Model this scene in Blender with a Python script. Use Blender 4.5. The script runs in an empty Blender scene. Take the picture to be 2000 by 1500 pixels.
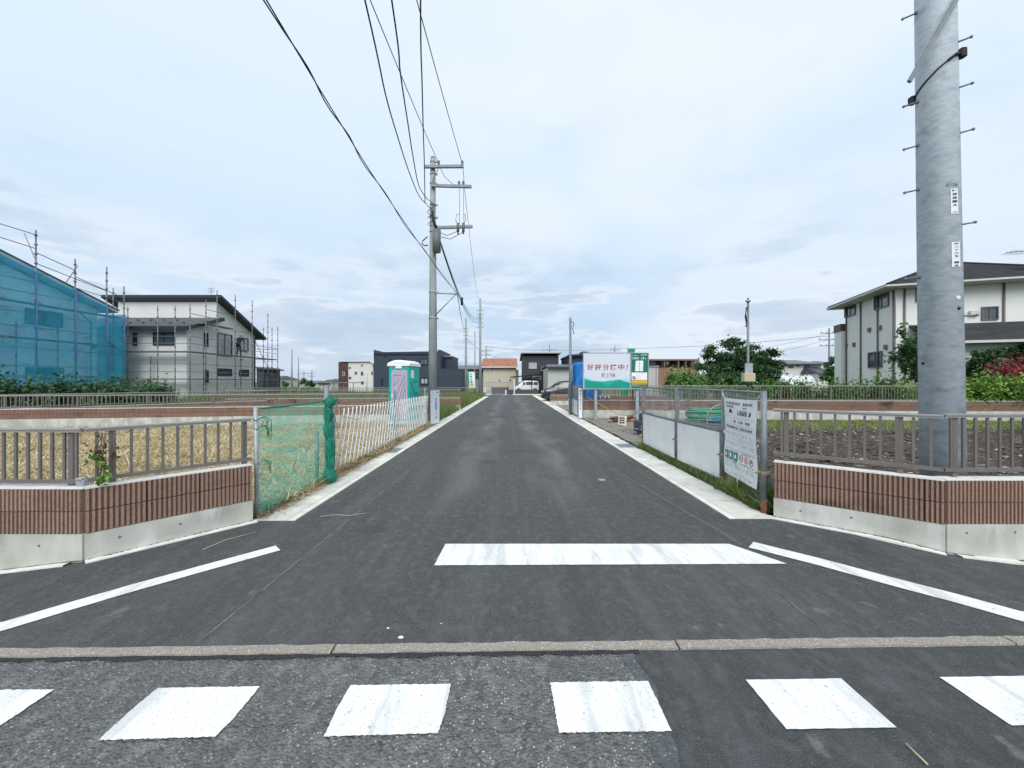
import bpy, bmesh, math, random
import numpy as np
from mathutils import Vector, Matrix
random.seed(7); RNG = np.random.default_rng(11)
R = math.radians
SC = bpy.context.scene
COL = SC.collection
# ------------------------------------------------------------------ camera, sky, sun, exposure
H, F, CX, CY = 1.55, 770.0, 998.0, 746.0      # eye height, focal length in photo pixels, vanishing point
cam = bpy.data.cameras.new('camera'); camo = bpy.data.objects.new('camera', cam); COL.objects.link(camo)
camo.location = (0, 0, H); camo.rotation_euler = (R(90), 0, 0)
cam.sensor_width = 36; cam.lens = 36*F/2000; cam.shift_x = .001; cam.shift_y = -.002
cam.clip_start = .05; cam.clip_end = 6000
SC.camera = camo
SUN_EL, SUN_ROT = 42, 178
w = bpy.data.worlds.new('World'); SC.world = w; w.use_nodes = True
def build_world():
    nt = w.node_tree; N = nt.nodes; L = nt.links
    for n in list(N): N.remove(n)
    out = N.new('ShaderNodeOutputWorld'); bg = N.new('ShaderNodeBackground'); bg.inputs['Strength'].default_value = .1
    L.new(bg.outputs[0], out.inputs[0])
    sky = N.new('ShaderNodeTexSky'); sky.sky_type = 'NISHITA'; sky.sun_disc = False
    sky.sun_elevation = R(SUN_EL); sky.sun_rotation = R(SUN_ROT)
    tc = N.new('ShaderNodeTexCoord'); sep = N.new('ShaderNodeSeparateXYZ'); L.new(tc.outputs['Generated'], sep.inputs[0])
    def ramp(src, stops, interp='EASE'):
        r = N.new('ShaderNodeValToRGB'); r.color_ramp.interpolation = interp
        e = r.color_ramp.elements
        while len(e) < len(stops): e.new(.5)
        for el, (p, c) in zip(e, stops):
            el.position = p; el.color = (c, c, c, 1) if not isinstance(c, tuple) else (*c, 1)
        L.new(src, r.inputs[0]); return r.outputs[0]
    def noise(scale, sc3, detail=5, rough=.55, loc=(0, 0, 0)):
        m = N.new('ShaderNodeMapping'); m.inputs['Scale'].default_value = sc3; m.inputs['Location'].default_value = loc
        L.new(tc.outputs['Generated'], m.inputs[0])
        n = N.new('ShaderNodeTexNoise'); n.inputs['Scale'].default_value = scale; n.inputs['Detail'].default_value = detail
        n.inputs['Roughness'].default_value = rough; L.new(m.outputs[0], n.inputs['Vector']); return n.outputs['Fac']
    def mix(f, a, b, mode='MIX'):
        m = N.new('ShaderNodeMix'); m.data_type = 'RGBA'; m.blend_type = mode
        if isinstance(f, float): m.inputs[0].default_value = f
        else: L.new(f, m.inputs[0])
        for s, v in ((6, a), (7, b)):
            if isinstance(v, tuple): m.inputs[s].default_value = (*v, 1)
            else: L.new(v, m.inputs[s])
        return m.outputs[2]
    def math_(op, a, b=None):
        m = N.new('ShaderNodeMath'); m.operation = op
        for s, v in ((0, a), (1, b)):
            if v is None: continue
            if isinstance(v, (int, float)): m.inputs[s].default_value = v
            else: L.new(v, m.inputs[s])
        return m.outputs[0]
    z = sep.outputs[2]
    K = 8.35
    def c(r, g, b): return (r*K, g*K, b*K)
    # high overcast veil: palest overhead, bluer toward the horizon
    veil = ramp(z, [(0, (.53, .64, .77)), (.06, (.50, .635, .80)), (.20, (.55, .70, .87)), (.42, (.675, .81, .945)), (.7, (.745, .855, .96)), (1, (.785, .875, .96))], 'LINEAR')
    broad = noise(1.6, (1, 1, 2.2), 4, .5, (3.1, .4, 0))
    veil = mix(ramp(broad, [(.40, 0.), (.60, 1.)]), veil, mix(.5, veil, (.86, .905, .96)))
    # a few grey-blue thin patches
    n2 = noise(3.2, (1, 1, 3.2), 6, .58, (.3, 5.2, .7))
    f2 = math_('MULTIPLY', ramp(n2, [(.52, 0.), (.70, 1.)]), ramp(z, [(.12, 0.), (.24, .6), (.36, .15), (.7, .0)]))
    veil = mix(f2, veil, (.43, .56, .72))
    # cumulus bank low on the horizon
    n3 = noise(4.2, (1, 1, 4.6), 8, .56, (1.7, 2.3, .15))
    band = ramp(z, [(0., .42), (.07, .52), (.15, .47), (.21, .30), (.27, 0.)])
    d = math_('ADD', n3, math_('MULTIPLY', band, .55))
    cov = ramp(d, [(.67, 0.), (.76, 1.)])
    body = ramp(d, [(.69, (.86, .90, .95)), (.74, (.76, .82, .90)), (.80, (.56, .65, .77)), (.92, (.47, .58, .72))])
    veil = mix(math_('MULTIPLY', cov, .68), veil, body)
    cl = N.new('ShaderNodeVectorMath'); cl.operation = 'SCALE'; cl.inputs[3].default_value = K; L.new(veil, cl.inputs[0])
    fin = mix(.97, sky.outputs[0], cl.outputs[0])
    L.new(fin, bg.inputs['Color'])
build_world()
sl = bpy.data.lights.new('sun', 'SUN'); sl.energy = 1.9; sl.angle = R(40); sl.color = (1, .965, .92)
so = bpy.data.objects.new('sun', sl); COL.objects.link(so)
_az = R(SUN_ROT)
so.rotation_euler = Vector((-math.sin(_az)*math.cos(R(SUN_EL)), -math.cos(_az)*math.cos(R(SUN_EL)), -math.sin(R(SUN_EL)))).to_track_quat('-Z', 'Y').to_euler()
vs = SC.view_settings; vs.view_transform = 'Standard'; vs.look = 'None'; vs.gamma = 1; vs.exposure = 0.40; vs.use_curve_mapping = False
SC.render.engine = 'CYCLES'; SC.cycles.use_denoising = True; SC.cycles.max_bounces = 6; SC.cycles.transparent_max_bounces = 24
SC.cycles.diffuse_bounces = 3; SC.cycles.glossy_bounces = 3; SC.cycles.caustics_reflective = False; SC.cycles.caustics_refractive = False

# ------------------------------------------------------------------ helpers
def gp(x, y, z=0.0):                    # photo pixel -> point on the ground plane
    Y = F*(H-z)/(y-CY); return Vector(((x-CX)/F*Y, Y, z))
def vp(x, y, Y):                        # photo pixel -> point at a known depth
    return Vector(((x-CX)/F*Y, Y, H-(y-CY)/F*Y))
def vx(x, y, X):                        # photo pixel -> point on a plane of constant X
    Y = X*F/(x-CX); return Vector((X, Y, H-(y-CY)/F*Y))

MATS = {}
def M(name, c1, c2=None, scale=6., rough=.75, bump=0., bscale=None, metal=0., detail=5., stretch=(1, 1, 1), lo=.35, hi=.68,
      c3=None, s3=1.2, lo3=.5, hi3=.7, spec=.4, transl=0., alpha=1., bdist=.02, st3=(1, 1, 1), isl=None, isl2=None):
    """principled material coloured by world-space noise"""
    if name in MATS: return MATS[name]
    m = bpy.data.materials.new(name); m.use_nodes = True
    nt = m.node_tree; N = nt.nodes; L = nt.links; p = N['Principled BSDF']
    p.inputs['Roughness'].default_value = rough; p.inputs['Metallic'].default_value = metal
    p.inputs['Specular IOR Level'].default_value = spec
    geo = N.new('ShaderNodeNewGeometry')
    def nz(s, st, d=detail):
        mp = N.new('ShaderNodeMapping'); mp.inputs['Scale'].default_value = st; L.new(geo.outputs['Position'], mp.inputs[0])
        t = N.new('ShaderNodeTexNoise'); t.inputs['Scale'].default_value = s; t.inputs['Detail'].default_value = d
        L.new(mp.outputs[0], t.inputs['Vector']); return t.outputs['Fac']
    def rp(src, a, b):
        r = N.new('ShaderNodeMapRange'); r.inputs[1].default_value = a; r.inputs[2].default_value = b; L.new(src, r.inputs[0]); return r.outputs[0]
    def mx(f, a, b):
        x = N.new('ShaderNodeMix'); x.data_type = 'RGBA'; L.new(f, x.inputs[0])
        for s, v in ((6, a), (7, b)):
            if isinstance(v, tuple): x.inputs[s].default_value = (*v, 1)
            else: L.new(v, x.inputs[s])
        return x.outputs[2]
    col = c1
    if c2: col = mx(rp(nz(scale, stretch), lo, hi), c1, c2)
    if c3: col = mx(rp(nz(s3, st3), lo3, hi3), col, c3)
    if isl: col = mx(rp(geo.outputs['Random Per Island'], .45, 1.), col, isl)
    if isl2: col = mx(rp(geo.outputs['Random Per Island'], .30, .0), col, isl2)
    if isinstance(col, tuple): p.inputs['Base Color'].default_value = (*col, 1)
    else: L.new(col, p.inputs['Base Color'])
    if bump:
        b = N.new('ShaderNodeBump'); b.inputs['Strength'].default_value = bump; b.inputs['Distance'].default_value = bdist
        L.new(nz(bscale or scale*3, stretch), b.inputs['Height']); L.new(b.outputs[0], p.inputs['Normal'])
    if transl or alpha < 1:
        out = N['Material Output']; sh = p.outputs[0]
        if transl:
            t = N.new('ShaderNodeBsdfTranslucent')
            if isinstance(col, tuple): t.inputs[0].default_value = (*col, 1)
            else: L.new(col, t.inputs[0])
            a = N.new('ShaderNodeMixShader'); a.inputs[0].default_value = transl; L.new(sh, a.inputs[1]); L.new(t.outputs[0], a.inputs[2]); sh = a.outputs[0]
        if alpha < 1:
            t = N.new('ShaderNodeBsdfTransparent'); a = N.new('ShaderNodeMixShader'); a.inputs[0].default_value = alpha
            L.new(t.outputs[0], a.inputs[1]); L.new(sh, a.inputs[2]); sh = a.outputs[0]
        L.new(sh, out.inputs[0])
    MATS[name] = m; return m

class MB:
    """collects shapes, built as ONE mesh object"""
    def __init__(s): s.v = []; s.f = []; s.fm = []; s.mi = 0; s.smooth = set()
    def add(s, vs, fs, smooth=False):
        o = len(s.v); s.v += [tuple(v) for v in vs]
        for f in fs:
            if smooth: s.smooth.add(len(s.f))
            s.f.append(tuple(i+o for i in f)); s.fm.append(s.mi)
        return s
    def box(s, a, b):
        x0, y0, z0 = a; x1, y1, z1 = b
        if x0 > x1: x0, x1 = x1, x0
        if y0 > y1: y0, y1 = y1, y0
        if z0 > z1: z0, z1 = z1, z0
        return s.add([(x0, y0, z0), (x1, y0, z0), (x1, y1, z0), (x0, y1, z0), (x0, y0, z1), (x1, y0, z1), (x1, y1, z1), (x0, y1, z1)],
              [(0, 3, 2, 1), (4, 5, 6, 7), (0, 1, 5, 4), (1, 2, 6, 5), (2, 3, 7, 6), (3, 0, 4, 7)])
    def bbox(s, a, b, r=.01):           # box with chamfered vertical and top edges
        x0, y0, z0 = a; x1, y1, z1 = b
        def ring(i, z): return [(x0+i+r, y0+i, z), (x1-i-r, y0+i, z), (x1-i, y0+i+r, z), (x1-i, y1-i-r, z), (x1-i-r, y1-i, z), (x0+i+r, y1-i, z), (x0+i, y1-i-r, z), (x0+i, y0+i+r, z)]
        V = ring(0, z0)+ring(0, z1-r)+ring(r, z1); Fc = [tuple(range(7, -1, -1)), tuple(range(16, 24))]
        for k in (0, 8):
            for i in range(8): Fc.append((k+i, k+(i+1) % 8, k+8+(i+1) % 8, k+8+i))
        return s.add(V, Fc)
    def bar(s, p, q, w, h=None, up=(0, 0, 1)):     # rectangular bar from p to q
        h = h or w; p = Vector(p); q = Vector(q); d = (q-p).normalized(); u = Vector(up)
        if abs(d.dot(u)) > .99: u = Vector((0, 1, 0))
        r = d.cross(u).normalized(); u = r.cross(d).normalized(); V = []
        for c in (p, q):
            for a, b in ((-1, -1), (1, -1), (1, 1), (-1, 1)): V.append(c+r*a*w/2+u*b*h/2)
        return s.add(V, [(0, 3, 2, 1), (4, 5, 6, 7), (0, 1, 5, 4), (1, 2, 6, 5), (2, 3, 7, 6), (3, 0, 4, 7)])
    def cyl(s, p, q, r0, r1=None, n=8, caps=True):
        r1 = r0 if r1 is None else r1; p = Vector(p); q = Vector(q); d = (q-p).normalized()
        u = Vector((0, 0, 1)) if abs(d.z) < .9 else Vector((1, 0, 0)); a = d.cross(u).normalized(); b = d.cross(a); V = []
        for c, r in ((p, r0), (q, r1)):
            for i in range(n):
                t = 2*math.pi*i/n; V.append(c+a*r*math.cos(t)+b*r*math.sin(t))
        s.add(V, [(i, (i+1) % n, n+(i+1) % n, n+i) for i in range(n)], smooth=n > 5)
        if caps:
            o = len(s.v)-2*n; s.f.append(tuple(o+i for i in range(n-1, -1, -1))); s.f.append(tuple(o+n+i for i in range(n))); s.fm += [s.mi, s.mi]
        return s
    def tube(s, pts, r, n=6):
        pts = [Vector(p) for p in pts]; V = []; k = len(pts)
        for i, p in enumerate(pts):
            d = (pts[min(i+1, k-1)]-pts[max(i-1, 0)]).normalized(); u = Vector((0, 0, 1)) if abs(d.z) < .95 else Vector((1, 0, 0))
            a = d.cross(u).normalized(); b = d.cross(a); rr = r[i] if isinstance(r, (list, tuple)) else r
            for j in range(n):
                t = 2*math.pi*j/n; V.append(p+a*rr*math.cos(t)+b*rr*math.sin(t))
        fs = [(i*n+j, i*n+(j+1) % n, (i+1)*n+(j+1) % n, (i+1)*n+j) for i in range(k-1) for j in range(n)]
        fs += [tuple(range(n-1, -1, -1)), tuple((k-1)*n+j for j in range(n))]
        return s.add(V, fs, smooth=True)
    def prism(s, poly, vec):            # extrude a polygon (3D points) along vec
        n = len(poly); vec = Vector(vec); V = [Vector(p) for p in poly]+[Vector(p)+vec for p in poly]
        return s.add(V, [tuple(range(n-1, -1, -1)), tuple(range(n, 2*n))]+[(i, (i+1) % n, n+(i+1) % n, n+i) for i in range(n)])
    def poly(s, pts): return s.add(pts, [tuple(range(len(pts)))])
    def sphere(s, c, rx, ry=None, rz=None, n=8, m=6):
        ry = ry or rx; rz = rz or rx; V = []
        for i in range(m+1):
            a = math.pi*i/m
            for j in range(n):
                b = 2*math.pi*j/n; V.append((c[0]+rx*math.sin(a)*math.cos(b), c[1]+ry*math.sin(a)*math.sin(b), c[2]+rz*math.cos(a)))
        return s.add(V, [(i*n+j, (i+1)*n+j, (i+1)*n+(j+1) % n, i*n+(j+1) % n) for i in range(m) for j in range(n)], smooth=True)
    def mesh(s, name, *mats, fix=True):
        me = bpy.data.meshes.new(name); me.from_pydata(s.v, [], s.f)
        for m in mats: me.materials.append(m)
        me.polygons.foreach_set('material_index', s.fm)
        sm = np.zeros(len(s.f), bool)
        if s.smooth: sm[list(s.smooth)] = True
        me.polygons.foreach_set('use_smooth', sm)
        me.update()
        if fix and len(s.f) < 30000:
            bm = bmesh.new(); bm.from_mesh(me); bmesh.ops.recalc_face_normals(bm, faces=bm.faces); bm.to_mesh(me); bm.free()
        return me
    def build(s, name, mats, parent=None, world=False, **k):
        if not isinstance(mats, (list, tuple)): mats = [mats]
        if world and parent is not None:
            l = parent.location if parent.parent is None else parent.parent.location
            s.v = [(x-l.x, y-l.y, z-l.z) for x, y, z in s.v]
        return link(name, s.mesh(name, *mats), parent, **k)

def link(name, me, parent=None, loc=(0, 0, 0), rot=(0, 0, 0), kind=None, scale=None):
    o = bpy.data.objects.new(name, me); COL.objects.link(o); o.location = loc; o.rotation_euler = rot
    if scale: o.scale = scale
    if parent is not None: o.parent = parent
    if kind: o['kind'] = kind
    return o
def tag(o, label, cat, group=None):
    o['label'] = label; o['category'] = cat
    if group: o['group'] = group
    return o
def thing(name, label, cat, loc=(0, 0, 0), rz=0., group=None):
    o = bpy.data.objects.new(name, None); COL.objects.link(o); o.location = loc; o.rotation_euler = (0, 0, rz); o.empty_display_size = .2
    return tag(o, label, cat, group)
def struct(o): o['kind'] = 'structure'; return o

def text_mb(mb, body, origin, ux, uy, width, height, off=0.012):
    """flat lettering fitted into width x height at origin (lower left corner)"""
    cu = bpy.data.curves.new('lettering', 'FONT'); cu.body = body; cu.size = 1; cu.offset = off; cu.resolution_u = 3; cu.fill_mode = 'FRONT'
    o = bpy.data.objects.new('lettering', cu); COL.objects.link(o)
    bpy.context.view_layer.update()
    me = bpy.data.meshes.new_from_object(o.evaluated_get(bpy.context.evaluated_depsgraph_get()))
    bpy.data.objects.remove(o); bpy.data.curves.remove(cu)
    if not me.vertices: return mb
    a = np.array([v.co[:] for v in me.vertices]); lo = a.min(0); hi = a.max(0)
    sx = width/max(hi[0]-lo[0], 1e-6); sy = height/max(hi[1]-lo[1], 1e-6)
    O = Vector(origin); ux = Vector(ux); uy = Vector(uy)
    mb.add([O+ux*float((p[0]-lo[0])*sx)+uy*float((p[1]-lo[1])*sy) for p in a], [tuple(f.vertices) for f in me.polygons])
    bpy.data.meshes.remove(me); return mb

def leaves(n, pick, size, asp=.55, up=0.2):
    """n leaf-shaped faces; pick() -> positions array (n,3)"""
    P = pick(n); d = RNG.normal(size=(n, 3)); d[:, 2] += 0; d /= np.linalg.norm(d, axis=1)[:, None]
    nn = RNG.normal(size=(n, 3)); nn[:, 2] += up*3; s = np.cross(d, nn); s /= np.linalg.norm(s, axis=1)[:, None]+1e-9
    L = size*RNG.uniform(.6, 1.4, n)[:, None]; d *= L; s *= L*asp
    k = np.cross(d, s); k /= np.linalg.norm(k, axis=1)[:, None]+1e-9; k *= L*.15
    V = np.stack([P-d, P+s+k, P+d, P-s+k], 1).reshape(-1, 3)
    return V
def leaf_obj(name, V, mat, parent=None, kind=None, loc=None, per=4):
    n = len(V)//per
    if loc is not None: V = V-np.array(loc)[None]
    me = bpy.data.meshes.new(name); me.vertices.add(len(V)); me.vertices.foreach_set('co', V.astype(np.float32).ravel())
    me.loops.add(n*per); me.loops.foreach_set('vertex_index', np.arange(n*per, dtype=np.int32))
    me.polygons.add(n); me.polygons.foreach_set('loop_start', np.arange(0, n*per, per, dtype=np.int32)); me.polygons.foreach_set('loop_total', np.full(n, per, np.int32))
    me.materials.append(mat); me.update(calc_edges=True)
    return link(name, me, parent, kind=kind)
def blades(P, h, lean, wid, flat=0., bend=.35):
    """grass blades: P roots (n,3); each a bent strip of two quads"""
    n = len(P); a = RNG.uniform(0, 2*math.pi, n); L = h*RNG.uniform(.5, 1.35, n); le = np.clip(RNG.normal(lean, .22, n), 0, 1.5)
    dx = np.cos(a); dy = np.sin(a)
    def at(t, ang): return np.stack([dx*np.sin(ang)*L*t, dy*np.sin(ang)*L*t, np.cos(ang)*L*t], 1)
    mid = P+at(.5, le); tip = mid+at(.5, np.minimum(le+bend*RNG.uniform(0, 2, n), 1.56))
    tip[:, 2] = np.maximum(tip[:, 2], P[:, 2]+.004)
    s = np.stack([-dy, dx, np.zeros(n)], 1)*wid*RNG.uniform(.6, 1.3, n)[:, None]
    V = np.stack([P-s*.5, P+s*.5, mid+s*.45, mid-s*.45, mid-s*.45, mid+s*.45, tip+s*.1, tip-s*.1], 1)
    return V.reshape(-1, 3)
# ------------------------------------------------------------------ road materials
def asphalt(name, base, fine, speck, speck_amt, bumpd, patch, streak=True):
    m = bpy.data.materials.new(name); m.use_nodes = True; nt = m.node_tree; N = nt.nodes; L = nt.links; p = N['Principled BSDF']
    geo = N.new('ShaderNodeNewGeometry')
    def mp(st, rot=0.):
        q = N.new('ShaderNodeMapping'); q.inputs['Scale'].default_value = st; q.inputs['Rotation'].default_value = (0, 0, rot); L.new(geo.outputs['Position'], q.inputs[0]); return q.outputs[0]
    def nz(s, st=(1, 1, 1), d=4, rot=0.):
        t = N.new('ShaderNodeTexNoise'); t.inputs['Scale'].default_value = s; t.inputs['Detail'].default_value = d; L.new(mp(st, rot), t.inputs['Vector']); return t.outputs['Fac']
    def vor(s):
        t = N.new('ShaderNodeTexVoronoi'); t.inputs['Scale'].default_value = s; L.new(geo.outputs['Position'], t.inputs['Vector']); return t
    def rg(src, a, b, c=0., d=1.):
        r = N.new('ShaderNodeMapRange'); L.new(src, r.inputs[0])
        for i, v in enumerate((a, b, c, d)): r.inputs[i+1].default_value = v
        return r.outputs[0]
    def mx(f, a, b, mode='MIX'):
        x = N.new('ShaderNodeMix'); x.data_type = 'RGBA'; x.blend_type = mode; L.new(f, x.inputs[0])
        for s, v in ((6, a), (7, b)):
            if isinstance(v, tuple): x.inputs[s].default_value = (*v, 1)
            else: L.new(v, x.inputs[s])
        return x.outputs[2]
    v1 = vor(fine); v2 = vor(fine*.63)
    col = mx(rg(nz(fine*.8, d=3), .3, .7), tuple(c*.62 for c in base), tuple(c*1.3 for c in base))
    s1 = N.new('ShaderNodeSeparateColor'); L.new(v1.outputs['Color'], s1.inputs[0])
    f1 = N.new('ShaderNodeMath'); f1.operation = 'MULTIPLY'; L.new(rg(s1.outputs[0], 1-speck_amt, 1-speck_amt+.02), f1.inputs[0]); L.new(rg(v1.outputs['Distance'], .45, .25), f1.inputs[1])
    col = mx(f1.outputs[0], col, speck)
    s2 = N.new('ShaderNodeSeparateColor'); L.new(v2.outputs['Color'], s2.inputs[0])
    col = mx(rg(s2.outputs[1], 1-speck_amt*1.6, 1.), col, tuple(c*.45 for c in base))
    col = mx(rg(nz(.55, (1, .45, 1), 6), .36, .70, 0, .6), col, patch)
    col = mx(rg(nz(34., d=5), .34, .68, 0, .55), col, tuple(c*.62 for c in base))
    col = mx(rg(nz(13., (1, .7, 1), 6), .50, .72, 0, .55), col, tuple(c*1.7 for c in base))
    if streak:
        col = mx(rg(nz(2.2, (1.6, .12, 1), 5), .52, .74, 0, .5), col, tuple(c*1.75 for c in base))
        col = mx(rg(nz(2.0, (1.3, .1, 1), 6, .5), .55, .75, 0, .42), col, tuple(c*1.6 for c in base))
        col = mx(rg(nz(2.0, (1.3, .1, 1), 6, -.6), .56, .75, 0, .42), col, tuple(c*.6 for c in base))
        col = mx(rg(nz(9, (1, 1, 1), 6), .64, .76, 0, .4), col, tuple(c*2.1 for c in base))
        sx = N.new('ShaderNodeSeparateXYZ'); L.new(geo.outputs['Position'], sx.inputs[0])
        def mm(op, a, b):
            q = N.new('ShaderNodeMath'); q.operation = op
            for i_, v_ in enumerate((a, b)):
                if isinstance(v_, (int, float)): q.inputs[i_].default_value = v_
                else: L.new(v_, q.inputs[i_])
            return q.outputs[0]
        ax = mm('ABSOLUTE', sx.outputs[0], 0.)
        wob = mm('ADD', ax, rg(nz(.9, (1, .5, 1), 3), .3, .7, -.35, .35))
        far = rg(sx.outputs[1], 4.2, 7.5)                         # dust and wheel polish begin past the stop line
        track = mm('MULTIPLY', rg(mm('ABSOLUTE', mm('SUBTRACT', wob, .75), 0.), .5, .05), mm('MULTIPLY', far, rg(nz(1.4, (1, .3, 1), 5), .34, .62)))
        col = mx(mm('MULTIPLY', track, .6), col, (.19, .195, .195))
        edge = mm('MULTIPLY', rg(wob, 1.95, 2.5), mm('MULTIPLY', far, rg(nz(7., (1, .6, 1), 6), .46, .66)))
        col = mx(mm('MULTIPLY', edge, .55), col, (.20, .18, .15))
        col = mx(rg(nz(1.1, (1, .8, 1), 6), .60, .72, 0, .55), col, tuple(c*.42 for c in base))
        col = mx(rg(nz(5.5, (1, .7, 1), 5), .66, .72, 0, .5), col, (.21, .20, .185))
    else:
        col = mx(rg(nz(2.6, (1, 1, 1), 6), .5, .72, 0, .5), col, tuple(c*.6 for c in base))
    L.new(col, p.inputs['Base Color']); p.inputs['Roughness'].default_value = .82; p.inputs['Specular IOR Level'].default_value = .35
    b = N.new('ShaderNodeBump'); b.inputs['Strength'].default_value = .8; b.inputs['Distance'].default_value = bumpd
    hsum = N.new('ShaderNodeMath'); hsum.operation = 'SUBTRACT'; L.new(nz(fine*.9, d=2), hsum.inputs[0]); L.new(v1.outputs['Distance'], hsum.inputs[1])
    L.new(hsum.outputs[0], b.inputs['Height']); L.new(b.outputs[0], p.inputs['Normal']); return m
A_NEW = asphalt('new_asphalt', (.078, .081, .083), 120., (.36, .36, .35), .06, .006, (.106, .109, .109))
A_NEW2 = asphalt('new_patch_asphalt', (.067, .071, .074), 130., (.30, .30, .30), .035, .005, (.084, .09, .095))
A_OLD = asphalt('old_asphalt', (.172, .178, .176), 70., (.68, .68, .65), .20, .018, (.125, .13, .13), False)
A_FAR = asphalt('far_asphalt', (.15, .155, .165), 60., (.3, .3, .3), .03, .003, (.17, .175, .18))

def paint_mat():
    m = M('road_paint', (.80, .805, .79), (.69, .70, .69), 7., .6, .35, 60., stretch=(1, .5, 1), lo=.5, hi=.75, bdist=.004)
    nt = m.node_tree; N = nt.nodes; L = nt.links; p = N['Principled BSDF']; src = p.inputs['Base Color'].links[0].from_socket
    geo = N.new('ShaderNodeNewGeometry')
    def layer(src, rot, sc, a, b, c, amt):
        q = N.new('ShaderNodeMapping'); q.inputs['Scale'].default_value = sc; q.inputs['Rotation'].default_value = (0, 0, rot); L.new(geo.outputs['Position'], q.inputs[0])
        t = N.new('ShaderNodeTexNoise'); t.inputs['Scale'].default_value = 3.; t.inputs['Detail'].default_value = 7.; t.inputs['Roughness'].default_value = .62; L.new(q.outputs[0], t.inputs['Vector'])
        r = N.new('ShaderNodeMapRange'); L.new(t.outputs['Fac'], r.inputs[0])
        for i, v in enumerate((a, b, 0, amt)): r.inputs[i+1].default_value = v
        x = N.new('ShaderNodeMix'); x.data_type = 'RGBA'; L.new(r.outputs[0], x.inputs[0]); L.new(src, x.inputs[6]); x.inputs[7].default_value = (*c, 1); return x.outputs[2]
    src = layer(src, .75, (1.9, .28, 1), .53, .62, (.46, .48, .49), .6)      # tyre scuffs across the paint
    src = layer(src, -.8, (2.1, .3, 1), .55, .64, (.48, .50, .50), .5); src = layer(src, 0., (12, 12, 1), .50, .70, (.60, .62, .62), .45)
    src = layer(src, 0., (26, 26, 1), .60, .67, (.16, .165, .17), .9); src = layer(src, .3, (7, 7, 1), .665, .69, (.13, .135, .14), .9)       # pinholes
    L.new(src, p.inputs['Base Color']); return m
PAINT = paint_mat()
KERB = M('kerb_aggregate', (.36, .33, .28), (.22, .205, .18), 120., .85, .8, 140., c3=(.52, .50, .46), s3=90., lo3=.58, hi3=.66, bdist=.008)
SLAB = M('gutter_concrete', (.74, .74, .69), (.60, .60, .54), 3.5, .85, .25, 60., c3=(.42, .39, .32), s3=5., lo3=.60, hi3=.78, bdist=.004)
CONC = M('wall_concrete', (.56, .56, .51), (.37, .375, .335), 2.6, .85, .4, 50., c3=(.60, .61, .58), s3=2.4, lo3=.52, hi3=.66, bdist=.006, st3=(2, 2, .55), detail=9.)
BRICK = M('ribbed_block', (.355, .235, .180), (.27, .172, .132), 45., .9, .6, 110., c3=(.10, .062, .048), s3=1.6, lo3=.58, hi3=.76, bdist=.008, st3=(1, 1, 1.6))
MORTAR = M('mortar_cap', (.80, .80, .77), (.66, .66, .63), 8., .85)
GROUT = M('grout', (.115, .08, .062), None, rough=.95)
HOLE = M('tie_hole_plug', (.17, .18, .175), None)
ALU = M('rail_aluminium', (.175, .158, .146), (.205, .187, .173), 5., .45, metal=.25)
ALU_L = M('rail_cap_aluminium', (.42, .40, .375), (.36, .345, .33), 5., .4, metal=.25)
GALV = M('galvanised_steel', (.42, .46, .50), (.30, .34, .385), 9., .5, .15, 40., metal=.35)
GALV_D = M('weathered_galvanised', (.24, .275, .29), (.17, .20, .215), 9., .55, metal=.3)
WHITE = M('white_paint', (.88, .89, .89), (.80, .82, .83), 3., .5, c3=(.66, .67, .66), s3=2.2, lo3=.58, hi3=.8)
BLACK = M('black_rubber', (.018, .018, .02), None, rough=.6)

def vary(m, amt):                      # each piece its own batch colour
    nt = m.node_tree; N = nt.nodes; L = nt.links; s = N['Principled BSDF'].inputs['Base Color']; src = s.links[0].from_socket
    oi = N.new('ShaderNodeObjectInfo'); r = N.new('ShaderNodeMapRange'); L.new(oi.outputs['Random'], r.inputs[0]); r.inputs[3].default_value = 1-amt; r.inputs[4].default_value = 1+amt*.6
    v = N.new('ShaderNodeVectorMath'); v.operation = 'SCALE'; L.new(src, v.inputs[0]); L.new(r.outputs[0], v.inputs[3]); L.new(v.outputs[0], s)
vary(BRICK, .10); vary(SLAB, .13)
# ------------------------------------------------------------------ ground, roads
GRASSG = M('field_ground', (.085, .125, .040), (.13, .17, .06), .8, .95, .6, 4., c3=(.17, .145, .085), s3=.16, lo3=.55, hi3=.7, bdist=.06)
mb = MB(); mb.poly([(-2500, -600, -.25), (2500, -600, -.25), (2500, 4000, -.25), (-2500, 4000, -.25)])
struct(mb.build('ground', GRASSG))
def zdrop(X):
    t = min(max((abs(X)-3.72)/.9, 0), 1); return -.11*t
KS = .019
def ky(X): return 2.275+KS*X            # near edge of the kerb strip; runs with the main road
XS = sorted(set([-40, -20, -10, -6, -4.6, -4.3, -4, -3.85, -3.69, -3.3, -2.91, -2.45, -1.6, -.8, 0, .8, 1.6, 2.45, 2.95, 3.05, 3.5, 4.03, 4.2, 4.4, 4.6, 5, 6, 10, 20, 40]))
def back(X):
    if X <= -3.69: return 3.46+ (X+3.69)*-.01
    if X <= -2.85: return 3.46+(X+3.69)*(4.46-3.46)/.84
    if X < 3.0: return 4.46
    if X < 4.03: return 4.58-(X-3.0)*(4.58-3.72)/1.03
    return 3.72
mb = MB(); V = []; 
for X in XS: V += [(X, ky(X)+.04, zdrop(X)), (X, (ky(X)+back(X))/2+.3, zdrop(X)), (X, back(X)+.04, zdrop(X))]
mb.add(V, [(3*i+k, 3*i+3+k, 3*i+4+k, 3*i+1+k) for i in range(len(XS)-1) for k in (0, 1)])
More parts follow.
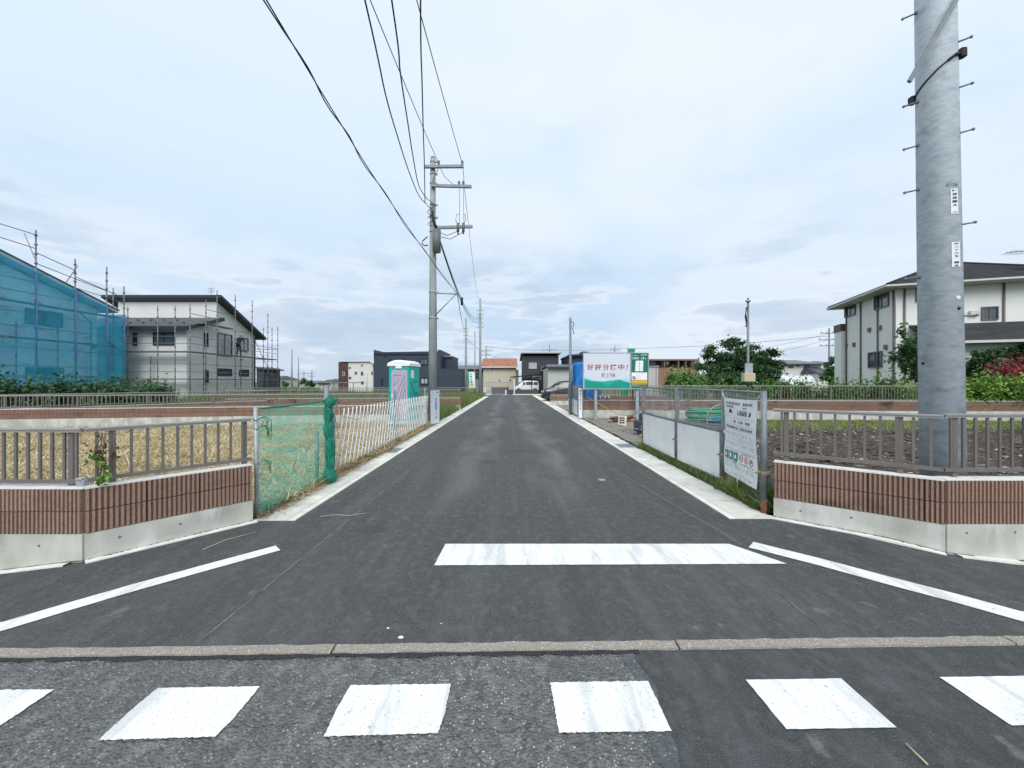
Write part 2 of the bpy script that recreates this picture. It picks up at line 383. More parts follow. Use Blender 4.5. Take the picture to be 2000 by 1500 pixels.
mb.add([(-2.46, 4.495, 0), (2.50, 4.495, 0), (2.56, 47, 0), (-2.52, 47, 0)], [(0, 1, 2, 3)])
struct(mb.build('new_road', A_NEW))
mb = MB()
bx = lambda y: .70+.02*math.sin(y*7)+.015*math.sin(y*19+1)
ys = [ky(.7)-.0+0.0]+[2.1-.12*i for i in range(18)]+[-8]
Va = [(-40, ky(-40)-.0, -.012)]
for i in range(len(ys)-1):
    a, b = ys[i], ys[i+1]
    mb.add([(-40, a-(.76 if i == 0 else 0), -.01), (bx(a), a, -.01), (bx(b), b, -.01), (-40, b, -.01)], [(0, 3, 2, 1)])
struct(mb.build('main_road', A_OLD))
mb = MB()
for i in range(len(ys)-1):
    a, b = ys[i], ys[i+1]
    mb.add([(bx(a)-.003, a, -.008), (40, a+(.75 if i == 0 else 0), -.008), (40, b, -.008), (bx(b)-.003, b, -.008)], [(0, 3, 2, 1)])
struct(mb.build('road_patch', A_NEW2))
A_EDGE = asphalt('patch_edge_asphalt', (.105, .120, .130), 90., (.42, .43, .43), .08, .008, (.13, .145, .155), False)
mb = MB(); V = []; yy = np.linspace(ky(.7)-.02, -1, 120)
for y in yy: V += [(bx(y)-.075-.02*math.sin(y*5)-random.uniform(0, .012), y, -.0065), (bx(y)+.006, y, -.0065)]
mb.add(V, [(2*i, 2*i+2, 2*i+3, 2*i+1) for i in range(119)]); struct(mb.build('road_patch', A_EDGE))
# dark tarry seam below the kerb strip
SEAM = M('tar_seam', (.022, .024, .026), (.04, .042, .044), 40., .8, .5, 90.)
mb = MB(); xs = np.linspace(-4.5, .74, 90)
top = [(x, ky(x)+.004, -.004) for x in xs]; bot = [(x, ky(x)-.020-.022*random.random(), -.004) for x in xs]
mb.add(top+bot, [(i, i+1, 91+i-1+0+1-1+1-1, 90+i) if False else (i, i+1, 90+i+1, 90+i) for i in range(89)])
struct(mb.build('road_seam', SEAM))
# kerb strip of long aggregate stones
ks = thing('kerb_strip', '', ''); del ks['label'], ks['category']; struct(ks)
edges = [-9.1, -7.09, -5.07, -3.05, -1.03, .98, 2.99, 5.0, 7.0, 9.0]
for a, b in zip(edges, edges[1:]):
    mb = MB(); n = 26; a += .006; b -= .006; V = []
    for i in range(n+1):
        x = a+(b-a)*i/n; j0 = random.uniform(-.004, .004); j1 = random.uniform(-.005, .005); jz = random.uniform(-.002, .002)
        V += [(x, ky(x)+j0-.006, -.05), (x, ky(x)+j0, .004+jz), (x, ky(x)+.066+j1, .006+jz), (x, ky(x)+.07+j1, -.05)]
    fs = [(4*i+k, 4*i+4+k, 4*i+5+k, 4*i+1+k) for i in range(n) for k in range(3)]+[(0, 1, 2, 3), (4*n+3, 4*n+2, 4*n+1, 4*n)]
    mb.add(V, fs); mb.build('kerb_stone', KERB, ks)

# painted markings
def marking(name, pts, z=.006, rough=.004, step=.03):
    P = []; k = len(pts)
    for i in range(k):
        a = Vector(pts[i]); b = Vector(pts[(i+1) % k]); n = max(1, int((b-a).length/step)); nrm = Vector((-(b-a).y, (b-a).x)).normalized()
        for j in range(n):
            q = a+(b-a)*(j/n); jit = random.uniform(-rough, rough) if j else 0; P.append((q.x+nrm.x*jit, q.y+nrm.y*jit, z))
    bm = bmesh.new(); f = bm.faces.new([bm.verts.new(p) for p in P]); bmesh.ops.triangulate(bm, faces=[f])
    bmesh.ops.recalc_face_normals(bm, faces=bm.faces)
    for f in bm.faces:
        if f.normal.z < 0: f.normal_flip()
    me = bpy.data.meshes.new(name); bm.to_mesh(me); bm.free(); me.materials.append(PAINT); return struct(link(name, me))
dash_x = [-3.85, -2.82, -1.793, -.822, .204, 1.225, 2.255, 3.28]
for i, x in enumerate(dash_x):
    t = lambda X: 2.035+.018*X
    b = lambda X: 1.742+.018*X
    old = x < .6
    z = -.003
    if old:
        pts = [(x, t(x)), (x-.006, t(x)-.15), (x+.002, b(x)), (x+.498, b(x+.5)+.008), (x+.512, b(x)+.11), (x+.512, t(x+.5))]
        if i == 4: pts = [(x, t(x)), (x+.008, b(x)), (x+.512, b(x+.5)), (x+.508, t(x+.5))]
        marking('dash_marking', pts, z, .0028, .011)
    else:
        marking('dash_marking', [(x, t(x)), (x+.008, b(x)), (x+.51, b(x+.5)), (x+.505, t(x+.5))], z, .0015)
g2 = lambda x, y: tuple(gp(x, y)[:2])
marking('stop_line', [g2(870, 1063), g2(848, 1105), g2(1200, 1103.5), g2(1537, 1102), g2(1424, 1063)], .005, .002)
def curve_line(name, pts, wd):
    P = [Vector(p) for p in pts]; A = []; B = []
    for i, p in enumerate(P):
        d = (P[min(i+1, len(P)-1)]-P[max(i-1, 0)]).normalized(); n = Vector((-d.y, d.x)); A.append(p+n*wd/2); B.append(p-n*wd/2)
    mb = MB(); n = len(P)
    mb.add([(p.x, p.y, zdrop(p.x)+.005) for p in A]+[(p.x, p.y, zdrop(p.x)+.005) for p in B], [(i, i+1, n+i+1, n+i) for i in range(n-1)])
    return struct(mb.build(name, PAINT))
def sampled(pts, n=6):
    out = []
    for a, b in zip(pts, pts[1:]):
        for i in range(n): out.append((a[0]+(b[0]-a[0])*i/n, a[1]+(b[1]-a[1])*i/n))
    return out+[pts[-1]]
curve_line('edge_line', sampled([g2(543, 1071), g2(400, 1110), g2(260, 1149), g2(130, 1187), g2(0, 1226), (-3.40, 2.40), (-3.75, 2.355), (-4.6, 2.33), (-9, 2.26)]), .145)
curve_line('edge_line', sampled([g2(1467, 1064.5), g2(1600, 1098), g2(1740, 1136), g2(1870, 1170), g2(2000, 1206), (3.52, 2.515), (3.85, 2.50), (4.8, 2.53), (9, 2.62)]), .175)
# thin chalk setting-out lines scored along the road
DUST = M('tan_dust', (.24, .215, .18), (.16, .15, .14), 6., .95, alpha=.42)
CHALK = M('chalk_line', (.26, .27, .28), (.09, .095, .10), 5., .9, lo=.42, hi=.62)
for a, b, wd in (((392, 1252), (800, 918), .007), ((1480, 1125), (1602, 1225), .006), ((1195, 915), (1450, 1065), .045)):
    p, q = gp(*a), gp(*b); mb = MB(); n = 14; d = (q-p).normalized(); nn = Vector((-d.y, d.x, 0))*wd/2; V = []
    for i in range(n+1):
        c = p+(q-p)*(i/n)+Vector((0, 0, .0035))+nn*random.uniform(-.4, .4); V += [c-nn, c+nn]
    mb.add(V, [(2*i, 2*i+1, 2*i+3, 2*i+2) for i in range(n)]); struct(mb.build('chalk_line' if wd < .02 else 'dust_track', CHALK if wd < .02 else DUST))
# small manhole / valve cover
c = gp(1175, 937.5); t = thing('valve_cover', 'small round grey metal valve cover set in the new asphalt', 'manhole cover', (c.x, c.y, 0))
mb = MB(); mb.cyl((0, 0, -.02), (0, 0, .006), .062, n=24); mb.build('rim', GALV_D, t)
mb = MB(); mb.cyl((0, 0, -.02), (0, 0, .009), .052, n=24); [mb.bar((-.035, .012*k, .0095), (.035, .012*k, .0095), .005, .003) for k in (-2, -1, 0, 1, 2)]; mb.build('lid', GALV, t)

# gutters: precast lids with a border strip toward the asphalt
def gutter(side, xi, xo, y0, y1, grate_y):
    g = thing('gutter', '', ''); del g['label'], g['category']; struct(g)
    xb = xi+side*.085; L = .598
    mb = MB(); mb.box((xb+side*.006, 0, -.1), (xo, L-.008, .012)); slab = mb.mesh('lid_slab', SLAB)
    mb = MB(); mb.box((xb+side*.006, 0, -.1), (xo, L-.008, .012))
    mb.box((xb+side*.15, .05, .0125), (xb+side*.27, .062, .0128)); 
    slab2 = mb.mesh('lid_slab', SLAB)
    mb = MB(); mb.box((xi, y0, -.1), (xb, y1, .010)); mb.build('border_strip', SLAB, g)
    mb = MB(); mb.box((xb-side*.002, y0+.01, -.1), (xo-side*.01, y1, -.004)); mb.build('joint_bed', GROUT, g)
    y = y0; first = True
    while y < y1-L:
        if abs(y+L/2-grate_y) < L/2:
            mb = MB(); f = [(xb+side*.006, 0), (xo, L-.008)]
            mb.box((f[0][0], 0, -.03), (f[0][0]+side*.025, L-.008, .011)); mb.box((f[1][0]-side*.025, 0, -.03), (f[1][0], L-.008, .011))
            x0, x1 = sorted((f[0][0]+side*.025, f[1][0]-side*.025))
            for k in range(19): yy = .01+k*.031; mb.box((x0, yy, -.03), (x1, yy+.009, .010))
            mb.build('grate', GALV, g, loc=(0, y, 0))
        else: link('lid_slab', slab if random.random() < .6 else slab2, g, (random.uniform(-.002, .002), y, random.uniform(-.003, .001)))
        y += L
gutter(-1, -2.41, -2.86, 4.40, 43, 8.75)
gutter(1, 2.47, 2.97, 4.46, 46, 9.3)
# white concrete footing strip along the near walls
def strip(name, pts, wd):
    P = [Vector(p) for p in pts]; mb = MB()
    for a, b in zip(P, P[1:]):
        d = (b-a); n = Vector((d.y, -d.x)).normalized()*wd
        for k in range(8):
            p = a+d*(k/8); q = a+d*((k+1)/8)
            za, zb = zdrop(p.x)+.012, zdrop(q.x)+.012
            mb.add([(p.x, p.y, za), (q.x, q.y, zb), (q.x+n.x, q.y+n.y, zb-.002), (p.x+n.x, p.y+n.y, za-.002), (p.x+n.x, p.y+n.y, za-.06), (q.x+n.x, q.y+n.y, zb-.06)], [(0, 3, 2, 1), (3, 4, 5, 2)])
    return struct(mb.build(name, MORTAR))
strip('footing_strip', [(-3.69, 3.41), (-2.86, 4.41)], .085)
strip('footing_strip', [(-9, 3.45), (-3.78, 3.41)], .085)
strip('footing_strip', [(2.97, 4.56), (4.03, 3.66)], .09)
strip('footing_strip', [(4.10, 3.66), (9, 3.66)], .085)

# contact shade painted as dark dirt strips at wall feet and gutter edges, and cracks in the old asphalt
DIRT_SHADE = M('dirt_contact_shade', (.10, .085, .06), (.16, .14, .10), 20., .95, c3=(.08, .10, .035), s3=4., lo3=.5, hi3=.62)
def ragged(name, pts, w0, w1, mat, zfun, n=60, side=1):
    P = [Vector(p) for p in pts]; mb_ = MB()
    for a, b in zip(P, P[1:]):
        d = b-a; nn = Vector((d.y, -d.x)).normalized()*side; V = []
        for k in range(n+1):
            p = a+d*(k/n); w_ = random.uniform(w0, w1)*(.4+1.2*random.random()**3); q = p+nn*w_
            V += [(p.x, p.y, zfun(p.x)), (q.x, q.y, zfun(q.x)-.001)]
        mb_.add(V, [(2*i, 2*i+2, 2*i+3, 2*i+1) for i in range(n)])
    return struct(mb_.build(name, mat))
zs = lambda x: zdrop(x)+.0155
ragged('wall_foot_shade', [(-9, 3.425), (-3.69, 3.392), (-2.87, 4.378)], .006, .026, DIRT_SHADE, zs, 90)
ragged('wall_foot_shade', [(3.0, 4.52), (4.02, 3.642), (9, 3.642)], .006, .026, DIRT_SHADE, zs, 90)
ragged('gutter_dirt_shade', [(-2.875, 4.45), (-2.875, 30)], .01, .10, DIRT_SHADE, lambda x: .0145, 260)  # gutter dirt that also stands in for contact shade
ragged('gutter_dirt_shade', [(2.985, 4.6), (2.985, 30)], .006, .06, DIRT_SHADE, lambda x: .0145, 260, -1)
ragged('gutter_dirt_shade', [(-2.40, 4.5), (-2.40, 30)], .006, .05, DIRT_SHADE, lambda x: .0030, 260, 1)
ragged('gutter_dirt_shade', [(2.46, 4.6), (2.46, 30)], .006, .05, DIRT_SHADE, lambda x: .0030, 260, -1)
for pts in (((-2.6, 1.50), (-1.85, 1.83), (-1.3, 1.78), (-.82, 1.80), (-.35, 1.82), (.02, 1.75), (.2, 1.86)), ((-.28, 1.98), (-.22, 1.86), (-.26, 1.75), (-.1, 1.6), (.1, 1.3)), ((.0, 1.86), (.06, 1.72), (.03, 1.6))):
    mb = MB(); V = []; Q = []
    for a, b in zip(pts, pts[1:]):
        for k in range(12): q = k/12; Q.append((a[0]+(b[0]-a[0])*q+random.uniform(-.012, .012), a[1]+(b[1]-a[1])*q+random.uniform(-.012, .012)))
    for i, (x, y) in enumerate(Q): w_ = random.uniform(.0004, .002); V += [(x, y-w_, -.0085), (x+w_*.3, y+w_, -.0085)]
    mb.add(V, [(2*i, 2*i+2, 2*i+3, 2*i+1) for i in range(len(Q)-1)]); struct(mb.build('road_crack', SEAM))
# ------------------------------------------------------------------ ribbed block walls and railings
BL, BH, BD = .40, .195, .11
def block_mesh(name, L, ribs, h=BH):
    mb = MB(); prof = []; pw = L/ribs; g = .013
    for i in range(ribs):
        x = i*pw; prof += [(x+g*.5, .002), (x+g*.5+.003, -.021), (x+pw-g*.5-.003, -.021), (x+pw-g*.5, .0)]
    n = len(prof); V = [(x, y, 0.) for x, y in prof]+[(x, y, h) for x, y in prof]
    fs = [(i, i+1, n+i+1, n+i) for i in range(n-1)]
    o = len(V); V += [(.004, BD, 0), (L-.004, BD, 0), (.004, BD, h), (L-.004, BD, h)]
    fs += [(0, n, o+2, o), (n-1, o+1, o+3, 2*n-1), tuple(range(n, 2*n))+(o+3, o+2), tuple(range(n-1, -1, -1))+(o, o+1)]
    mb.add(V, fs); return mb.mesh(name, BRICK)
BLK = block_mesh('block', BL-.001, 11, BH-.006)
BLK_HALF = {}
def wall_segment(par, p0, p1, zg, zc, ztop, courses=2, out=.018, base=True):
    """p0 -> p1 left to right seen from the front; front face on that line"""
    p0 = Vector((*p0, 0)); p1 = Vector((*p1, 0)); d = p1-p0; Ln = d.length; d.normalize(); a = math.atan2(d.y, d.x); off = Vector(par.location)
    T = Matrix.Translation(p0-off) @ Matrix.Rotation(a, 4, 'Z')
    def put(nm, me, x, z, y=0.): return link(nm, me, par, T @ Vector((x, y, z-0)), (0, 0, a))
    if base:
        mb = MB(); mb.box((0, -out, zg-.3), (Ln, BD+.02, zc)); put('concrete_base', mb.mesh('concrete_base', CONC), 0, 0)
        if zg <= 0 and Ln < 7:
            for k in range(max(1, int(Ln/.45))):
                mb = MB(); mb.cyl((0, -.0185, 0), (0, -.02, 0), .011, n=12, caps=True); put('tie_hole', mb.mesh('tie_hole', HOLE), .22+.45*k+random.uniform(-.05, .05), zc-.09+random.uniform(-.02, .02), -out+.018)
    h = (ztop-zc)/courses
    mb = MB(); mb.box((.002, .0035, zc), (Ln-.002, BD-.004, ztop-.004)); put('grout_core', mb.mesh('grout_core', GROUT), 0, 0)
    n = int(Ln/BL); rest = Ln-n*BL
    for c in range(courses):
        z = zc+c*h+.005; x = 0.
        for i in range(n): o = put('block', BLK, x, z); o.scale = (1, 1, (h-.010)/(BH-.006)); x += BL
        if rest > .03:
            
            kk = max(1, round(11*rest/BL))
            if kk not in BLK_HALF: BLK_HALF[kk] = block_mesh('block', kk*(BL-.001)/11, kk, BH-.006)
            o = put('block', BLK_HALF[kk], x, z); o.scale = (rest/(kk*BL/11), 1, (h-.010)/(BH-.006))
    mb = MB(); mb.box((0, -.012, ztop-.003), (Ln, BD, ztop+.012)); put('mortar_cap', mb.mesh('mortar_cap', MORTAR), 0, 0)
    return d
def rail_segment(par, p0, p1, zw, zb, zt, posts, sp=.125, bars_joined=False, bw=.022, skip=()):
    p0 = Vector((*p0, 0)); p1 = Vector((*p1, 0)); d = p1-p0; Ln = d.length; d.normalize(); a = math.atan2(d.y, d.x); off = Vector(par.location)
    T = Matrix.Translation(p0-off) @ Matrix.Rotation(a, 4, 'Z')
    def put(nm, me, x=0, y=0., z=0.): return link(nm, me, par, T @ Vector((x, y, z)), (0, 0, a))
    mb = MB(); mb.bar((0, 0, zt-.012), (Ln, 0, zt-.012), .055, .016); mb.bar((0, 0, zt-.03), (Ln, 0, zt-.03), .034, .022); put('top_rail', mb.mesh('top_rail', ALU_L))
    mb = MB(); mb.bar((0, 0, zb), (Ln, 0, zb), .036, .034); put('bottom_rail', mb.mesh('bottom_rail', ALU))
    mb = MB(); mb.bbox((-.024, -.018, zw-.02), (.024, .018, zt-.04), .004); pm = mb.mesh('post', ALU)
    for x in posts: put('post', pm, x, .022)
    mb = MB(); mb.box((-bw/2, -bw*.35, zb), (bw/2, bw*.35, zt-.03)); bm_ = mb.mesh('bar', ALU)
    n = int(Ln/sp)
    if bars_joined:
        J = MB()
        for i in range(n): x = sp*(i+.5); J.box((x-bw/2, -bw*.35, zb), (x+bw/2, bw*.35, zt-.03))
        o = put('bars', J.mesh('bars', ALU)); o['kind'] = 'stuff'
    else:
        for i in range(n): put('bar', bm_, sp*(i+.5)+(Ln-n*sp)/2)
# near corner walls
t = thing('block_wall', 'brown ribbed block wall on concrete base left of the road mouth', 'wall', (-3.69, 3.41, 0))
wall_segment(t, (-3.69, 3.41), (-2.88, 4.39), 0, .235, .625)
wall_segment(t, (-9.7, 3.44), (-3.69, 3.41), -.1, .238, .628)
t = thing('railing', 'grey aluminium bar railing on the near wall left of the road', 'railing', (-3.69, 3.41, .63))
t.location = (-3.69, 3.41, 0)
rail_segment(t, (-3.745, 3.455), (-2.93, 4.44), .63, .685, 1.15, (.18, 1.22), .112)
rail_segment(t, (-9.75, 3.49), (-3.75, 3.455), .63, .68, 1.15, (1.6, 2.9, 4.2, 5.88), .107)
t = thing('block_wall', 'brown ribbed block wall on concrete base right of the road mouth', 'wall', (4.03, 3.66, 0))
wall_segment(t, (3.02, 4.53), (4.03, 3.66), 0, .225, .632)
wall_segment(t, (4.03, 3.66), (10.03, 3.66), -.1, .235, .64)
t = thing('railing', 'grey aluminium bar railing on the near wall before the steel pole', 'railing', (4.03, 3.66, 0))
rail_segment(t, (3.05, 4.58), (4.075, 3.715), .63, .725, 1.245, (.12, 1.05), .118)
rail_segment(t, (4.075, 3.715), (10.08, 3.715), .64, .725, 1.255, (.12, 1.5, 2.8, 4.1), .115)
# mortar lump at the left corner
# walls further back
def back_wall(label, rlabel, p0, p1, zg, zc, ztop, zb=None, zt=None, posts=2.0, sp=.12, bw=.02, rend=None):
    mid = ((p0[0]+p1[0])/2, (p0[1]+p1[1])/2, 0)
    t = thing('block_wall', label, 'wall', mid); wall_segment(t, p0, p1, zg, zc, ztop)
    if zb:
        r = thing('railing', rlabel, 'railing', mid); Ln = (Vector(p1)-Vector(p0)).length
        d = (Vector(p1)-Vector(p0)).normalized(); nn = Vector((-d.y, d.x))*.05
        if rend: p1 = rend; Ln = (Vector(p1)-Vector(p0)).length
        rail_segment(r, (p0[0]+nn.x, p0[1]+nn.y), (p1[0]+nn.x, p1[1]+nn.y), ztop, zb, zt, [x for x in np.arange(.2, Ln, posts)], sp, True, bw)
back_wall('brown block wall across the back of the straw covered lot', 'grey bar railing on the wall behind the portable toilet', (-20.4, 11.87), (-2.75, 15.0), 0, .35, .67, .72, 1.13)
back_wall('short brown block wall running back along the straw lot side', 'grey bar railing before the shrubs and the blue sheeted house', (-17.5, 12.95), (-12.2, 19.6), -.2, .30, .62, .70, 1.13)
back_wall('brown block wall in the grass beyond the utility pole', 'grey bar railing in the grass beyond the utility pole', (-14.5, 20.0), (-2.75, 21.5), -.2, .3, .68, .74, 1.15)
back_wall('low block wall in front of the dark blue house', 'thin grey railing in front of the dark blue house', (-20, 28.5), (-3.2, 29.5), -.2, .05, .30, .42, 1.14)
back_wall('brown block wall across the back of the muddy lot', 'long grey bar railing behind the billboard and muddy lot', (2.88, 16.5), (26.5, 15.4), 0, .38, .78, .84, 1.41, rend=(17.2, 15.833))
back_wall('brown block wall beside the parked black minivan', 'grey bar railing beside the parked black minivan', (2.62, 26.2), (27, 24.6), -.2, .30, .68, .74, 1.19)

# ------------------------------------------------------------------ lots
STRAWG = M('straw_ground', (.40, .31, .18), (.24, .18, .10), 3., .95, .6, 30., c3=(.20, .22, .07), s3=.8, lo3=.6, hi3=.75)
def sheet(name, poly, mat, z, sub=0, amp=0., f=1.):
    bm = bmesh.new(); fc = bm.faces.new([bm.verts.new((x, y, z)) for x, y in poly])
    if sub:
        xs = [p[0] for p in poly]; ys_ = [p[1] for p in poly]
        for k in range(1, sub[0]): bmesh.ops.bisect_plane(bm, geom=bm.verts[:]+bm.edges[:]+bm.faces[:], plane_co=(min(xs)+(max(xs)-min(xs))*k/sub[0], 0, 0), plane_no=(1, 0, 0))
        for k in range(1, sub[1]): bmesh.ops.bisect_plane(bm, geom=bm.verts[:]+bm.edges[:]+bm.faces[:], plane_co=(0, min(ys_)+(max(ys_)-min(ys_))*k/sub[1], 0), plane_no=(0, 1, 0))
        from mathutils import noise
        for v in bm.verts: v.co.z += amp*noise.fractal(Vector((v.co.x*f, v.co.y*f, 0)), .8, 2., 5)
    me = bpy.data.meshes.new(name); bmesh.ops.recalc_face_normals(bm, faces=bm.faces)
    for q in bm.faces:
        if q.normal.z < 0: q.normal_flip()
        q.smooth = True
    bm.to_mesh(me); bm.free(); me.materials.append(mat); return struct(link(name, me))
def wline(X, p0=(-20.4, 11.87), p1=(-2.75, 15.0)): return p0[1]+(X-p0[0])*(p1[1]-p0[1])/(p1[0]-p0[0])
sheet('straw_lot', [(-24, 3.5), (-3.72, 3.5), (-2.86, 4.42), (-2.86, 14.9), (-20.4, 11.8), (-24, 11.3)], STRAWG, .005)
SOIL = M('lot_soil', (.085, .064, .050), (.034, .026, .021), 4., .95, 1., 25., c3=(.34, .32, .30), s3=6., lo3=.58, hi3=.68, bdist=.05)
sheet('muddy_lot', [(3.0, 4.56), (4.03, 3.74), (28, 3.74), (28, 15.4), (2.98, 16.5)], SOIL, .0, (70, 50), .055, .9)
GRAVEL = M('gravel_verge', (.30, .28, .25), (.17, .16, .14), 40., .95, .8, 60., c3=(.13, .16, .06), s3=1.5, lo3=.56, hi3=.7)
sheet('gravel_verge', [(2.97, 9.3), (6.5, 9.8), (6.5, 16.2), (2.97, 16.4)], GRAVEL, .045, (14, 26), .03, 1.5)
sheet('gravel_verge', [(2.97, 16.7), (9, 16.6), (9, 26), (2.97, 26.1)], GRAVEL, .02, (10, 26), .03, 1.5)
VERGE = M('grass_verge', (.10, .16, .045), (.17, .20, .07), 3., .95, .6, 30.)
sheet('grass_verge', [(-2.86, 15.2), (-2.86, 46), (-20, 46), (-20, 13)], VERGE, -.02)
sheet('grass_verge', [(-3.0, 21.7), (-3.0, 29.3), (-22, 28.2), (-22, 19.6)], VERGE, .12)
sheet('grass_verge', [(2.97, 26.4), (2.97, 47), (5, 47), (9, 26.4)], VERGE, -.01)
mb = MB(); mb.poly([(-90, 47, -.02), (90, 47, -.02), (90, 53.5, -.02), (-90, 53.5, -.02)]); struct(mb.build('cross_road', A_FAR))
mb = MB(); mb.box((3.0, 46.3, -.1), (9, 46.9, .12)); mb.box((.2, 47.2, -.1), (3.6, 47.5, .10)); struct(mb.build('kerb', SLAB))
# ------------------------------------------------------------------ left fences: net, scissor fence, posts
def net_mat(name, col, cover, lines, rot=0., tr=.5):
    m = bpy.data.materials.new(name); m.use_nodes = True; nt = m.node_tree; N = nt.nodes; L = nt.links; p = N['Principled BSDF']
    p.inputs['Base Color'].default_value = (*col, 1); p.inputs['Roughness'].default_value = .7; p.inputs['Specular IOR Level'].default_value = .2
    t = N.new('ShaderNodeBsdfTranslucent'); t.inputs[0].default_value = (*col, 1)
    a = N.new('ShaderNodeMixShader'); a.inputs[0].default_value = tr; L.new(p.outputs[0], a.inputs[1]); L.new(t.outputs[0], a.inputs[2])
    geo = N.new('ShaderNodeNewGeometry'); nz = N.new('ShaderNodeTexNoise'); nz.inputs['Scale'].default_value = 2.; nz.inputs['Detail'].default_value = 4
    L.new(geo.outputs['Position'], nz.inputs['Vector'])
    mp = N.new('ShaderNodeMapping'); mp.inputs['Rotation'].default_value = (rot, 0, 0); L.new(geo.outputs['Position'], mp.inputs[0])
    wv = N.new('ShaderNodeTexWave'); wv.bands_direction = 'Z'; wv.inputs['Scale'].default_value = lines; wv.inputs['Distortion'].default_value = 1.2; wv.inputs['Detail'].default_value = 2
    wv.inputs['Detail Scale'].default_value = .6; L.new(mp.outputs[0], wv.inputs['Vector'])
    r = N.new('ShaderNodeMapRange'); L.new(nz.outputs['Fac'], r.inputs[0]); r.inputs[1].default_value = .3; r.inputs[2].default_value = .7; r.inputs[3].default_value = cover*.8; r.inputs[4].default_value = min(.95, cover*1.2)
    ml = N.new('ShaderNodeMapRange'); L.new(wv.outputs['Fac'], ml.inputs[0]); ml.inputs[3].default_value = .62; ml.inputs[4].default_value = 1.35
    mu = N.new('ShaderNodeMath'); mu.operation = 'MULTIPLY'; L.new(r.outputs[0], mu.inputs[0]); L.new(ml.outputs[0], mu.inputs[1])
    tp = N.new('ShaderNodeBsdfTransparent'); b = N.new('ShaderNodeMixShader'); L.new(mu.outputs[0], b.inputs[0]); L.new(tp.outputs[0], b.inputs[1]); L.new(a.outputs[0], b.inputs[2])
    L.new(b.outputs[0], N['Material Output'].inputs[0]); return m
NET = net_mat('green_netting', (.20, .80, .60), .40, 11., .16)
NET_D = M('bunched_green_net', (.010, .17, .11), (.02, .28, .18), 18., .75, .9, 40., stretch=(2, 2, .4), bdist=.02)
CORDG = M('green_cord', (.015, .22, .15), None, rough=.7)
PA, PB = Vector((-2.885, 4.50, 0)), Vector((-2.83, 6.15, 0))
t = thing('net_fence', 'green mesh net stretched between posts at the left roadside', 'net fence', PA)
nu, nv = 26, 18; V = []
for i in range(nu+1):
    u = i/nu; p = PA.lerp(PB, u); zt = 1.25+.03*u-.02*math.sin(u*math.pi); zb = .02+.10*u
    for j in range(nv+1):
        v = j/nv; bulge = .05*math.sin(u*math.pi)*math.sin(v*math.pi)+.016*math.sin(u*9+v*7)+.012*math.sin(u*17-v*11)
        V.append((p.x+bulge-PA.x, p.y-PA.y, zb+(zt-zb)*v))
mb = MB(); mb.add(V, [(i*(nv+1)+j, (i+1)*(nv+1)+j, (i+1)*(nv+1)+j+1, i*(nv+1)+j+1) for i in range(nu) for j in range(nv)], smooth=True)
mb.build('net', NET, t)
mb = MB(); mb.tube([V[i*(nv+1)+nv] for i in range(nu+1)], .012); mb.build('top_hem', CORDG, t)
mb = MB(); mb.tube([V[i*(nv+1)] for i in range(nu+1)], .007); mb.build('bottom_hem', CORDG, t)
mb = MB(); mb.cyl((-.012, 0, -.05), (-.03, 0, 1.26), .022, n=12); mb.build('post', GALV, t)
mb = MB(); d = PB-PA; mb.cyl((d.x-.12, d.y-.15, -.05), (d.x-.12, d.y-.15, .80), .027, n=12); mb.cyl((d.x-.12, d.y-.15, .38), (d.x-.12, d.y-.15, .42), .035, n=12); mb.build('post', GALV_D, t)
mb = MB()
for z in (1.02, .62, .14, 1.12):
    for k in range(4):
        a = random.uniform(-.6, 1.8); l = random.uniform(.08, .18); mb.tube([(0, -.01, z), (.03, .03+l*.3*math.cos(a), z+.03), (.05, l*math.cos(a), z-.05*random.random()), (.03, l*1.2*math.cos(a), z-l*.9)], .004, 4)
    mb.tube([(-.03+.028*math.cos(q), .028*math.sin(q), z+.01*math.sin(q*2)) for q in np.linspace(0, 6.3, 9)], .005, 4)
mb.build('tie_cord', CORDG, t)['kind'] = 'stuff'
# bunched rest of the net tied against the post
B = Vector((-2.775, 6.02, 0)); t = thing('bunched_net', 'dark green net gathered and tied into a lumpy column beside the white fence', 'net', B)
prof = []
def lump(z0, z1, r, off):
    for k in range(9):
        q = k/8; prof.append((z0+(z1-z0)*q, .058+(r-.058)*math.sin(q*math.pi)**.6, off))
prof.clear(); lump(.02, .22, .105, (.015, -.02)); lump(.22, .40, .072, (.02, .0)); lump(.40, .69, .075, (.012, .0)); lump(.69, .95, .082, (-.004, 0)); lump(.95, 1.18, .076, (-.018, 0)); lump(1.18, 1.30, .075, (.01, 0))
mb = MB(); n = 28; V = []
for z, r, (ox, oy) in prof:
    for j in range(n):
        a = 2*math.pi*j/n; rr = r*.84*(1+.13*math.sin(a*5+z*11)+.12*math.sin(a*9-z*5)+.05*math.sin(z*31+a*2)+random.uniform(-.05, .05)); V.append((ox+rr*math.cos(a), oy+rr*math.sin(a), z))
mb.add(V, [(i*n+j, i*n+(j+1) % n, (i+1)*n+(j+1) % n, (i+1)*n+j) for i in range(len(prof)-1) for j in range(n)]+[tuple((len(prof)-1)*n+j for j in range(n))], smooth=True); mb.build('gathered_net', NET_D, t)
mb = MB()
for z in (.22, .40, .69, .95, 1.18): mb.tube([(.052*math.cos(a), .052*math.sin(a), z+.008*math.sin(a)) for a in np.linspace(0, 6.29, 15)], .006, 5)
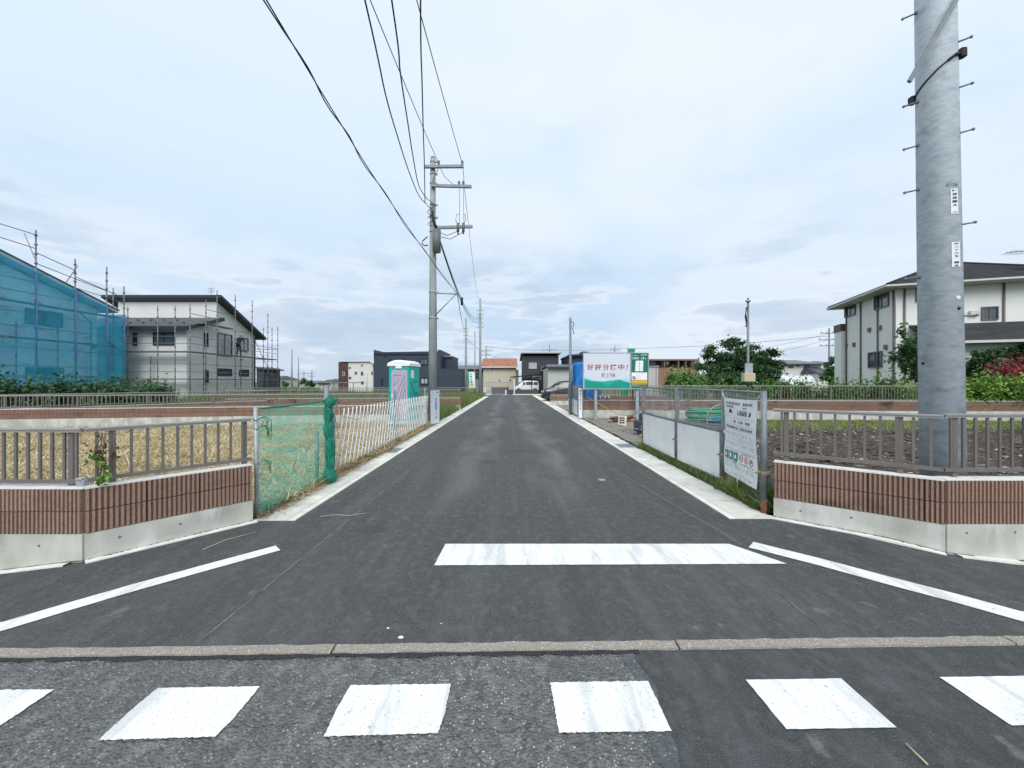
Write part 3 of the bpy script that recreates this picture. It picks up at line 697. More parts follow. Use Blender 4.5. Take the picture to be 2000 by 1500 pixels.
for k in range(26):
    a = random.uniform(0, 6.28); zc = random.choice((.08, .1, 1.25, 1.27)); r = random.uniform(.07, .125)
    mb.tube([(.02+r*math.cos(a+q), -.02+r*math.sin(a+q), zc+random.uniform(-.05, .05)+.04*math.sin(q*3)) for q in np.linspace(0, 1.6, 6)], .005, 4)
mb.build('cord', CORDG, t)['kind'] = 'stuff'
t = thing('fence_post', 'pale square steel post standing behind the bunched green net', 'post', (-2.86, 6.12, 0))
mb = MB(); mb.bbox((-.028, -.03, -.1), (.028, .03, 1.48), .004); mb.build('shaft', GALV, t)
mb = MB(); mb.bbox((-.032, -.034, 1.48), (.032, .034, 1.495), .004); mb.build('cap', GALV, t)
# scissor (accordion) fence
t = thing('accordion_fence', 'white folding lattice fence standing along the left roadside', 'fence', (-2.83, 6.3, 0))
SLAT = M('white_aluminium_slat', (.70, .72, .74), (.58, .61, .63), 9., .4, metal=.15)
def fx(y): return -2.83-.10*(y-6.3)/7.4
pitch = .205; n = 36
def slat_mesh(lean, nm):
    mb = MB(); mb.bar((0, 0, .15), (0, lean, 1.10), .009, .015, up=(1, 0, 0)); return mb.mesh(nm, SLAT)
sa, sb = slat_mesh(.36, 'slat'), slat_mesh(-.36, 'slat')
for i in range(n):
    y = 6.32+i*pitch*(.92+.08*i/n); zj = -.02*(i/n)
    link('slat', sa, t, (fx(y)+2.83+.010, y-6.3, zj)); link('slat', sb, t, (fx(y)+2.83-.010, y+.36-6.3, zj))
RIV = MB()
for i in range(n):
    y = 6.32+i*pitch*(.92+.08*i/n)
    for q in (.03, .5, .97): RIV.cyl((fx(y)+2.83-.02, y+.36*q-6.3, .15+.95*q), (fx(y)+2.83+.022, y+.36*q-6.3, .15+.95*q), .005, n=5)
o = RIV.build('rivets', GALV, t); o['kind'] = 'stuff'
for y, hgt, lab in ((6.36, 1.1, 0), (9.86, 1.36, 1), (13.62, 1.36, 2)):
    mb = MB(); x = fx(y)+2.83
    mb.bbox((x-.05, y-6.3-.03, .04), (x-.008, y-6.3+.01, hgt), .004)
    if lab: mb.bbox((x-.05, y-6.3-.09, .04), (x-.02, y-6.3-.06, hgt-.02), .003)
    mb.build('upright', GALV, t)
    if lab:
        mb = MB(); mb.bbox((x-.22, y-6.3-.05, .02), (x+.16, y-6.3+.02, .045), .004); mb.bbox((x-.05, y-6.3-.16, .02), (x-.01, y-6.3+.12, .042), .004); mb.build('foot', GALV, t)
for i in (9, 27):
    y = 6.32+i*pitch; mb = MB(); mb.cyl((fx(y)+2.83, y-6.3, .04), (fx(y)+2.83, y-6.3, .2), .014); mb.cyl((fx(y)+2.83-.015, y-6.3, .03), (fx(y)+2.83+.015, y-6.3, .03), .035, n=12); mb.build('castor', GALV_D, t)
mb = MB(); pr = [(fx(6.5)+2.85, .2, 1.0), (fx(7.2)+2.86, .9, .86), (fx(8.2)+2.86, 1.9, .95), (fx(9.6)+2.86, 3.3, 1.08)]
mb.tube(pr, .006, 5); mb.build('rope', M('straw_rope', (.45, .33, .15), None), t)
# notice boards at the foot of the utility pole
t = thing('notice_board', 'white two-panel notice board at the foot of the utility pole', 'sign', (-2.86, 13.75, 0))
SIGN = M('sign_white', (.80, .84, .87), (.74, .79, .83), 3., .45)
pA, pB = vp(840.5, 832, 13.7), vp(857.5, 824, 14.6); pA.z = pB.z = 0
d = (pB-pA); Ln = d.length; d.normalize(); up = Vector((0, 0, 1)); nn = Vector((d.y, -d.x, 0))
def bd(mb_, s0, s1, z0, z1, th=.012, o=0.):
    a = pA+d*s0-t.location+nn*o; b = pA+d*s1-t.location+nn*o
    mb_.prism([a+up*z0, b+up*z0, b+up*z1, a+up*z1], nn*th)
h1 = 1.26
mb = MB(); bd(mb, 0, Ln*.45, .06, h1); mb.build('left_panel', SIGN, t)
mb = MB(); bd(mb, Ln*.47, Ln, .06, h1); mb.build('right_panel', SIGN, t)
mb = MB(); bd(mb, -.02, 0, 0, h1+.02, .02); bd(mb, Ln, Ln+.02, 0, h1+.02, .02); bd(mb, -.02, Ln+.02, h1, h1+.02, .02); mb.build('frame', GALV, t)
BLUE_INK = M('blue_ink', (.10, .30, .62), None); TEAL_INK = M('teal_ink', (.10, .50, .42), None); DARK_INK = M('dark_ink', (.03, .04, .05), None); GREY_INK = M('grey_ink', (.42, .47, .52), None)
mb = MB(); bd(mb, Ln*.50, Ln*.68, .56, .84, .002, .012); bd(mb, Ln*.58, Ln*.63, .30, .56, .002, .012); bd(mb, Ln*.62, Ln*.86, 1.14, 1.2, .002, .012); mb.build('print', BLUE_INK, t)
mb = MB(); bd(mb, Ln*.54, Ln*.64, .86, .96, .002, .012); bd(mb, Ln*.56, Ln*.66, .22, .30, .002, .012); bd(mb, Ln*.26, Ln*.32, 1.11, 1.18, .002, .012); bd(mb, Ln*.0, Ln*.06, .85, .88, .004, .014); mb.build('print', DARK_INK, t)
mb = MB(); bd(mb, Ln*.86, Ln*.94, 1.02, 1.1, .002, .012); bd(mb, Ln*.56, Ln*.62, 1.02, 1.08, .002, .012); mb.build('print', TEAL_INK, t)
mb = MB(); [bd(mb, Ln*.1, Ln*(.2+.18*random.random()), 1.06-.05*k, 1.075-.05*k, .002, .012) for k in range(3)]; mb.build('print', GREY_INK, t)

# ------------------------------------------------------------------ portable toilet
t = thing('portable_toilet', 'teal portable toilet with lilac door and white roof', 'portable toilet', (-3.66, 13.55, .02), R(-9))
TEAL = M('teal_plastic', (.012, .42, .36), (.010, .38, .33), 2., .38); LILAC = M('lilac_plastic', (.42, .39, .50), (.40, .37, .48), 2., .45); WPL = M('white_plastic', (.80, .82, .83), None, rough=.4)
LILAC_D = M('lilac_groove', (.22, .20, .27), None, rough=.5); TEAL_D = M('teal_groove', (.006, .20, .18), None, rough=.5)
W2, D2, Z0, Z1 = .36, .46, .24, 2.12
mb = MB(); mb.bbox((-W2, -D2, Z0), (W2, D2, Z1), .035); mb.build('cabin', TEAL, t)
mb = MB(); V = []; nx = 12
for i in range(nx+1):
    u = -1+2*i/nx; zt = 2.16+.10*(1-abs(u)**2.4)
    for yv, zz in ((-D2-.03, Z1-.06), (-D2-.03, zt-.05), (-D2+.02, zt), (D2-.02, zt+.01), (D2+.03, zt-.05), (D2+.03, Z1-.06)): V.append(((W2+.03)*u, yv, zz))
mb.add(V, [(6*i+k, 6*i+6+k, 6*i+7+k, 6*i+1+k) for i in range(nx) for k in range(5)]+[(0, 1, 2, 3, 4, 5), tuple(6*nx+k for k in range(5, -1, -1))]); mb.build('roof', WPL, t)
def round_rect(x0, z0, x1, z1, r, y):
    P = []
    for cx, cz, a0 in ((x1-r, z1-r, 0), (x0+r, z1-r, 90)):
        for k in range(6): a = R(a0+18*k); P.append((cx+r*math.cos(a), y, cz+r*math.sin(a)))
    return P+[(x0, y, z0), (x1, y, z0)]
mb = MB(); mb.prism(round_rect(-.245, .30, .315, 1.93, .08, -D2-.001), (0, -.022, 0)); door = mb.build('door', LILAC, t)
mb = MB(); y = -D2-.026
def arc(x0, z0, x1, z1, bow, n=14): return [(x0+(x1-x0)*q-bow*math.sin(q*math.pi), y, z0+(z1-z0)*q) for q in np.linspace(0, 1, n)]
for a in (arc(-.14, .45, .23, 1.75, .10), arc(-.0, .42, .23, 1.55, .07), arc(.12, .42, .24, 1.35, .04)): mb.tube(a, .009, 5)
mb.tube([(-.16, y, 1.76), (.10, y, 1.76)], .010, 5); mb.tube([(-.16, y, 1.76), (-.16, y, 1.4)], .006, 5); mb.tube([(-.16, y, 1.40), (.04, y, 1.62)], .005, 5); mb.tube([(.245, y, .45), (.245, y, 1.75)], .005, 5)
mb.build('door_groove', LILAC_D, door)
mb = MB(); mb.bbox((-.235, y-.02, 1.02), (-.195, y+.01, 1.14), .008); mb.build('handle', WPL, door)
mb = MB(); mb.bbox((-.10, -D2-.035, 1.98), (.12, -D2, 2.09), .01); mb.build('vent_box', WPL, t)
mb = MB(); mb.bbox((W2, -.30, 1.66), (W2+.008, -.06, 1.92), .004); mb.build('side_plate', WPL, t)
mb = MB(); x = W2+.002
for y0, y1, z0, z1, b in ((.28, -.34, .45, 1.55, .12), (.05, -.34, .45, 1.05, .06), (.42, .1, .8, 1.2, .05)): mb.tube([(x, y0+(y1-y0)*q+b*math.sin(q*math.pi), z0+(z1-z0)*q) for q in np.linspace(0, 1, 12)], .014, 5)
mb.tube([(x, -.12, 1.55), (x, .25, 1.55)], .012, 5); mb.build('side_groove', TEAL_D, t)
mb = MB()
for yy, zz in ((-.40, 1.15), (-.40, .5), (.35, 1.12), (.38, .55)): mb.cyl((W2-.01, yy, zz), (W2+.012, yy, zz), .022, n=8)
mb.cyl((-W2+.05, -D2+.01, 1.15), (-W2+.05, -D2-.012, 1.15), .02, n=8); mb.build('bolt', BLACK, t)
mb = MB(); mb.bbox((-W2-.04, -D2-.04, .12), (W2+.04, D2+.04, .24), .01); mb.build('base_tray', M('grey_plastic', (.36, .42, .47), None, rough=.5), t)
mb = MB(); [mb.box((xx-.05, -D2-.02, -.03), (xx+.05, D2+.02, .12)) for xx in (-.3, 0, .3)]; mb.build('skid', BLACK, t)

# ------------------------------------------------------------------ right: mesh fence with white boards and banner
WIRE = M('fence_wire', (.34, .37, .39), (.26, .29, .31), 8., .5, metal=.3)
RUST = M('rusty_iron', (.14, .055, .03), (.20, .09, .05), 14., .85)
FP = [Vector((2.975, 4.64, 0)), Vector((3.14, 5.82, 0)), Vector((3.10, 7.35, 0)), Vector((3.14, 9.35, 0))]
t = thing('mesh_fence', 'grey wire mesh site fence with white boards at the right roadside', 'fence', FP[0])
ZT = 1.44
for k, p in enumerate(FP):
    q = p-FP[0]; mb = MB(); r = .036 if k else .034
    mb.cyl((q.x, q.y, .16), (q.x, q.y, ZT), r, n=14); mb.cyl((q.x, q.y, ZT), (q.x, q.y, ZT+.008), r*.9, n=14); mb.build('post', GALV_D, t)
    mb = MB(); mb.cyl((q.x, q.y, -.06), (q.x, q.y, .17), r*1.02, n=14); mb.build('post_foot', RUST, t)
    mb = MB(); mb.bbox((q.x-.05, q.y-.045, .46), (q.x+.06, q.y+.045, .50), .006); mb.cyl((q.x-.09, q.y+.01, .48), (q.x+.02, q.y+.01, .48), .011); mb.build('clamp', M('brass_clamp', (.36, .33, .26), (.22, .14, .08), 20., .6, metal=.4), t)
mb = MB(); q = Vector((.10, .02, 0)); mb.bar((.06, .03, .46), (.26, -.14, -.05), .05, .05); mb.build('brace', GALV_D, t)
for k in range(3):
    a, b = FP[k]-FP[0], FP[k+1]-FP[0]; Lp = (b-a).length; dd = (b-a).normalized()
    mb = MB(); lo = .10
    nv = int(Lp/.052)
    for i in range(nv+1):
        c = a+dd*(Lp*i/nv); mb.cyl((c.x, c.y, lo), (c.x, c.y, ZT-.02), .0032, n=4, caps=False)
    zz = list(np.arange(lo, ZT-.01, .125))+[ZT-.02]
    for z in zz: mb.cyl((a.x+.012, a.y, z), (b.x+.012, b.y, z), .0055, n=5, caps=False)
    o = mb.build('wire_mesh', WIRE, t); o['kind'] = 'stuff'
    mb = MB(); [mb.cyl((a.x, a.y, z), (b.x, b.y, z), .014, n=8) for z in (lo, ZT-.015)]
    for c in (a+dd*.05, b-dd*.05): mb.cyl((c.x, c.y, lo), (c.x, c.y, ZT-.015), .013, n=8)
    mb.build('panel_frame', GALV_D, t)
    if k:
        nn = Vector((-dd.y, dd.x, 0)); nn = -nn if nn.x > 0 else nn
        parts = [(.07, Lp-.07)] if k == 1 else [(.07, Lp*.58), (Lp*.59, Lp-.07)]
        for s0, s1 in parts:
            mb = MB(); c0 = a+dd*s0+nn*.022; c1 = a+dd*s1+nn*.022
            mb.prism([(c0.x, c0.y, .12), (c1.x, c1.y, .12), (c1.x, c1.y, .80), (c0.x, c0.y, .80)], nn*.008); mb.build('white_board', WHITE, t)
        mb = MB(); c0 = a+dd*.06+nn*.02; c1 = b-dd*.06+nn*.02; mb.bar((c0.x, c0.y, .82), (c1.x, c1.y, .82), .022, .036); mb.bar((c0.x, c0.y, .105), (c1.x, c1.y, .105), .018, .02); mb.build('board_rail', GALV_D, t)
# banner on the near fence panel
a, b = FP[0], FP[1]; dd = (a-b).normalized(); nn = Vector((dd.y, -dd.x, 0)); nn = nn if nn.x < 0 else -nn
O = b+dd*.12+nn*.03; Wb = (a-b).length-.22; Zb0, Zb1 = .255, 1.33
t = thing('notice_banner', 'white vinyl construction notice banner tied to the near fence panel', 'banner', O)
VINYL = M('white_vinyl', (.88, .90, .91), (.84, .86, .88), 2., .4, .15, 6.)
mb = MB(); nu, nv = 12, 20; V = []
def bpt(u, v, o=0.):
    wv = .010*math.sin(v*8+u*3)+.006*math.sin(u*9)
    return dd*(Wb*u+.006*math.sin(v*11)*(u-.5))+Vector((0, 0, Zb0+(Zb1-Zb0)*v-.012*math.sin(u*math.pi)*v))+nn*(wv+o)
for i in range(nu+1):
    for j in range(nv+1): V.append(bpt(i/nu, j/nv))
mb.add(V, [(i*(nv+1)+j, (i+1)*(nv+1)+j, (i+1)*(nv+1)+j+1, i*(nv+1)+j+1) for i in range(nu) for j in range(nv)], smooth=True)
ban = mb.build('sheet', VINYL, t)
def q4(mb_, u0, v0, u1, v1, o=.004): mb_.add([bpt(u0, v0, o), bpt(u1, v0, o), bpt(u1, v1, o), bpt(u0, v1, o)], [(0, 1, 2, 3)])
def glyphs(mb_, u0, u1, v, h, n, dens=.85):
    cw = (u1-u0)/n
    for i in range(n):
        if random.random() > dens: continue
        x = u0+cw*i
        for k in range(random.choice((2, 3, 3))): yy = v+h*(k+.1)/3; q4(mb_, x+cw*.1, yy, x+cw*(.6+.25*random.random()), yy+h*.16)
        for k in range(random.choice((1, 2))): xx = x+cw*(.2+.4*k); q4(mb_, xx, v, xx+cw*.16, v+h)
INK = M('black_ink', (.03, .035, .045), None, rough=.5); LGREY = M('light_grey_ink', (.50, .56, .62), None, rough=.5)
mb = MB(); glyphs(mb, .10, .52, .925, .035, 9, 1); glyphs(mb, .60, .90, .925, .033, 6, 1); glyphs(mb, .12, .34, .885, .026, 5, 1); glyphs(mb, .60, .74, .885, .022, 4, 1)
glyphs(mb, .45, .76, .80, .062, 5, 1)
for k in range(9): q4(mb, .80+.004*k, .80+.007*k, .835-.001*(k-4)**2+.02, .807+.007*k)
mb.add([bpt(.20, .815, .004), bpt(.245, .82, .004), bpt(.30, .812, .004), bpt(.285, .85, .004), bpt(.25, .872, .004), bpt(.215, .85, .004)], [(0, 1, 2, 3, 4, 5)])
for v, a_, b_, n_ in ((.70, .25, .85, 8), (.62, .05, .45, 7), (.62, .50, .92, 7)): glyphs(mb, a_, b_, v, .030, n_, .8)
mb.build('print', INK, ban)
mb = MB()
for v in (.755, .665, .605, .50, .475, .44, .36, .345): q4(mb, .04, v, .94, v+.0035)
for v in (.55, .53, .42, .40, .33, .315): glyphs(mb, .05, .44, v, .014, 11, .6); glyphs(mb, .52, .92, v, .014, 10, .6)
q4(mb, .485, .36, .49, .65)
for k in range(4): glyphs(mb, .04, .33, .115+.018*k, .011, 9, .8); glyphs(mb, .36, .66, .115+.018*k, .011, 9, .8); glyphs(mb, .70, .93, .115+.018*k, .011, 7, .9)
glyphs(mb, .05, .90, .04, .015, 16, .5)
mb.build('print', GREY_INK, ban)
SAFE_G = M('safety_green', (.01, .26, .16), None, rough=.5); SAFE_R = M('safety_red', (.55, .03, .04), None, rough=.5)
mb = MB()
for k in range(3): q4(mb, .05+.135*k, .215, .165+.135*k, .315)
mb.build('pictogram', SAFE_G, ban)
mb = MB()
for k in range(3): q4(mb, .085+.135*k, .24, .13+.135*k, .29, .006)
q4(mb, .215, .265, .255, .30, .0065); mb.build('pictogram_mark', VINYL, ban)
mb = MB()
for k in range(3):
    cu, cv = .53+.155*k, .27-.004*k
    P = [(cu+.052*math.cos(a), cv+.040*math.sin(a)) for a in np.linspace(0, 2*math.pi, 21)]; Q = [(cu+.041*math.cos(a), cv+.031*math.sin(a)) for a in np.linspace(0, 2*math.pi, 21)]
    for i in range(20): mb.add([bpt(*P[i], .004), bpt(*P[i+1], .004), bpt(*Q[i+1], .004), bpt(*Q[i], .004)], [(0, 1, 2, 3)])
mb.build('prohibition_ring', SAFE_R, ban)
mb = MB(); q4(mb, .50, .265, .56, .273); q4(mb, .68, .247, .69, .29)
text_mb(mb, 'P', bpt(.825, .245, .005), dd, (0, 0, 1), .032, .045); glyphs(mb, .05, .44, .195, .012, 6, 1); glyphs(mb, .49, .92, .195, .012, 7, 1); mb.build('print', INK, ban)
mb = MB(); glyphs(mb, .30, .42, .175, .012, 3, 1); mb.build('print', BLUE_INK, ban)
mb = MB()
for u, v in ((.0, 1.), (1., 1.), (0, .5), (1, .45), (.45, 0)):
    c = bpt(u, v); s = (u-.5)*2; mb.tube([c, c+dd*(.03*s)+Vector((0, 0, .03 if v > .1 else -.05)), c+dd*(.05*s)+Vector((0, 0, .06 if v > .1 else -.12))], .006, 5)
mb.build('tie_string', WHITE, t)

# ------------------------------------------------------------------ far right fence pieces, sign posts
t = thing('mesh_fence', 'short far wire mesh fence with white boards before the blue tarpaulin', 'fence', (2.93, 18.0, 0))
pts = [Vector((2.90, 16.9, 0)), Vector((2.96, 18.6, 0)), Vector((3.0, 20.4, 0))]
for p in pts:
    mb = MB(); q = p-Vector(t.location); mb.cyl((q.x, q.y, 0), (q.x, q.y, 1.42), .035, n=8); mb.build('post', GALV_D, t)
for a, b in zip(pts, pts[1:]):
    a = a-Vector(t.location); b = b-Vector(t.location); mb = MB(); n = int((b-a).length/.07)
    for i in range(n+1): c = a.lerp(b, i/n); mb.cyl((c.x, c.y, .1), (c.x, c.y, 1.4), .004, n=4, caps=False)
    for z in np.arange(.8, 1.42, .12): mb.cyl((a.x, a.y, z), (b.x, b.y, z), .008, n=4, caps=False)
    o = mb.build('wire_mesh', WIRE, t); o['kind'] = 'stuff'
    mb = MB(); mb.prism([(a.x-.03, a.y+.1, .1), (b.x-.03, b.y-.1, .1), (b.x-.03, b.y-.1, .74), (a.x-.03, a.y+.1, .74)], (-.01, 0, 0)); mb.build('white_board', WHITE, t)
t = thing('upright_board', 'narrow white upright notice board at the end of the far fence', 'sign', (2.88, 16.35, 0))
mb = MB(); mb.bbox((-.075, -.012, .06), (.075, .012, 1.30), .004); mb.build('panel', SIGN, t)
mb = MB()
for k in range(7): text_mb(mb, '開発行為許可済'[k], (-.035, -.0135, 1.14-.12*k), (1, 0, 0), (0, 0, 1), .07, .08)
mb.build('lettering', INK, t)
mb = MB(); mb.bbox((.082, -.02, -.05), (.11, .02, 1.34), .004); mb.box((-.075, -.02, -.05), (-.05, .0, .06)); mb.build('post', GALV_D, t)

# ------------------------------------------------------------------ billboard
BY = 15.9
def bw(x, y): return vp(x, y, BY)
t = thing('billboard', 'white and green land sale billboard on two grey posts', 'billboard', (bw(1200, 0).x, BY, 0))
a, b = bw(1140, 758.5), bw(1265.5, 690); split = bw(1231.5, 0).x
OX = t.location.x
def lb(mb_, x0, z0, x1, z1, y0, y1): mb_.box((x0-OX, y0, z0), (x1-OX, y1, z1))
BBW = M('billboard_white', (.66, .70, .78), (.63, .67, .75), .8, .4); BBG = M('billboard_green', (.008, .17, .13), None, rough=.4); BBT = M('billboard_teal', (.004, .30, .235), None, rough=.4); BBT2 = M('billboard_teal_light', (.01, .40, .33), None, rough=.4); BBC = M('billboard_pale_cyan', (.42, .66, .74), None, rough=.4)
mb = MB(); lb(mb, a.x, a.z, split-.004, b.z, -.02, .02); mb.build('left_panel', BBW, t)
mb = MB(); lb(mb, split+.004, a.z, b.x, b.z, -.02, .02); pg = mb.build('right_panel', BBG, t)
mb = MB()
for x0, z0, x1, z1 in ((a.x-.03, a.z-.04, b.x+.03, a.z), (a.x-.03, b.z, b.x+.03, b.z+.025), (a.x-.03, a.z, a.x, b.z), (b.x, a.z, b.x+.03, b.z), (split-.025, a.z, split+.02, b.z)): lb(mb, x0, z0, x1, z1, -.03, .025)
mb.build('frame', GALV, t)
def hill(pts, y):
    mb_ = MB(); P = [((bw(px, py).x-OX), y, bw(px, py).z) for px, py in pts]
    n = len(P); zb = a.z+.002; mb_.add(P+[(p[0], y, zb) for p in P], [(i, i+1, n+i+1, n+i) for i in range(n-1)]); return mb_
def curve(pts, n=10):
    out = []
    for (x0, y0), (x1, y1) in zip(pts, pts[1:]):
        for i in range(n): q = i/n; s = q*q*(3-2*q); out.append((x0+(x1-x0)*q, y0+(y1-y0)*s))
    return out+[pts[-1]]
hill(curve([(1141, 735), (1165, 743), (1185, 745), (1205, 742), (1219, 739.5), (1231, 739)]), -.0215).build('wave_print', BBC, t)
hill(curve([(1141, 739.5), (1158, 744), (1178, 745), (1195, 743), (1209, 741), (1220, 744.5), (1231, 747.5)]), -.0225).build('wave_print', BBT2, t)
hill(curve([(1141, 744), (1156, 745), (1170, 748), (1188, 753), (1200, 747), (1212, 744.2), (1231, 748)]), -.0235).build('wave_print', BBT, t)
RED = M('red_lettering', (.36, .002, .035), None, rough=.5)
xs_ = (1146.8, 1161.7, 1177, 1191.7, 1207)
for ch, px in zip('好評分譲中', xs_):
    mb = MB(); p = bw(px, 723); text_mb(mb, ch, (p.x-OX, -.0225, p.z), (1, 0, 0), (0, 0, 1), 12.2/770*BY, 11.6/770*BY, .014); mb.build('lettering', RED, t)
mb = MB(); p = bw(1222, 723); text_mb(mb, '!', (p.x-OX, -.0225, p.z), (1, 0, 0), (.25, 0, 1), 2.0/770*BY, 11.2/770*BY, .01); mb.build('lettering', RED, t)
mb = MB()
for ch, px, wd in zip('町旦冃隙', (1175, 1185, 1191.5, 1196.5), (6.5, 3.2, 3.5, 4.6)):
    p = bw(px, 737); text_mb(mb, ch, (p.x-OX, -.0225, p.z), (1, 0, 0), (0, 0, 1), wd/770*BY, 7.6/770*BY, .01)
mb.build('lettering', M('slate_ink', (.06, .075, .10), None), t)
mb = MB()
def gt(s, px, py, wd, ht, o=.01): p = bw(px, py); text_mb(mb, s, (p.x-OX, -.0225, p.z), (1, 0, 0), (0, 0, 1), wd/770*BY, ht/770*BY, o)
gt('三室町', 1233.3, 701.8, 14.5, 4.2); gt('3', 1254, 701.8, 3.2, 4.8, .02); gt('第', 1251, 701.6, 2.2, 2.4); gt('期', 1259, 701.6, 2.2, 2.6); gt('全5区画', 1251, 694.2, 12, 2.6); gt('（伊勢崎市）', 1233.3, 695.4, 12, 1.8, .0)
mb.build('lettering', WHITE, t)
def pr(pts, mat, y=-.0225, nm='print'):
    m_ = MB(); m_.poly([(bw(*p).x-OX, y, bw(*p).z) for p in pts]); m_.build(nm, mat, t)
pr([(1240, 725), (1255.5, 725), (1256.2, 704.5), (1241.4, 704.5)], WHITE, nm='plot_map')
pr([(1247.3, 725), (1249.6, 725), (1249.8, 706), (1248, 706)], LGREY, -.0235)
for k in range(1, 4): pr([(1240.4, 705+5*k), (1247.2, 705+5*k), (1247.2, 705.5+5*k), (1240.4, 705.5+5*k)], LGREY, -.0235); pr([(1249.8, 705+5*k), (1255.8, 705+5*k), (1255.8, 705.5+5*k), (1249.8, 705.5+5*k)], LGREY, -.0235)
pr([(1233.3, 742), (1263.7, 742), (1263.7, 727.5), (1233.3, 727.5)], WHITE); pr([(1235, 741), (1241.5, 741), (1241.5, 737), (1239, 734.5), (1235, 734)], M('photo_grey', (.25, .28, .36), None), -.0235)
for k in range(4): pr([(1243, 733+2*k), (1251, 733+2*k), (1251, 733.6+2*k), (1243, 733.6+2*k)], LGREY, -.0235)
pr([(1237, 729.6), (1261, 729.6), (1261, 729), (1237, 729)], LGREY, -.0235)
pr([(1233.5, 748), (1263.7, 748), (1263.7, 743), (1233.5, 743)], M('yellow_print', (.75, .52, .02), None)); pr([(1233.5, 751), (1263.7, 751), (1263.7, 748.2), (1233.5, 748.2)], M('orange_print', (.62, .26, .05), None))
mb = MB()
for k in range(9): q = bw(1235.5+3*k, 747); mb.box((q.x-OX, -.0245, q.z), (q.x-OX+.03, -.0235, q.z+.035)); 
mb.build('print', M('brown_ink', (.25, .12, .02), None), t)['kind'] = 'stuff'
pr([(1234, 752.6), (1248, 752.6), (1248, 752), (1234, 752)], LGREY); pr([(1234, 755), (1262, 755), (1262, 754.3), (1234, 754.3)], TEAL_INK)
for px0, px1 in ((1161.5, 1167), (1242.5, 1248.5)):
    mb = MB(); p, q = bw(px0, 0), bw(px1, 0); mb.bbox((p.x-OX, .03, -.1), (q.x-OX, .12, a.z+.9), .006); mb.build('post', GALV, t)
mb = MB()
for px in (1250, 1166): p = bw(px, 0); mb.bar((p.x-OX, .10, 1.2), (p.x-OX+.25, .9, -.05), .04, .04)
mb.build('brace', GALV_D, t)
# ------------------------------------------------------------------ big steel pole at right
SP = Vector((4.52, 4.12, 0)); R0, R1 = .176, .128
def steel_mat():
    m = M('spangled_steel', (.70, .78, .85), (.55, .63, .71), 13., .5, .5, 80., metal=.0, detail=12., stretch=(1, 1, 2.6), c3=(.38, .455, .53), s3=6.5, lo3=.52, hi3=.74, st3=(1, 1, 1.5), bdist=.012)
    return m
STEEL = steel_mat()
t = thing('steel_pole', 'large galvanised steel pole rising behind the near right wall', 'pole', SP); t.rotation_euler = (0, R(-.9), 0)
mb = MB(); mb.cyl((0, 0, -.3), (0, 0, 13), R0, R1, n=40); mb.build('shaft', STEEL, t)
def pr_r(z): return R0-(R0-R1)*z/13
FACE = -138.                           # direction of the pole side that faces the street corner
def on_pole(off_deg, z, lift=0.):
    r = pr_r(z)+lift; a_ = R(FACE+off_deg); return Vector((r*math.cos(a_), r*math.sin(a_), z))
def step_bolt(z, side):
    mb_ = MB(); p0 = on_pole(-58 if side < 0 else 80, z); dr = Vector((-.74, .67, 0)) if side < 0 else Vector((.74, -.67, 0)); p1 = p0+dr*(.105 if side < 0 else .085)
    mb_.cyl(p0-dr*.02, p1, .0085, n=8); mb_.sphere(p1, .015, n=8, m=5)
    if side < 0: q = on_pole(-58, z, .004); n_ = (q-Vector((0, 0, z))).normalized(); mb_.cyl(q-n_*.01, q+n_*.012, .018, n=10)
    mb_.build('step_bolt', GALV_D, t)
Yp = SP.y-.12
zof = lambda y: H-(y-CY)/F*Yp
for y in (176, 264.5, 354, 532): step_bolt(zof(y), -1)
for y in (84, 173, 261.5, 440, 618): step_bolt(zof(y), 1)
for y in (-5, -95): step_bolt(zof(y), -1); step_bolt(zof(y), 1)
for dg, y in ((50, 604), (-47, 708)): mb = MB(); mb.sphere(on_pole(dg, zof(y)), .016, .016, .016); mb.build('plug', BLACK, t)
mb = MB(); q = on_pole(50, zof(583)); n_ = Vector((q.x, q.y, 0)).normalized(); mb.cyl(q-n_*.02, q+n_*.004, .018, n=16); mb.build('round_tag', SIGN, t)
# strapping band and a stay tube clamped to the pole
bz0, bz1 = zof(162), zof(110)
mb = MB(); P = []
for k in range(33):
    a = 2*math.pi*k/32; z = (bz0+bz1)/2+(bz1-bz0)/2*math.cos(a+R(48)); P.append(((pr_r(z)+.006)*math.cos(a), (pr_r(z)+.006)*math.sin(a), z))
mb.tube(P, .008, 6); q = on_pole(85, bz1, .02); mb.bbox((q.x-.03, q.y-.03, bz1-.03), (q.x+.03, q.y+.03, bz1+.06), .01); q = on_pole(-80, bz0, .02); mb.bbox((q.x-.03, q.y-.03, bz0-.05), (q.x+.03, q.y+.03, bz0+.03), .01); mb.tube([on_pole(30, bz1-.07, .012), on_pole(50, bz1-.02, .02), on_pole(72, bz1+.0, .014)], .012, 6); mb.build('strap', BLACK, t)
p0 = vp(1790, 158, SP.y-.21)-SP; p1 = vp(1884, 0, SP.y-.24)-SP; p2 = p0+(p1-p0)*1.9
mb = MB(); mb.bar(p0, p2, .026, .036); mb.build('stay_bar', GALV_D, t)
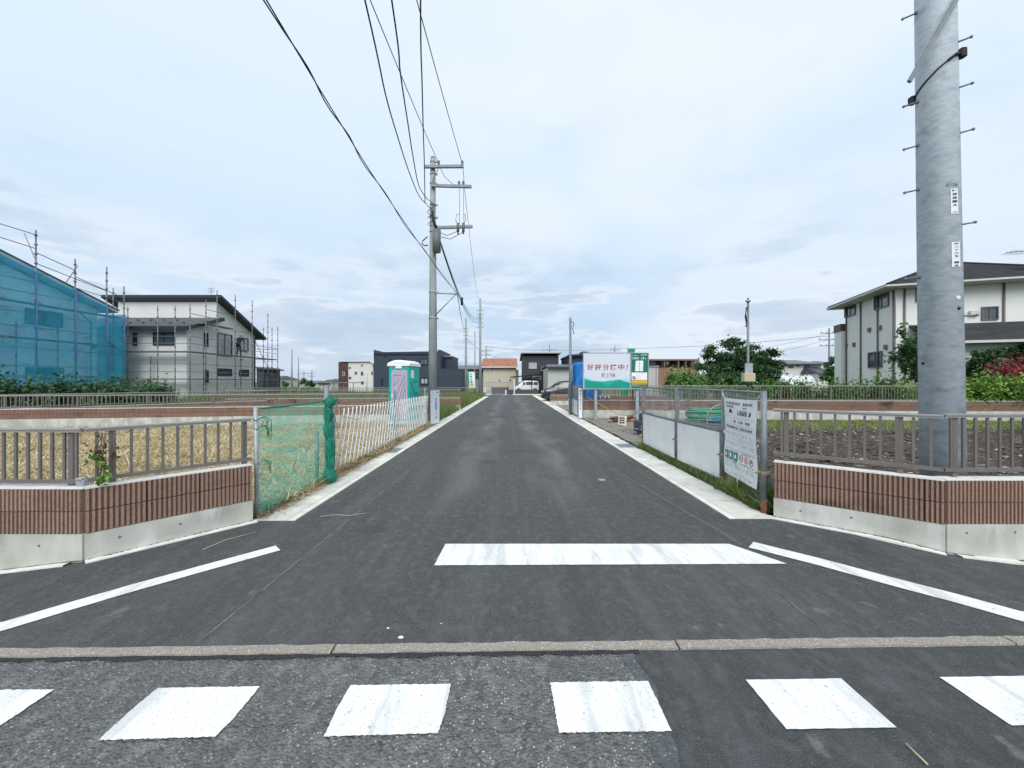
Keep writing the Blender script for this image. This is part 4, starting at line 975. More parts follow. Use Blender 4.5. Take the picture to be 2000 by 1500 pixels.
# number plates
def plate(y0, y1, d0, d1, marks):
    z1, z0 = zof(y0)+.02, zof(y1)+.02; m_ = MB(); n = 8; V = []
    for i in range(n+1):
        for z in (z0, z1): V.append(on_pole(d0+(d1-d0)*i/n, z, .003))
    m_.add(V, [(2*i, 2*i+2, 2*i+3, 2*i+1) for i in range(n)]); o_ = m_.build('number_plate', SIGN, t)
    m_ = MB(); n = len(marks); hh = (z1-z0)/n; dm = (d0+d1)/2
    for k, ch in enumerate(marks):
        if ch == ' ': continue
        z = z1-hh*(k+.85); a_, b_ = on_pole(dm-7, z, .007), on_pole(dm+7, z, .007)
        text_mb(m_, ch, a_, (b_-a_).normalized(), (0, 0, 1), (b_-a_).length, hh*.62)
    m_.build('lettering', M('plate_ink', (.07, .08, .10), None), o_)['kind'] = 'stuff'
plate(376, 425, 31, 54, ['ト', '8', '8', '1', 'A', ' ', '八'])
plate(479.5, 527.5, 31, 58, ['伊', '八', '十', '六', '五', ' ', '1', '6'])
mb = MB(); z = zof(367); a_, b_ = on_pole(18, z, .006), on_pole(50, z, .006); text_mb(mb, '2026', a_, (b_-a_).normalized(), (0, 0, 1), .10, .032); mb.build('lettering', M('stencil_ink', (.13, .15, .18), None), t)

# ------------------------------------------------------------------ concrete utility pole at left
PM = M('concrete_pole', (.33, .365, .375), (.245, .275, .285), 5., .8, .2, 50., stretch=(1, 1, .35))
UP = Vector((-2.97, 15.0, 0)); UY = 15.0
t = thing('utility_pole', 'tall grey utility pole with crossarms and transformer beside the white notice board', 'utility pole', UP)
mb = MB(); mb.cyl((0, 0, -.3), (0, 0, 10.05), .185, .095, n=20); mb.build('shaft', PM, t)
mb = MB(); mb.cyl((0, 0, 10.05), (0, 0, 10.12), .1, .06, n=16); mb.build('cap', GALV_D, t)
ur = lambda z: .185-.09*z/10.05
def U(x, y, dy=0.): p = vp(x, y, UY+dy); return p-UP
arms = [(829, 325.5, 905.5, 325), (842, 362.5, 921, 364.5), (846, 445, 923, 442.5)]
for x0, y0, x1, y1 in arms:
    mb = MB(); mb.bar(U(x0, y0, -.16), U(x1, y1, -.16), .09, .10); mb.build('crossarm', GALV_D, t)
mb = MB(); mb.bar(U(844, 352, -.16), U(857, 328, -.16), .035, .02); mb.build('arm_brace', GALV_D, t)
mb = MB(); mb.cyl(U(843, 572, -.1), U(893, 574, -.1), .028, n=8); mb.cyl(U(849, 617, -.1), U(890, 575, -.1), .024, n=8); mb.build('cable_bracket', GALV, t)
for y in (316, 340, 358, 400, 425, 441, 452, 570.5, 621.5):
    z = H-(y-CY)/F*UY; mb = MB(); mb.cyl((0, 0, z-.03), (0, 0, z+.03), ur(z)+.014, n=16); mb.bbox((ur(z), -.04, z-.03), (ur(z)+.07, .04, z+.03), .006); mb.build('band', GALV, t)
mb = MB(); c0, c1 = U(853, 492, -.25), U(853, 450, -.25); mb.cyl(c0, c1, .155, n=20); mb.cyl(c1, c1+Vector((0, 0, .03)), R1, .12, n=20); mb.cyl(c0-Vector((0, 0, .02)), c0, .13, .155, n=20)
mb.build('transformer', M('transformer_grey', (.15, .175, .19), (.125, .15, R1), 4., .5), t)
mb = MB(); [mb.bbox((.10, -.22, (c0.z+(c1.z-c0.z)*q)-.03), (c0.x, -.1, (c0.z+(c1.z-c0.z)*q)+.03), .004) for q in (.2, .8)]; mb.build('transformer_bracket', GALV_D, t)
INSUL = M('insulator', (.12, .135, .15), None, rough=.35)
for x, y in ((857, 321), (903, 321), (896.5, 361), (905, 361)):
    p = U(x, y, -.16); mb = MB(); mb.cyl(p-Vector((0, 0, .08)), p+Vector((0, 0, .10)), .035, .05, n=10); mb.sphere(p+Vector((0, 0, .1)), .05, n=8, m=5); mb.build('insulator', INSUL, t)
for x in (894.5, 905):
    mb = MB(); p, q = U(x, 453, -.22), U(x, 436, -.22); mb.cyl(p, q, .05, n=8); mb.cyl(p, p-Vector((0, 0, .08)), .03, n=8); mb.build('cutout_fuse', INSUL, t)
CAB = M('black_cable', (.02, .022, .026), None, rough=.6)
mb = MB()
mb.tube([U(860, 328), U(868, 345), U(885, 360), U(896, 362)], .010, 4)
for x in (897, 905): mb.tube([U(x, 365, -.2), U(x+.5, 400, -.2), U(x+1, 438, -.2)], .008, 4)
mb.tube([U(904, 326, -.2), U(906, 345, -.2), U(906, 362, -.2)], .010, 4)
for x, s in ((891, -1), (908, 1)): mb.tube([U(895 if s < 0 else 906, 440, -.25), U(890 if s < 0 else 909, 430, -.25), U(892 if s < 0 else 909, 419, -.25), U(897.5 if s < 0 else 906, 418, -.25)], .010, 4)
mb.tube([U(861, 455, -.25), U(873, 460, -.25), U(893, 452, -.25)], .012, 4); mb.tube([U(862, 463, -.25), U(880, 467, -.25), U(905, 453, -.25)], .012, 4)
for k in range(3): mb.tube([U(834+16*math.sin(a), 388+13*k+8*a+3*math.sin(2*a), -.16) for a in np.linspace(0, 3.1, 13)], .013, 5)
for k in range(3): mb.tube([U(843+k, 412, -.2), U(845+2*k, 428+3*k, -.2), U(851+2*k, 448, -.2)], .022, 5)
mb.tube([U(835, 462), U(826, 470), U(824, 476), U(829, 480), U(836, 479)], .022, 5)
mb.build('jumper_cables', CAB, t)
# wires
def wire(name, label, pts, r, sag=0., cat='cable', grp=None, twin=0.):
    P = [Vector(p) for p in pts]; out = []
    for a_, b_ in zip(P, P[1:]):
        n = 24
        for i in range(n): q = i/n; p = a_.lerp(b_, q); p.z -= sag*4*q*(1-q)*(b_-a_).length/30; out.append(p)
    out.append(P[-1]); t_ = MB(); t_.tube(out, r, 5)
    if twin:
        t_.tube([p+Vector((twin*math.sin(i*1.1), 0, twin*math.cos(i*1.1)-twin)) for i, p in enumerate(out)], r, 5)
    o_ = t_.build(name, CAB); return tag(o_, label, cat, grp)
W = UP
wire('overhead_wire', 'thin wire running overhead to the left end of the top crossarm', [U(857, 320)+W, (-2.92, -26, 10.0)], .011, 1.0)
wire('overhead_wire', 'thin wire running overhead to the right end of the top crossarm', [U(903, 320)+W, (-1.90, -26, 10.0)], .011, 1.0)
def smooth(pts, n=8):
    P = [Vector(p) for p in pts]; out = []
    for i in range(len(P)-1):
        p0, p1, p2, p3 = P[max(i-1, 0)], P[i], P[i+1], P[min(i+2, len(P)-1)]
        for k in range(n):
            q = k/n; out.append(.5*((2*p1)+(p2-p0)*q+(2*p0-5*p1+4*p2-p3)*q*q+(3*p1-p0-3*p2+p3)*q**3))
    return out+[P[-1]]
def hung(name, label, pts, r, twin=0.):
    P = smooth(pts); m_ = MB(); m_.tube(P, r, 6)
    if twin: m_.tube([p+Vector((twin*math.sin(i*.9), 0, twin*math.cos(i*.9)-twin*.6)) for i, p in enumerate(P)], r, 6)
    return tag(m_.build(name, CAB), label, 'cable')
hung('overhead_wire', 'thick overhead wire curving down left to the utility pole, the leftmost of three', [(-3.2, 15, 8.30), (-3.25, 13.9, 8.13), (-3.09, 11.9, 7.93), (-2.89, 10.1, 7.79), (-2.71, 8.54, 7.75), (-2.39, 6.45, 7.80), (-1.6, 0, 8.3), (.9, -24, 10)], .015)
hung('overhead_wire', 'thick overhead wire reaching the utility pole just above its neighbour', [(-3.2, 15, 8.52), (-3.13, 13.4, 8.22), (-2.83, 11.4, 8.05), (-2.55, 9.74, 7.96), (-2.30, 8.2, 7.97), (-2.03, 6.71, 8.05), (-1.1, 0, 8.6), (2, -24, 10.3)], .015)
hung('overhead_wire', 'near vertical looking overhead wire passing the pole top', [(-3.25, 14.9, 8.32), (-2.74, 12.47, 8.45), (-2.48, 11.17, 8.5), (-2.06, 9.13, 8.5), (-1.67, 7.28, 8.6), (0, 0, 9), (5, -24, 10.6)], .015)
hung('communication_cable', 'twisted pair of cables sagging from upper left to the pole bracket', [(-2.05, 15, 4.90), (-2.10, 9.6, 4.74), (-2.10, 6.27, 4.69), (-2.10, 4.78, 4.74), (-2.10, 3.38, 4.83), (-2.1, 0, 5.1), (-2.1, -20, 7)], .0075, .018)
far1 = vp(938, 612, 42)
for k, (lab, y1) in enumerate((('upper service wire from the transformer to the next slim pole', 614), ('middle service wire from the transformer to the next slim pole', 618), ('lower service wire from the transformer to the next slim pole', 622))):
    wire('service_wire', lab, [U(860+k, 470+6*k)+W, vp(938, y1, 42)], .014, 1.5)
wire('overhead_wire', 'thin wire from the lowest crossarm to the far slim pole top', [U(907, 366)+W, vp(934, 586, 42)], .010, .5)
wire('communication_cable', 'thin cable from the pole bracket to the far grey pole', [U(893, 574)+W, vp(910, 640, 50)], .014, .6)
mb = MB(); p = vp(902, 588, 17.5); mb.cyl(p-Vector((0, .0, .18)), p+Vector((0, 0, .16)), .055, .055, n=8); tag(mb.build('cable_closure', BLACK), 'small black cable joint hanging beside the pole bracket', 'cable joint')

# ------------------------------------------------------------------ other poles
def slim_pole(label, x, ytop, Y, r, z0=-.3, mat=None, arms=(), name='utility_pole', cat='utility pole', extra=None):
    p = vp(x, ytop, Y); t_ = thing(name, label, cat, (p.x, Y, 0)); m_ = MB(); m_.cyl((0, 0, z0), (0, 0, p.z), r, r*.7, n=10); m_.build('shaft', mat or PM, t_)
    m_ = MB(); m_.cyl((0, 0, p.z), (0, 0, p.z+r*.5), r*.72, r*.4, n=10); m_.build('cap', GALV_D, t_)
    for za, wd in arms: m_ = MB(); m_.bar((-wd/2, -.1, p.z-za), (wd/2, -.1, p.z-za), .09, .1); [m_.cyl((q*wd*.45, -.1, p.z-za), (q*wd*.45, -.1, p.z-za+.25), .05, n=6) for q in (-1, -.35, .35, 1)]; m_.build('crossarm', GALV_D, t_)
    if extra: extra(t_, p.z)
    return t_
def bolts(t_, zt):
    m_ = MB()
    for k in range(5): m_.cyl((-.35, 0, zt-1.2-.45*k), (.35, 0, zt-1.2-.45*k), .03, n=6)
    m_.build('step_bolt', GALV_D, t_)
slim_pole('slim grey pole at the left verge near the end of the road', 938, 584, 42, .15, extra=bolts)
slim_pole('grey pole behind the flag banner, second of the left row', 910, 623, 50, .16, extra=bolts)
slim_pole('shorter thin pole between the two grey poles near the beige house', 927.5, 648, 56, .10)
slim_pole('far dark pole with crossarms before the beige house', 949.5, 676, 74, .13, mat=GALV_D, arms=((.9, 2.2), (1.7, 1.6)))
slim_pole('far pole with crossarm above the dark house roof', 1073.5, 674, 88, .14, mat=GALV_D, arms=((1.1, 3.), (2.2, 2.4)))
slim_pole('far pole with crossarm above the billboard', 1200.8, 677, 90, .14, mat=GALV_D, arms=((.8, 2.4), ))
slim_pole('far pole with many crossarms beside the cream two-storey house', 1619.5, 642, 60, .17, mat=GALV_D, arms=((.7, 2.8), (1.7, 3.4), (2.6, 3.0)))
slim_pole('tall thin pole on the left skyline beyond the field', 570, 683, 95, .20)
slim_pole('shorter thin pole on the left skyline beyond the field', 583, 698, 95, .18)
slim_pole('distant crossarm pole right of the scaffolded white house', 542, 720, 120, .16, mat=GALV_D, arms=((.8, 2.6), ))
slim_pole('distant crossarm pole left of the white and brown house', 609, 724, 120, .18, mat=GALV_D, arms=((.8, 2.6), (1.7, 2.2)))
slim_pole('small distant crossarm pole over the far roofs', 593.5, 725, 130, .16, mat=GALV_D, arms=((.8, 2.4), ))
slim_pole('small distant pole just beyond the scaffold at the left', 530, 716, 140, .15, mat=GALV_D, arms=((.8, 2.4), ))
slim_pole('small crossarm pole above the low house behind the flag', 893, 706, 110, .16, mat=GALV_D, arms=((.6, 2.6), ))
def lead(t_, zt):
    m_ = MB(); m_.tube([(-.03, -.05, zt-.25), (-.10, -.08, zt-.3), (-.13, -.08, zt-.55), (-.09, -.08, zt-.75), (-.12, -.1, zt-.85)], .018, 5); m_.tube([(-.03, -.05, zt-.3), (-.12, -.08, zt-.45), (-.08, -.08, zt-.7)], .014, 5); m_.build('loose_lead', CAB, t_)
    m_ = MB(); m_.cyl((0, 0, zt-.10), (0, 0, zt-.05), .07, n=10); m_.build('band', GALV, t_)
def box_lead(t_, zt):
    lead(t_, zt); Y = t_.location.y; x = t_.location.x
    a_, b_ = vp(1445.5, 745, Y)-Vector((x, Y, 0)), vp(1467, 729, Y)-Vector((x, Y, 0))
    m_ = MB(); m_.bbox((a_.x, -.22, a_.z), (b_.x, -.05, b_.z), .012); m_.build('meter_box', M('beige_plastic', (.52, .45, .30), None, rough=.5), t_)
    a_, b_ = vp(1452, 729, Y)-Vector((x, Y, 0)), vp(1467, 710, Y)-Vector((x, Y, 0))
    m_ = MB(); m_.bbox((a_.x, -.09, a_.z), (b_.x, -.06, b_.z), .004); m_.build('meter_plate', GALV, t_)
    m_ = MB(); m_.sphere((a_.x+.05, -.13, a_.z-.33), .05, .05, .05); m_.tube([(a_.x+.1, -.1, a_.z-.3), (.06, -.1, a_.z-.42), (.03, -.05, a_.z-.1)], .012, 5); m_.build('socket', BLACK, t_)
t = slim_pole('temporary power pole with beige meter box in the muddy lot', 1461, 583, 11.6, .043, mat=GALV_D, name='power_pole', cat='pole', extra=box_lead)
def lead2(t_, zt):
    m_ = MB(); m_.tube([(.03, -.05, zt-.15), (.15, -.05, zt-.2), (.10, -.05, zt-.5), (.16, -.06, zt-.75)], .018, 5); m_.build('loose_lead', CAB, t_)
slim_pole('temporary power pole left of the blue tarpaulin', 1114, 622, 18.6, .075, mat=GALV_D, name='power_pole', cat='pole', extra=lead2)
wire('distant_wire', 'faint line crossing the sky from the beige house to the dark house pole', [vp(949, 677, 74), vp(1073, 684, 88), vp(1201, 681, 90), vp(1620, 656, 60)], .03, .35)
wire('distant_wire', 'faint upper line between the big round tree and the far crossarm pole', [vp(1400, 690, 95), vp(1617, 652, 60)], .022, .5)
wire('distant_wire', 'faint lower line between the big round tree and the far crossarm pole', [vp(1400, 700, 95), vp(1616, 664, 60)], .022, .6)
wire('distant_wire', 'faint line descending from the flag pole to the far dark pole', [vp(910, 660, 50), vp(949, 690, 74), vp(1010, 712, 80)], .02, .3)
# ------------------------------------------------------------------ building helpers
GLASS = M('window_glass', (.045, .065, .085), (.09, .12, .15), 1.5, .08, spec=.8)
GLASS_L = M('curtained_glass', (.42, .46, .46), (.30, .34, .36), 2., .15, spec=.7)
SASH_D = M('dark_sash', (.03, .034, .042), None, rough=.45); SASH_B = M('bronze_sash', (.16, .13, .115), None, rough=.45); SASH_W = M('white_sash', (.66, .68, .70), None, rough=.45)
def window(par, c, u, n, w_, h_, frame=SASH_D, glass=GLASS, split=1, fr=.05, base=None):
    """window proud of a wall: c centre, u horizontal direction, n outward normal (parent space)"""
    c = Vector(c); u = Vector(u).normalized(); n = Vector(n).normalized(); up = Vector((0, 0, 1)); m_ = MB()
    def slab(a0, a1, b0, b1, d0, d1, mm): mm.prism([c+u*a0+up*b0+n*d0, c+u*a1+up*b0+n*d0, c+u*a1+up*b1+n*d0, c+u*a0+up*b1+n*d0], n*(d1-d0))
    W_, H_ = w_/2, h_/2
    slab(-W_, W_, H_-fr, H_, -.02, .07, m_); slab(-W_, W_, -H_, -H_+fr, -.02, .08, m_); slab(-W_, -W_+fr, -H_+fr, H_-fr, -.02, .07, m_); slab(W_-fr, W_, -H_+fr, H_-fr, -.02, .07, m_)
    for k in range(1, split+1): x = -W_+w_*k/(split+1); slab(x-fr*.4, x+fr*.4, -H_+fr, H_-fr, -.01, .05, m_)
    o = m_.build('window', frame, par); m_ = MB(); 
    slab(-W_+fr, W_-fr, -H_+fr, H_-fr, -.01, .018, m_); m_.build('pane', glass, o); return o
def front_win(par, x0, y0, x1, y1, Y, **k):         # window on a wall facing the camera at depth Y
    a, b = vp(x0, y1, Y), vp(x1, y0, Y); c = (a+b)/2-par.location; return window(par, c, (1, 0, 0), (0, -1, 0), b.x-a.x, b.z-a.z, **k)
def side_win(par, x0, y0, x1, y1, X, sgn=1, **k):   # window on a wall of constant X
    ym = (y0+y1)/2; a, b = vx(x0, ym, X), vx(x1, ym, X); xm = (x0+x1)/2; z0, z1 = vx(xm, y1, X).z, vx(xm, y0, X).z
    c = Vector((X, (a.y+b.y)/2, (z0+z1)/2))-par.location; return window(par, c, (0, 1, 0), (sgn, 0, 0), abs(a.y-b.y), z1-z0, **k)
def off(par, *pts): return [Vector(p)-par.location for p in pts]
DROOF = M('dark_metal_roof', (.040, .046, .060), (.055, .062, .078), 3., .4); DTRIM = M('dark_trim', (.030, .038, .055), None, rough=.45)
# ------------------------------------------------------------------ scaffold tools
TUBE = M('scaffold_tube', (.22, .23, .25), (.15, .155, .17), 8., .5, metal=.4); TUBE_B = M('scaffold_tube_blue', (.05, .13, .34), (.12, .2, .36), 6., .5); PLANKM = M('scaffold_deck', (.24, .25, .26), (.16, .17, .18), 6., .6, metal=.3)
def standard(par, p, z1, mat=TUBE, r=.026, z0=-.2):
    m_ = MB(); q = Vector(p)-par.location; m_.cyl((q.x, q.y, z0), (q.x, q.y, z1), r, n=6)
    z = .45
    while z < z1-.1: m_.cyl((q.x, q.y, z-.035), (q.x, q.y, z+.035), r*1.9, n=6); z += .475
    m_.build('standard', mat, par)
def ledger(par, p, q, mat=TUBE, r=.022, nm='ledger'):
    m_ = MB(); m_.cyl(Vector(p)-par.location, Vector(q)-par.location, r, n=5); m_.build(nm, mat, par)
def deck(par, p, q, wv, mat=PLANKM):
    m_ = MB(); p = Vector(p)-par.location; q = Vector(q)-par.location; wv = Vector(wv); m_.prism([p, q, q+wv, p+wv], (0, 0, .05)); m_.build('deck', mat, par)

# ------------------------------------------------------------------ blue sheeted house
WRAP = M('house_wrap', (.92, .94, .95), (.86, .89, .91), 1.5, .6, c3=(.45, .52, .56), s3=1.9, lo3=.60, hi3=.66, st3=(1, .9, 3.2))
t = thing('sheeted_house', 'unfinished house behind blue scaffold sheeting at the far left', 'house', (-25, 18.7, 0))
XW = -25.0
def gable(par, X, prof, depth, mat, nm): m_ = MB(); m_.prism(off(par, *[(X, y, z) for y, z in prof]), (-depth, 0, 0)); return m_.build(nm, mat, par)
wz = lambda Y: 7.62-abs(Y-18.6)*.325
gable(t, XW, [(13.6, -.3), (23.8, -.3), (23.8, wz(23.8)), (18.6, wz(18.6)), (13.6, wz(13.6))], 9, WRAP, 'wall')
m_ = MB()
for s in (-1, 1):
    y0, y1 = 18.6, 18.6+s*5.85; z0, z1 = wz(y0)+.10, wz(y1)+.10
    m_.prism(off(t, (XW+.65, y0, z0), (XW+.65, y1, z1), (XW+.65, y1, z1+.16), (XW+.65, y0, z0+.16)), (-10.2, 0, 0))
m_.build('roof', M('white_soffit_roof', (.55, .60, .64), None, rough=.6), t)
m_ = MB()
for s in (-1, 1):
    y0, y1 = 18.6, 18.6+s*5.9; z0, z1 = wz(y0)+.265, wz(y1)+.265
    m_.prism(off(t, (XW+.70, y0, z0), (XW+.70, y1, z1), (XW+.70, y1, z1+.05), (XW+.70, y0, z0+.05)), (-10.3, 0, 0))
m_.build('roof_covering', DROOF, t)
side_win(t, 48, 607, 121, 636, XW, frame=SASH_D, split=1); side_win(t, 49, 718, 123, 740, XW, frame=SASH_D, split=1)
m_ = MB(); p = vx(183, 675, XW)-t.location; m_.box((p.x, p.y-.1, p.z-.15), (p.x+.12, p.y+.1, p.z+.12)); m_.build('vent', SASH_D, t)
s1 = thing('scaffold', 'scaffold of steel tubes carrying blue sheeting at the far left', 'scaffold', (-24.1, 20, 0))
XS1 = -24.1
tops = {15.4: 8.6, 17.0: 9.4, 18.5: 9.5, 20.0: 9.25, 21.8: 8.35, 23.5: 8.4, 24.55: 7.5}
for y, z in tops.items(): standard(s1, (XS1, y, 0), z, r=.034)
for y, z in ((17.2, 5.0), (19.7, 4.6), (21.5, 4.6), (23.2, 5.2), (24.5, 7.4)): standard(s1, (XS1-.62, y, 0), z, r=.03)
zl = [.9, 1.8, 2.35, 3.25, 3.75, 4.3, 5.0, 5.5]
for z in zl: ledger(s1, (XS1, 15.2, z), (XS1, 24.6, z))
for z in (6.0, 6.6, 7.1): ledger(s1, (XS1, 15.2, z), (XS1, 18.6+(7.7-z)/.32, z))
for k, (y0, y1, z0, z1) in enumerate(((15.4, 20.0, 8.5, 8.3), (20.0, 21.8, 8.1, 7.7), (21.8, 24.55, 7.35, 6.75), (20.0, 23.5, 7.55, 6.95), (16, 20, 9.0, 9.0), (21.8, 24.55, 6.75, 6.45))): ledger(s1, (XS1+.04, y0, z0), (XS1+.04, y1, z1))
ledger(s1, (XS1+.04, 15.5, .2), (XS1+.04, 20.0, 5.0), nm='brace'); ledger(s1, (XS1+.04, 21.8, 5.6), (XS1+.04, 24.5, 3.2), nm='brace'); ledger(s1, (XS1+.04, 21.3, 6.9), (XS1+.04, 21.9, 8.0), nm='brace'); ledger(s1, (XS1-.6, 20, 9.1), (XS1+.04, 20.0, 7.6), nm='brace')
for z in (1.85, 3.7, 5.5): deck(s1, (XS1-.55, 15.2, z), (XS1-.55, 24.5, z), (.5, 0, 0))
for z in np.arange(.9, 6, .475): ledger(s1, (XS1, 24.6, z), (XS1-1.2, 24.6, z))
BSHEET = net_mat('blue_sheeting', (.07, .64, .95), .54, 30., 0., .5)
sh = thing('blue_sheeting', 'translucent blue mesh sheeting hung on the far left scaffold', 'sheeting', (XS1, 20, 0))
def sheet_pane(y0, y1, zt, nm='sheet_panel'):
    m_ = MB(); nu, nv = 14, 20; V = []
    for i in range(nu+1):
        u = i/nu; y = y0+(y1-y0)*u; z1 = zt(y)-.10*math.sin(u*math.pi)*1.2
        for j in range(nv+1):
            v = j/nv; V.append((.05+.05*math.sin(u*math.pi*2+v*5)*math.sin(v*math.pi)+.025*math.sin(v*17+u*4), y-20, .3+(z1-.3)*v))
    m_.add(V, [(i*(nv+1)+j, (i+1)*(nv+1)+j, (i+1)*(nv+1)+j+1, i*(nv+1)+j+1) for i in range(nu) for j in range(nv)], smooth=True); m_.build(nm, BSHEET, sh)
    m_ = MB(); m_.cyl((.06, y1-20, .3), (.06, y1-20, zt(y1)), .030, n=6); m_.build('lacing', TUBE_B, sh)
rt = lambda y: wz(y)+.12
for y0, y1 in ((15.4, 17.0), (17.0, 18.5), (18.5, 20.0), (20.0, 21.8), (21.8, 23.5)): sheet_pane(y0+.01, y1-.01, rt)
sheet_pane(23.51, 24.55, lambda y: 5.75)
m_ = MB(); V = []                                   # return panel around the scaffold end
for i in range(9):
    for j in range(15): V.append((.05-1.9*i/8, 4.58+.05*math.sin(i*1.3+j*.6), .3+5.45*j/14))
m_.add(V, [(i*15+j, i*15+j+1, (i+1)*15+j+1, (i+1)*15+j) for i in range(8) for j in range(14)], smooth=True); m_.build('sheet_panel', BSHEET, sh)

# ------------------------------------------------------------------ white house in scaffold
STUC = M('pale_stucco', (.72, .73, .72), (.67, .68, .67), 1.3, .9, .2, 60.)
t = thing('white_house', 'white two-storey house with dark shed roofs inside open scaffold', 'house', (-24, 28.5, 0)); XG = -21.3
m_ = MB(); m_.prism(off(t, *[(XG, y, z) for y, z in ((25.9, -.3), (32.8, -.3), (32.8, 5.35), (28.6, 7.35), (28.6, 5.95), (25.9, 5.1))]), (-7.2, 0, 0)); m_.build('wall', STUC, t)
m_ = MB(); a = [(28.15, 7.58), (33.35, 5.10), (33.35, 5.29), (28.15, 7.77)]; m_.prism(off(t, *[(XG+.62, y, z) for y, z in a]), (-8.6, 0, 0)); m_.build('upper_roof', DTRIM, t)
m_ = MB(); a = [(25.35, 4.93), (28.62, 6.0), (28.62, 6.22), (25.35, 5.15)]; m_.prism(off(t, *[(XG+.45, y, z) for y, z in a]), (-8.4, 0, 0)); m_.build('lower_roof', DROOF, t)
m_ = MB(); m_.bar(*off(t, (XG+.47, 25.33, 5.02), (XG+.47, 28.66, 6.10)), .06, .24); m_.bar(*off(t, (XG+.47, 25.33, 5.03), (-29, 25.33, 5.03)), .06, .22); m_.build('fascia', DTRIM, t)
m_ = MB(); [m_.box(*off(t, (-22-.9*k, 26.4, 5.49), (-21.9-.9*k, 26.5, 5.56))) for k in range(6)]; [m_.box(*off(t, (-22.4-.9*k, 27.4, 5.82), (-22.3-.9*k, 27.5, 5.89))) for k in range(6)]; m_.build('snow_guard', DTRIM, t)
front_win(t, 261, 650, 268, 675, 25.9, split=0); front_win(t, 300, 649, 342, 674, 25.9, split=1)
for q in ((398, 650, 405.5, 677, 0), (424, 652, 452, 695, 1), (467, 660, 484, 686, 1), (400, 723, 406, 747, 0), (424, 720, 452, 734, 0), (467, 722, 485, 735, 0)): side_win(t, *q[:4], XG, split=q[4], glass=GLASS_L if q[1] in (652, 660) else GLASS)
m_ = MB(); p = vx(498, 740, XG); m_.cyl(*off(t, (XG+.06, 32.7, 0), (XG+.06, 32.7, 5.2)), .05); m_.build('downpipe', SASH_D, t)
m_ = MB(); p = vp(400, 584, 28.6)-t.location; m_.cyl((p.x, p.y+.6, p.z-.2), (p.x, p.y+.6, p.z+1.0), .02); [m_.cyl((p.x-.25, p.y+.6, p.z+.6+.1*k), (p.x+.25, p.y+.6, p.z+.6+.1*k), .012) for k in range(4)]; m_.build('antenna', GALV_D, t)
s2 = thing('scaffold', 'open grey tube scaffold around the white house', 'scaffold', (-21, 26, 0))
YF, XSd = 25.0, -20.35
for x, z in ((-28, 6.3), (-26.3, 6.4), (-24.3, 6.3), (-22.4, 6.4), (-21.3, 6.4), (XSd, 6.6)): standard(s2, (x, YF, 0), z)
for x, z in ((-25.2, 5.3), (-23.4, 3.2)): standard(s2, (x, YF+.6, 0), z)
for y, z in ((26.3, 7.0), (27.3, 7.9), (29.1, 8.0), (31.0, 8.0), (33.0, 7.3), (34.4, 6.4)): standard(s2, (XSd, y, 0), z)
for y, z in ((26.8, 4.2), (30.5, 3.9)): standard(s2, (XSd-.55, y, 0), z)
for x in (-21.6, XSd-.5): standard(s2, (x, 34.4, 0), 6.3)
lev = [.9, 1.75, 2.2, 2.7, 3.5, 4.0, 4.45]
for z in lev: ledger(s2, (-28.4, YF, z), (XSd, YF, z), r=.02); ledger(s2, (XSd, YF, z), (XSd, 34.4, z), r=.02)
for z in (1.75, 3.5): ledger(s2, (XSd, 34.4, z), (-22.4, 34.4, z)); ledger(s2, (XSd, 34.4, z+.9), (-22.4, 34.4, z+.9))
ledger(s2, (-28.4, YF, 5.6), (XSd, YF, 5.6), r=.02); ledger(s2, (XSd, YF, 5.9), (XSd, 27.3, 5.9)); ledger(s2, (XSd, 27.3, 5.35), (XSd, 31, 5.3)); ledger(s2, (XSd, 26.3, 6.4), (XSd, 29, 6.4))
for z in (1.7, 3.45): deck(s2, (-28.4, YF+.1, z), (XSd, YF+.1, z), (0, .45, 0)); deck(s2, (XSd-.08, YF, z), (XSd-.08, 34.3, z), (-.45, 0, 0))
deck(s2, (XSd-.08, 26.3, 5.45), (XSd-.08, 29.1, 5.45), (-.4, 0, 0))
for a_, b_ in (((-26.3, YF-.04, 3.4), (-22.4, YF-.04, .2)), ((XSd+.04, 27.3, .3), (XSd+.04, 31, 4.6)), ((XSd+.04, 31.0, 5.2), (XSd+.04, 34.4, .8))): ledger(s2, a_, b_, nm='brace')
t = thing('dark_shed', 'small black shed just right of the scaffolded white house', 'shed', (-26.5, 41, 0))
p, q = vp(501, 757, 41), vp(514, 718, 41); m_ = MB(); m_.box((p.x-t.location.x, 0, -.3), (q.x-t.location.x, 3, q.z)); m_.build('wall', M('black_siding', (.035, .045, .055), (.05, .06, .07), 3., .5), t)
m_ = MB(); m_.prism(off(t, (p.x-.2, 40.7, q.z), (q.x+.35, 40.7, q.z-.25), (q.x+.35, 40.7, q.z-.13), (p.x-.2, 40.7, q.z+.12)), (0, 3.5, 0)); m_.build('roof', DROOF, t)
m_ = MB(); p2, q2 = vp(514.3, 757, 41), vp(519, 733, 41); m_.box((p2.x-t.location.x, .2, -.3), (q2.x-t.location.x, 2.6, q2.z)); m_.build('annex', MATS['black_siding'], t)

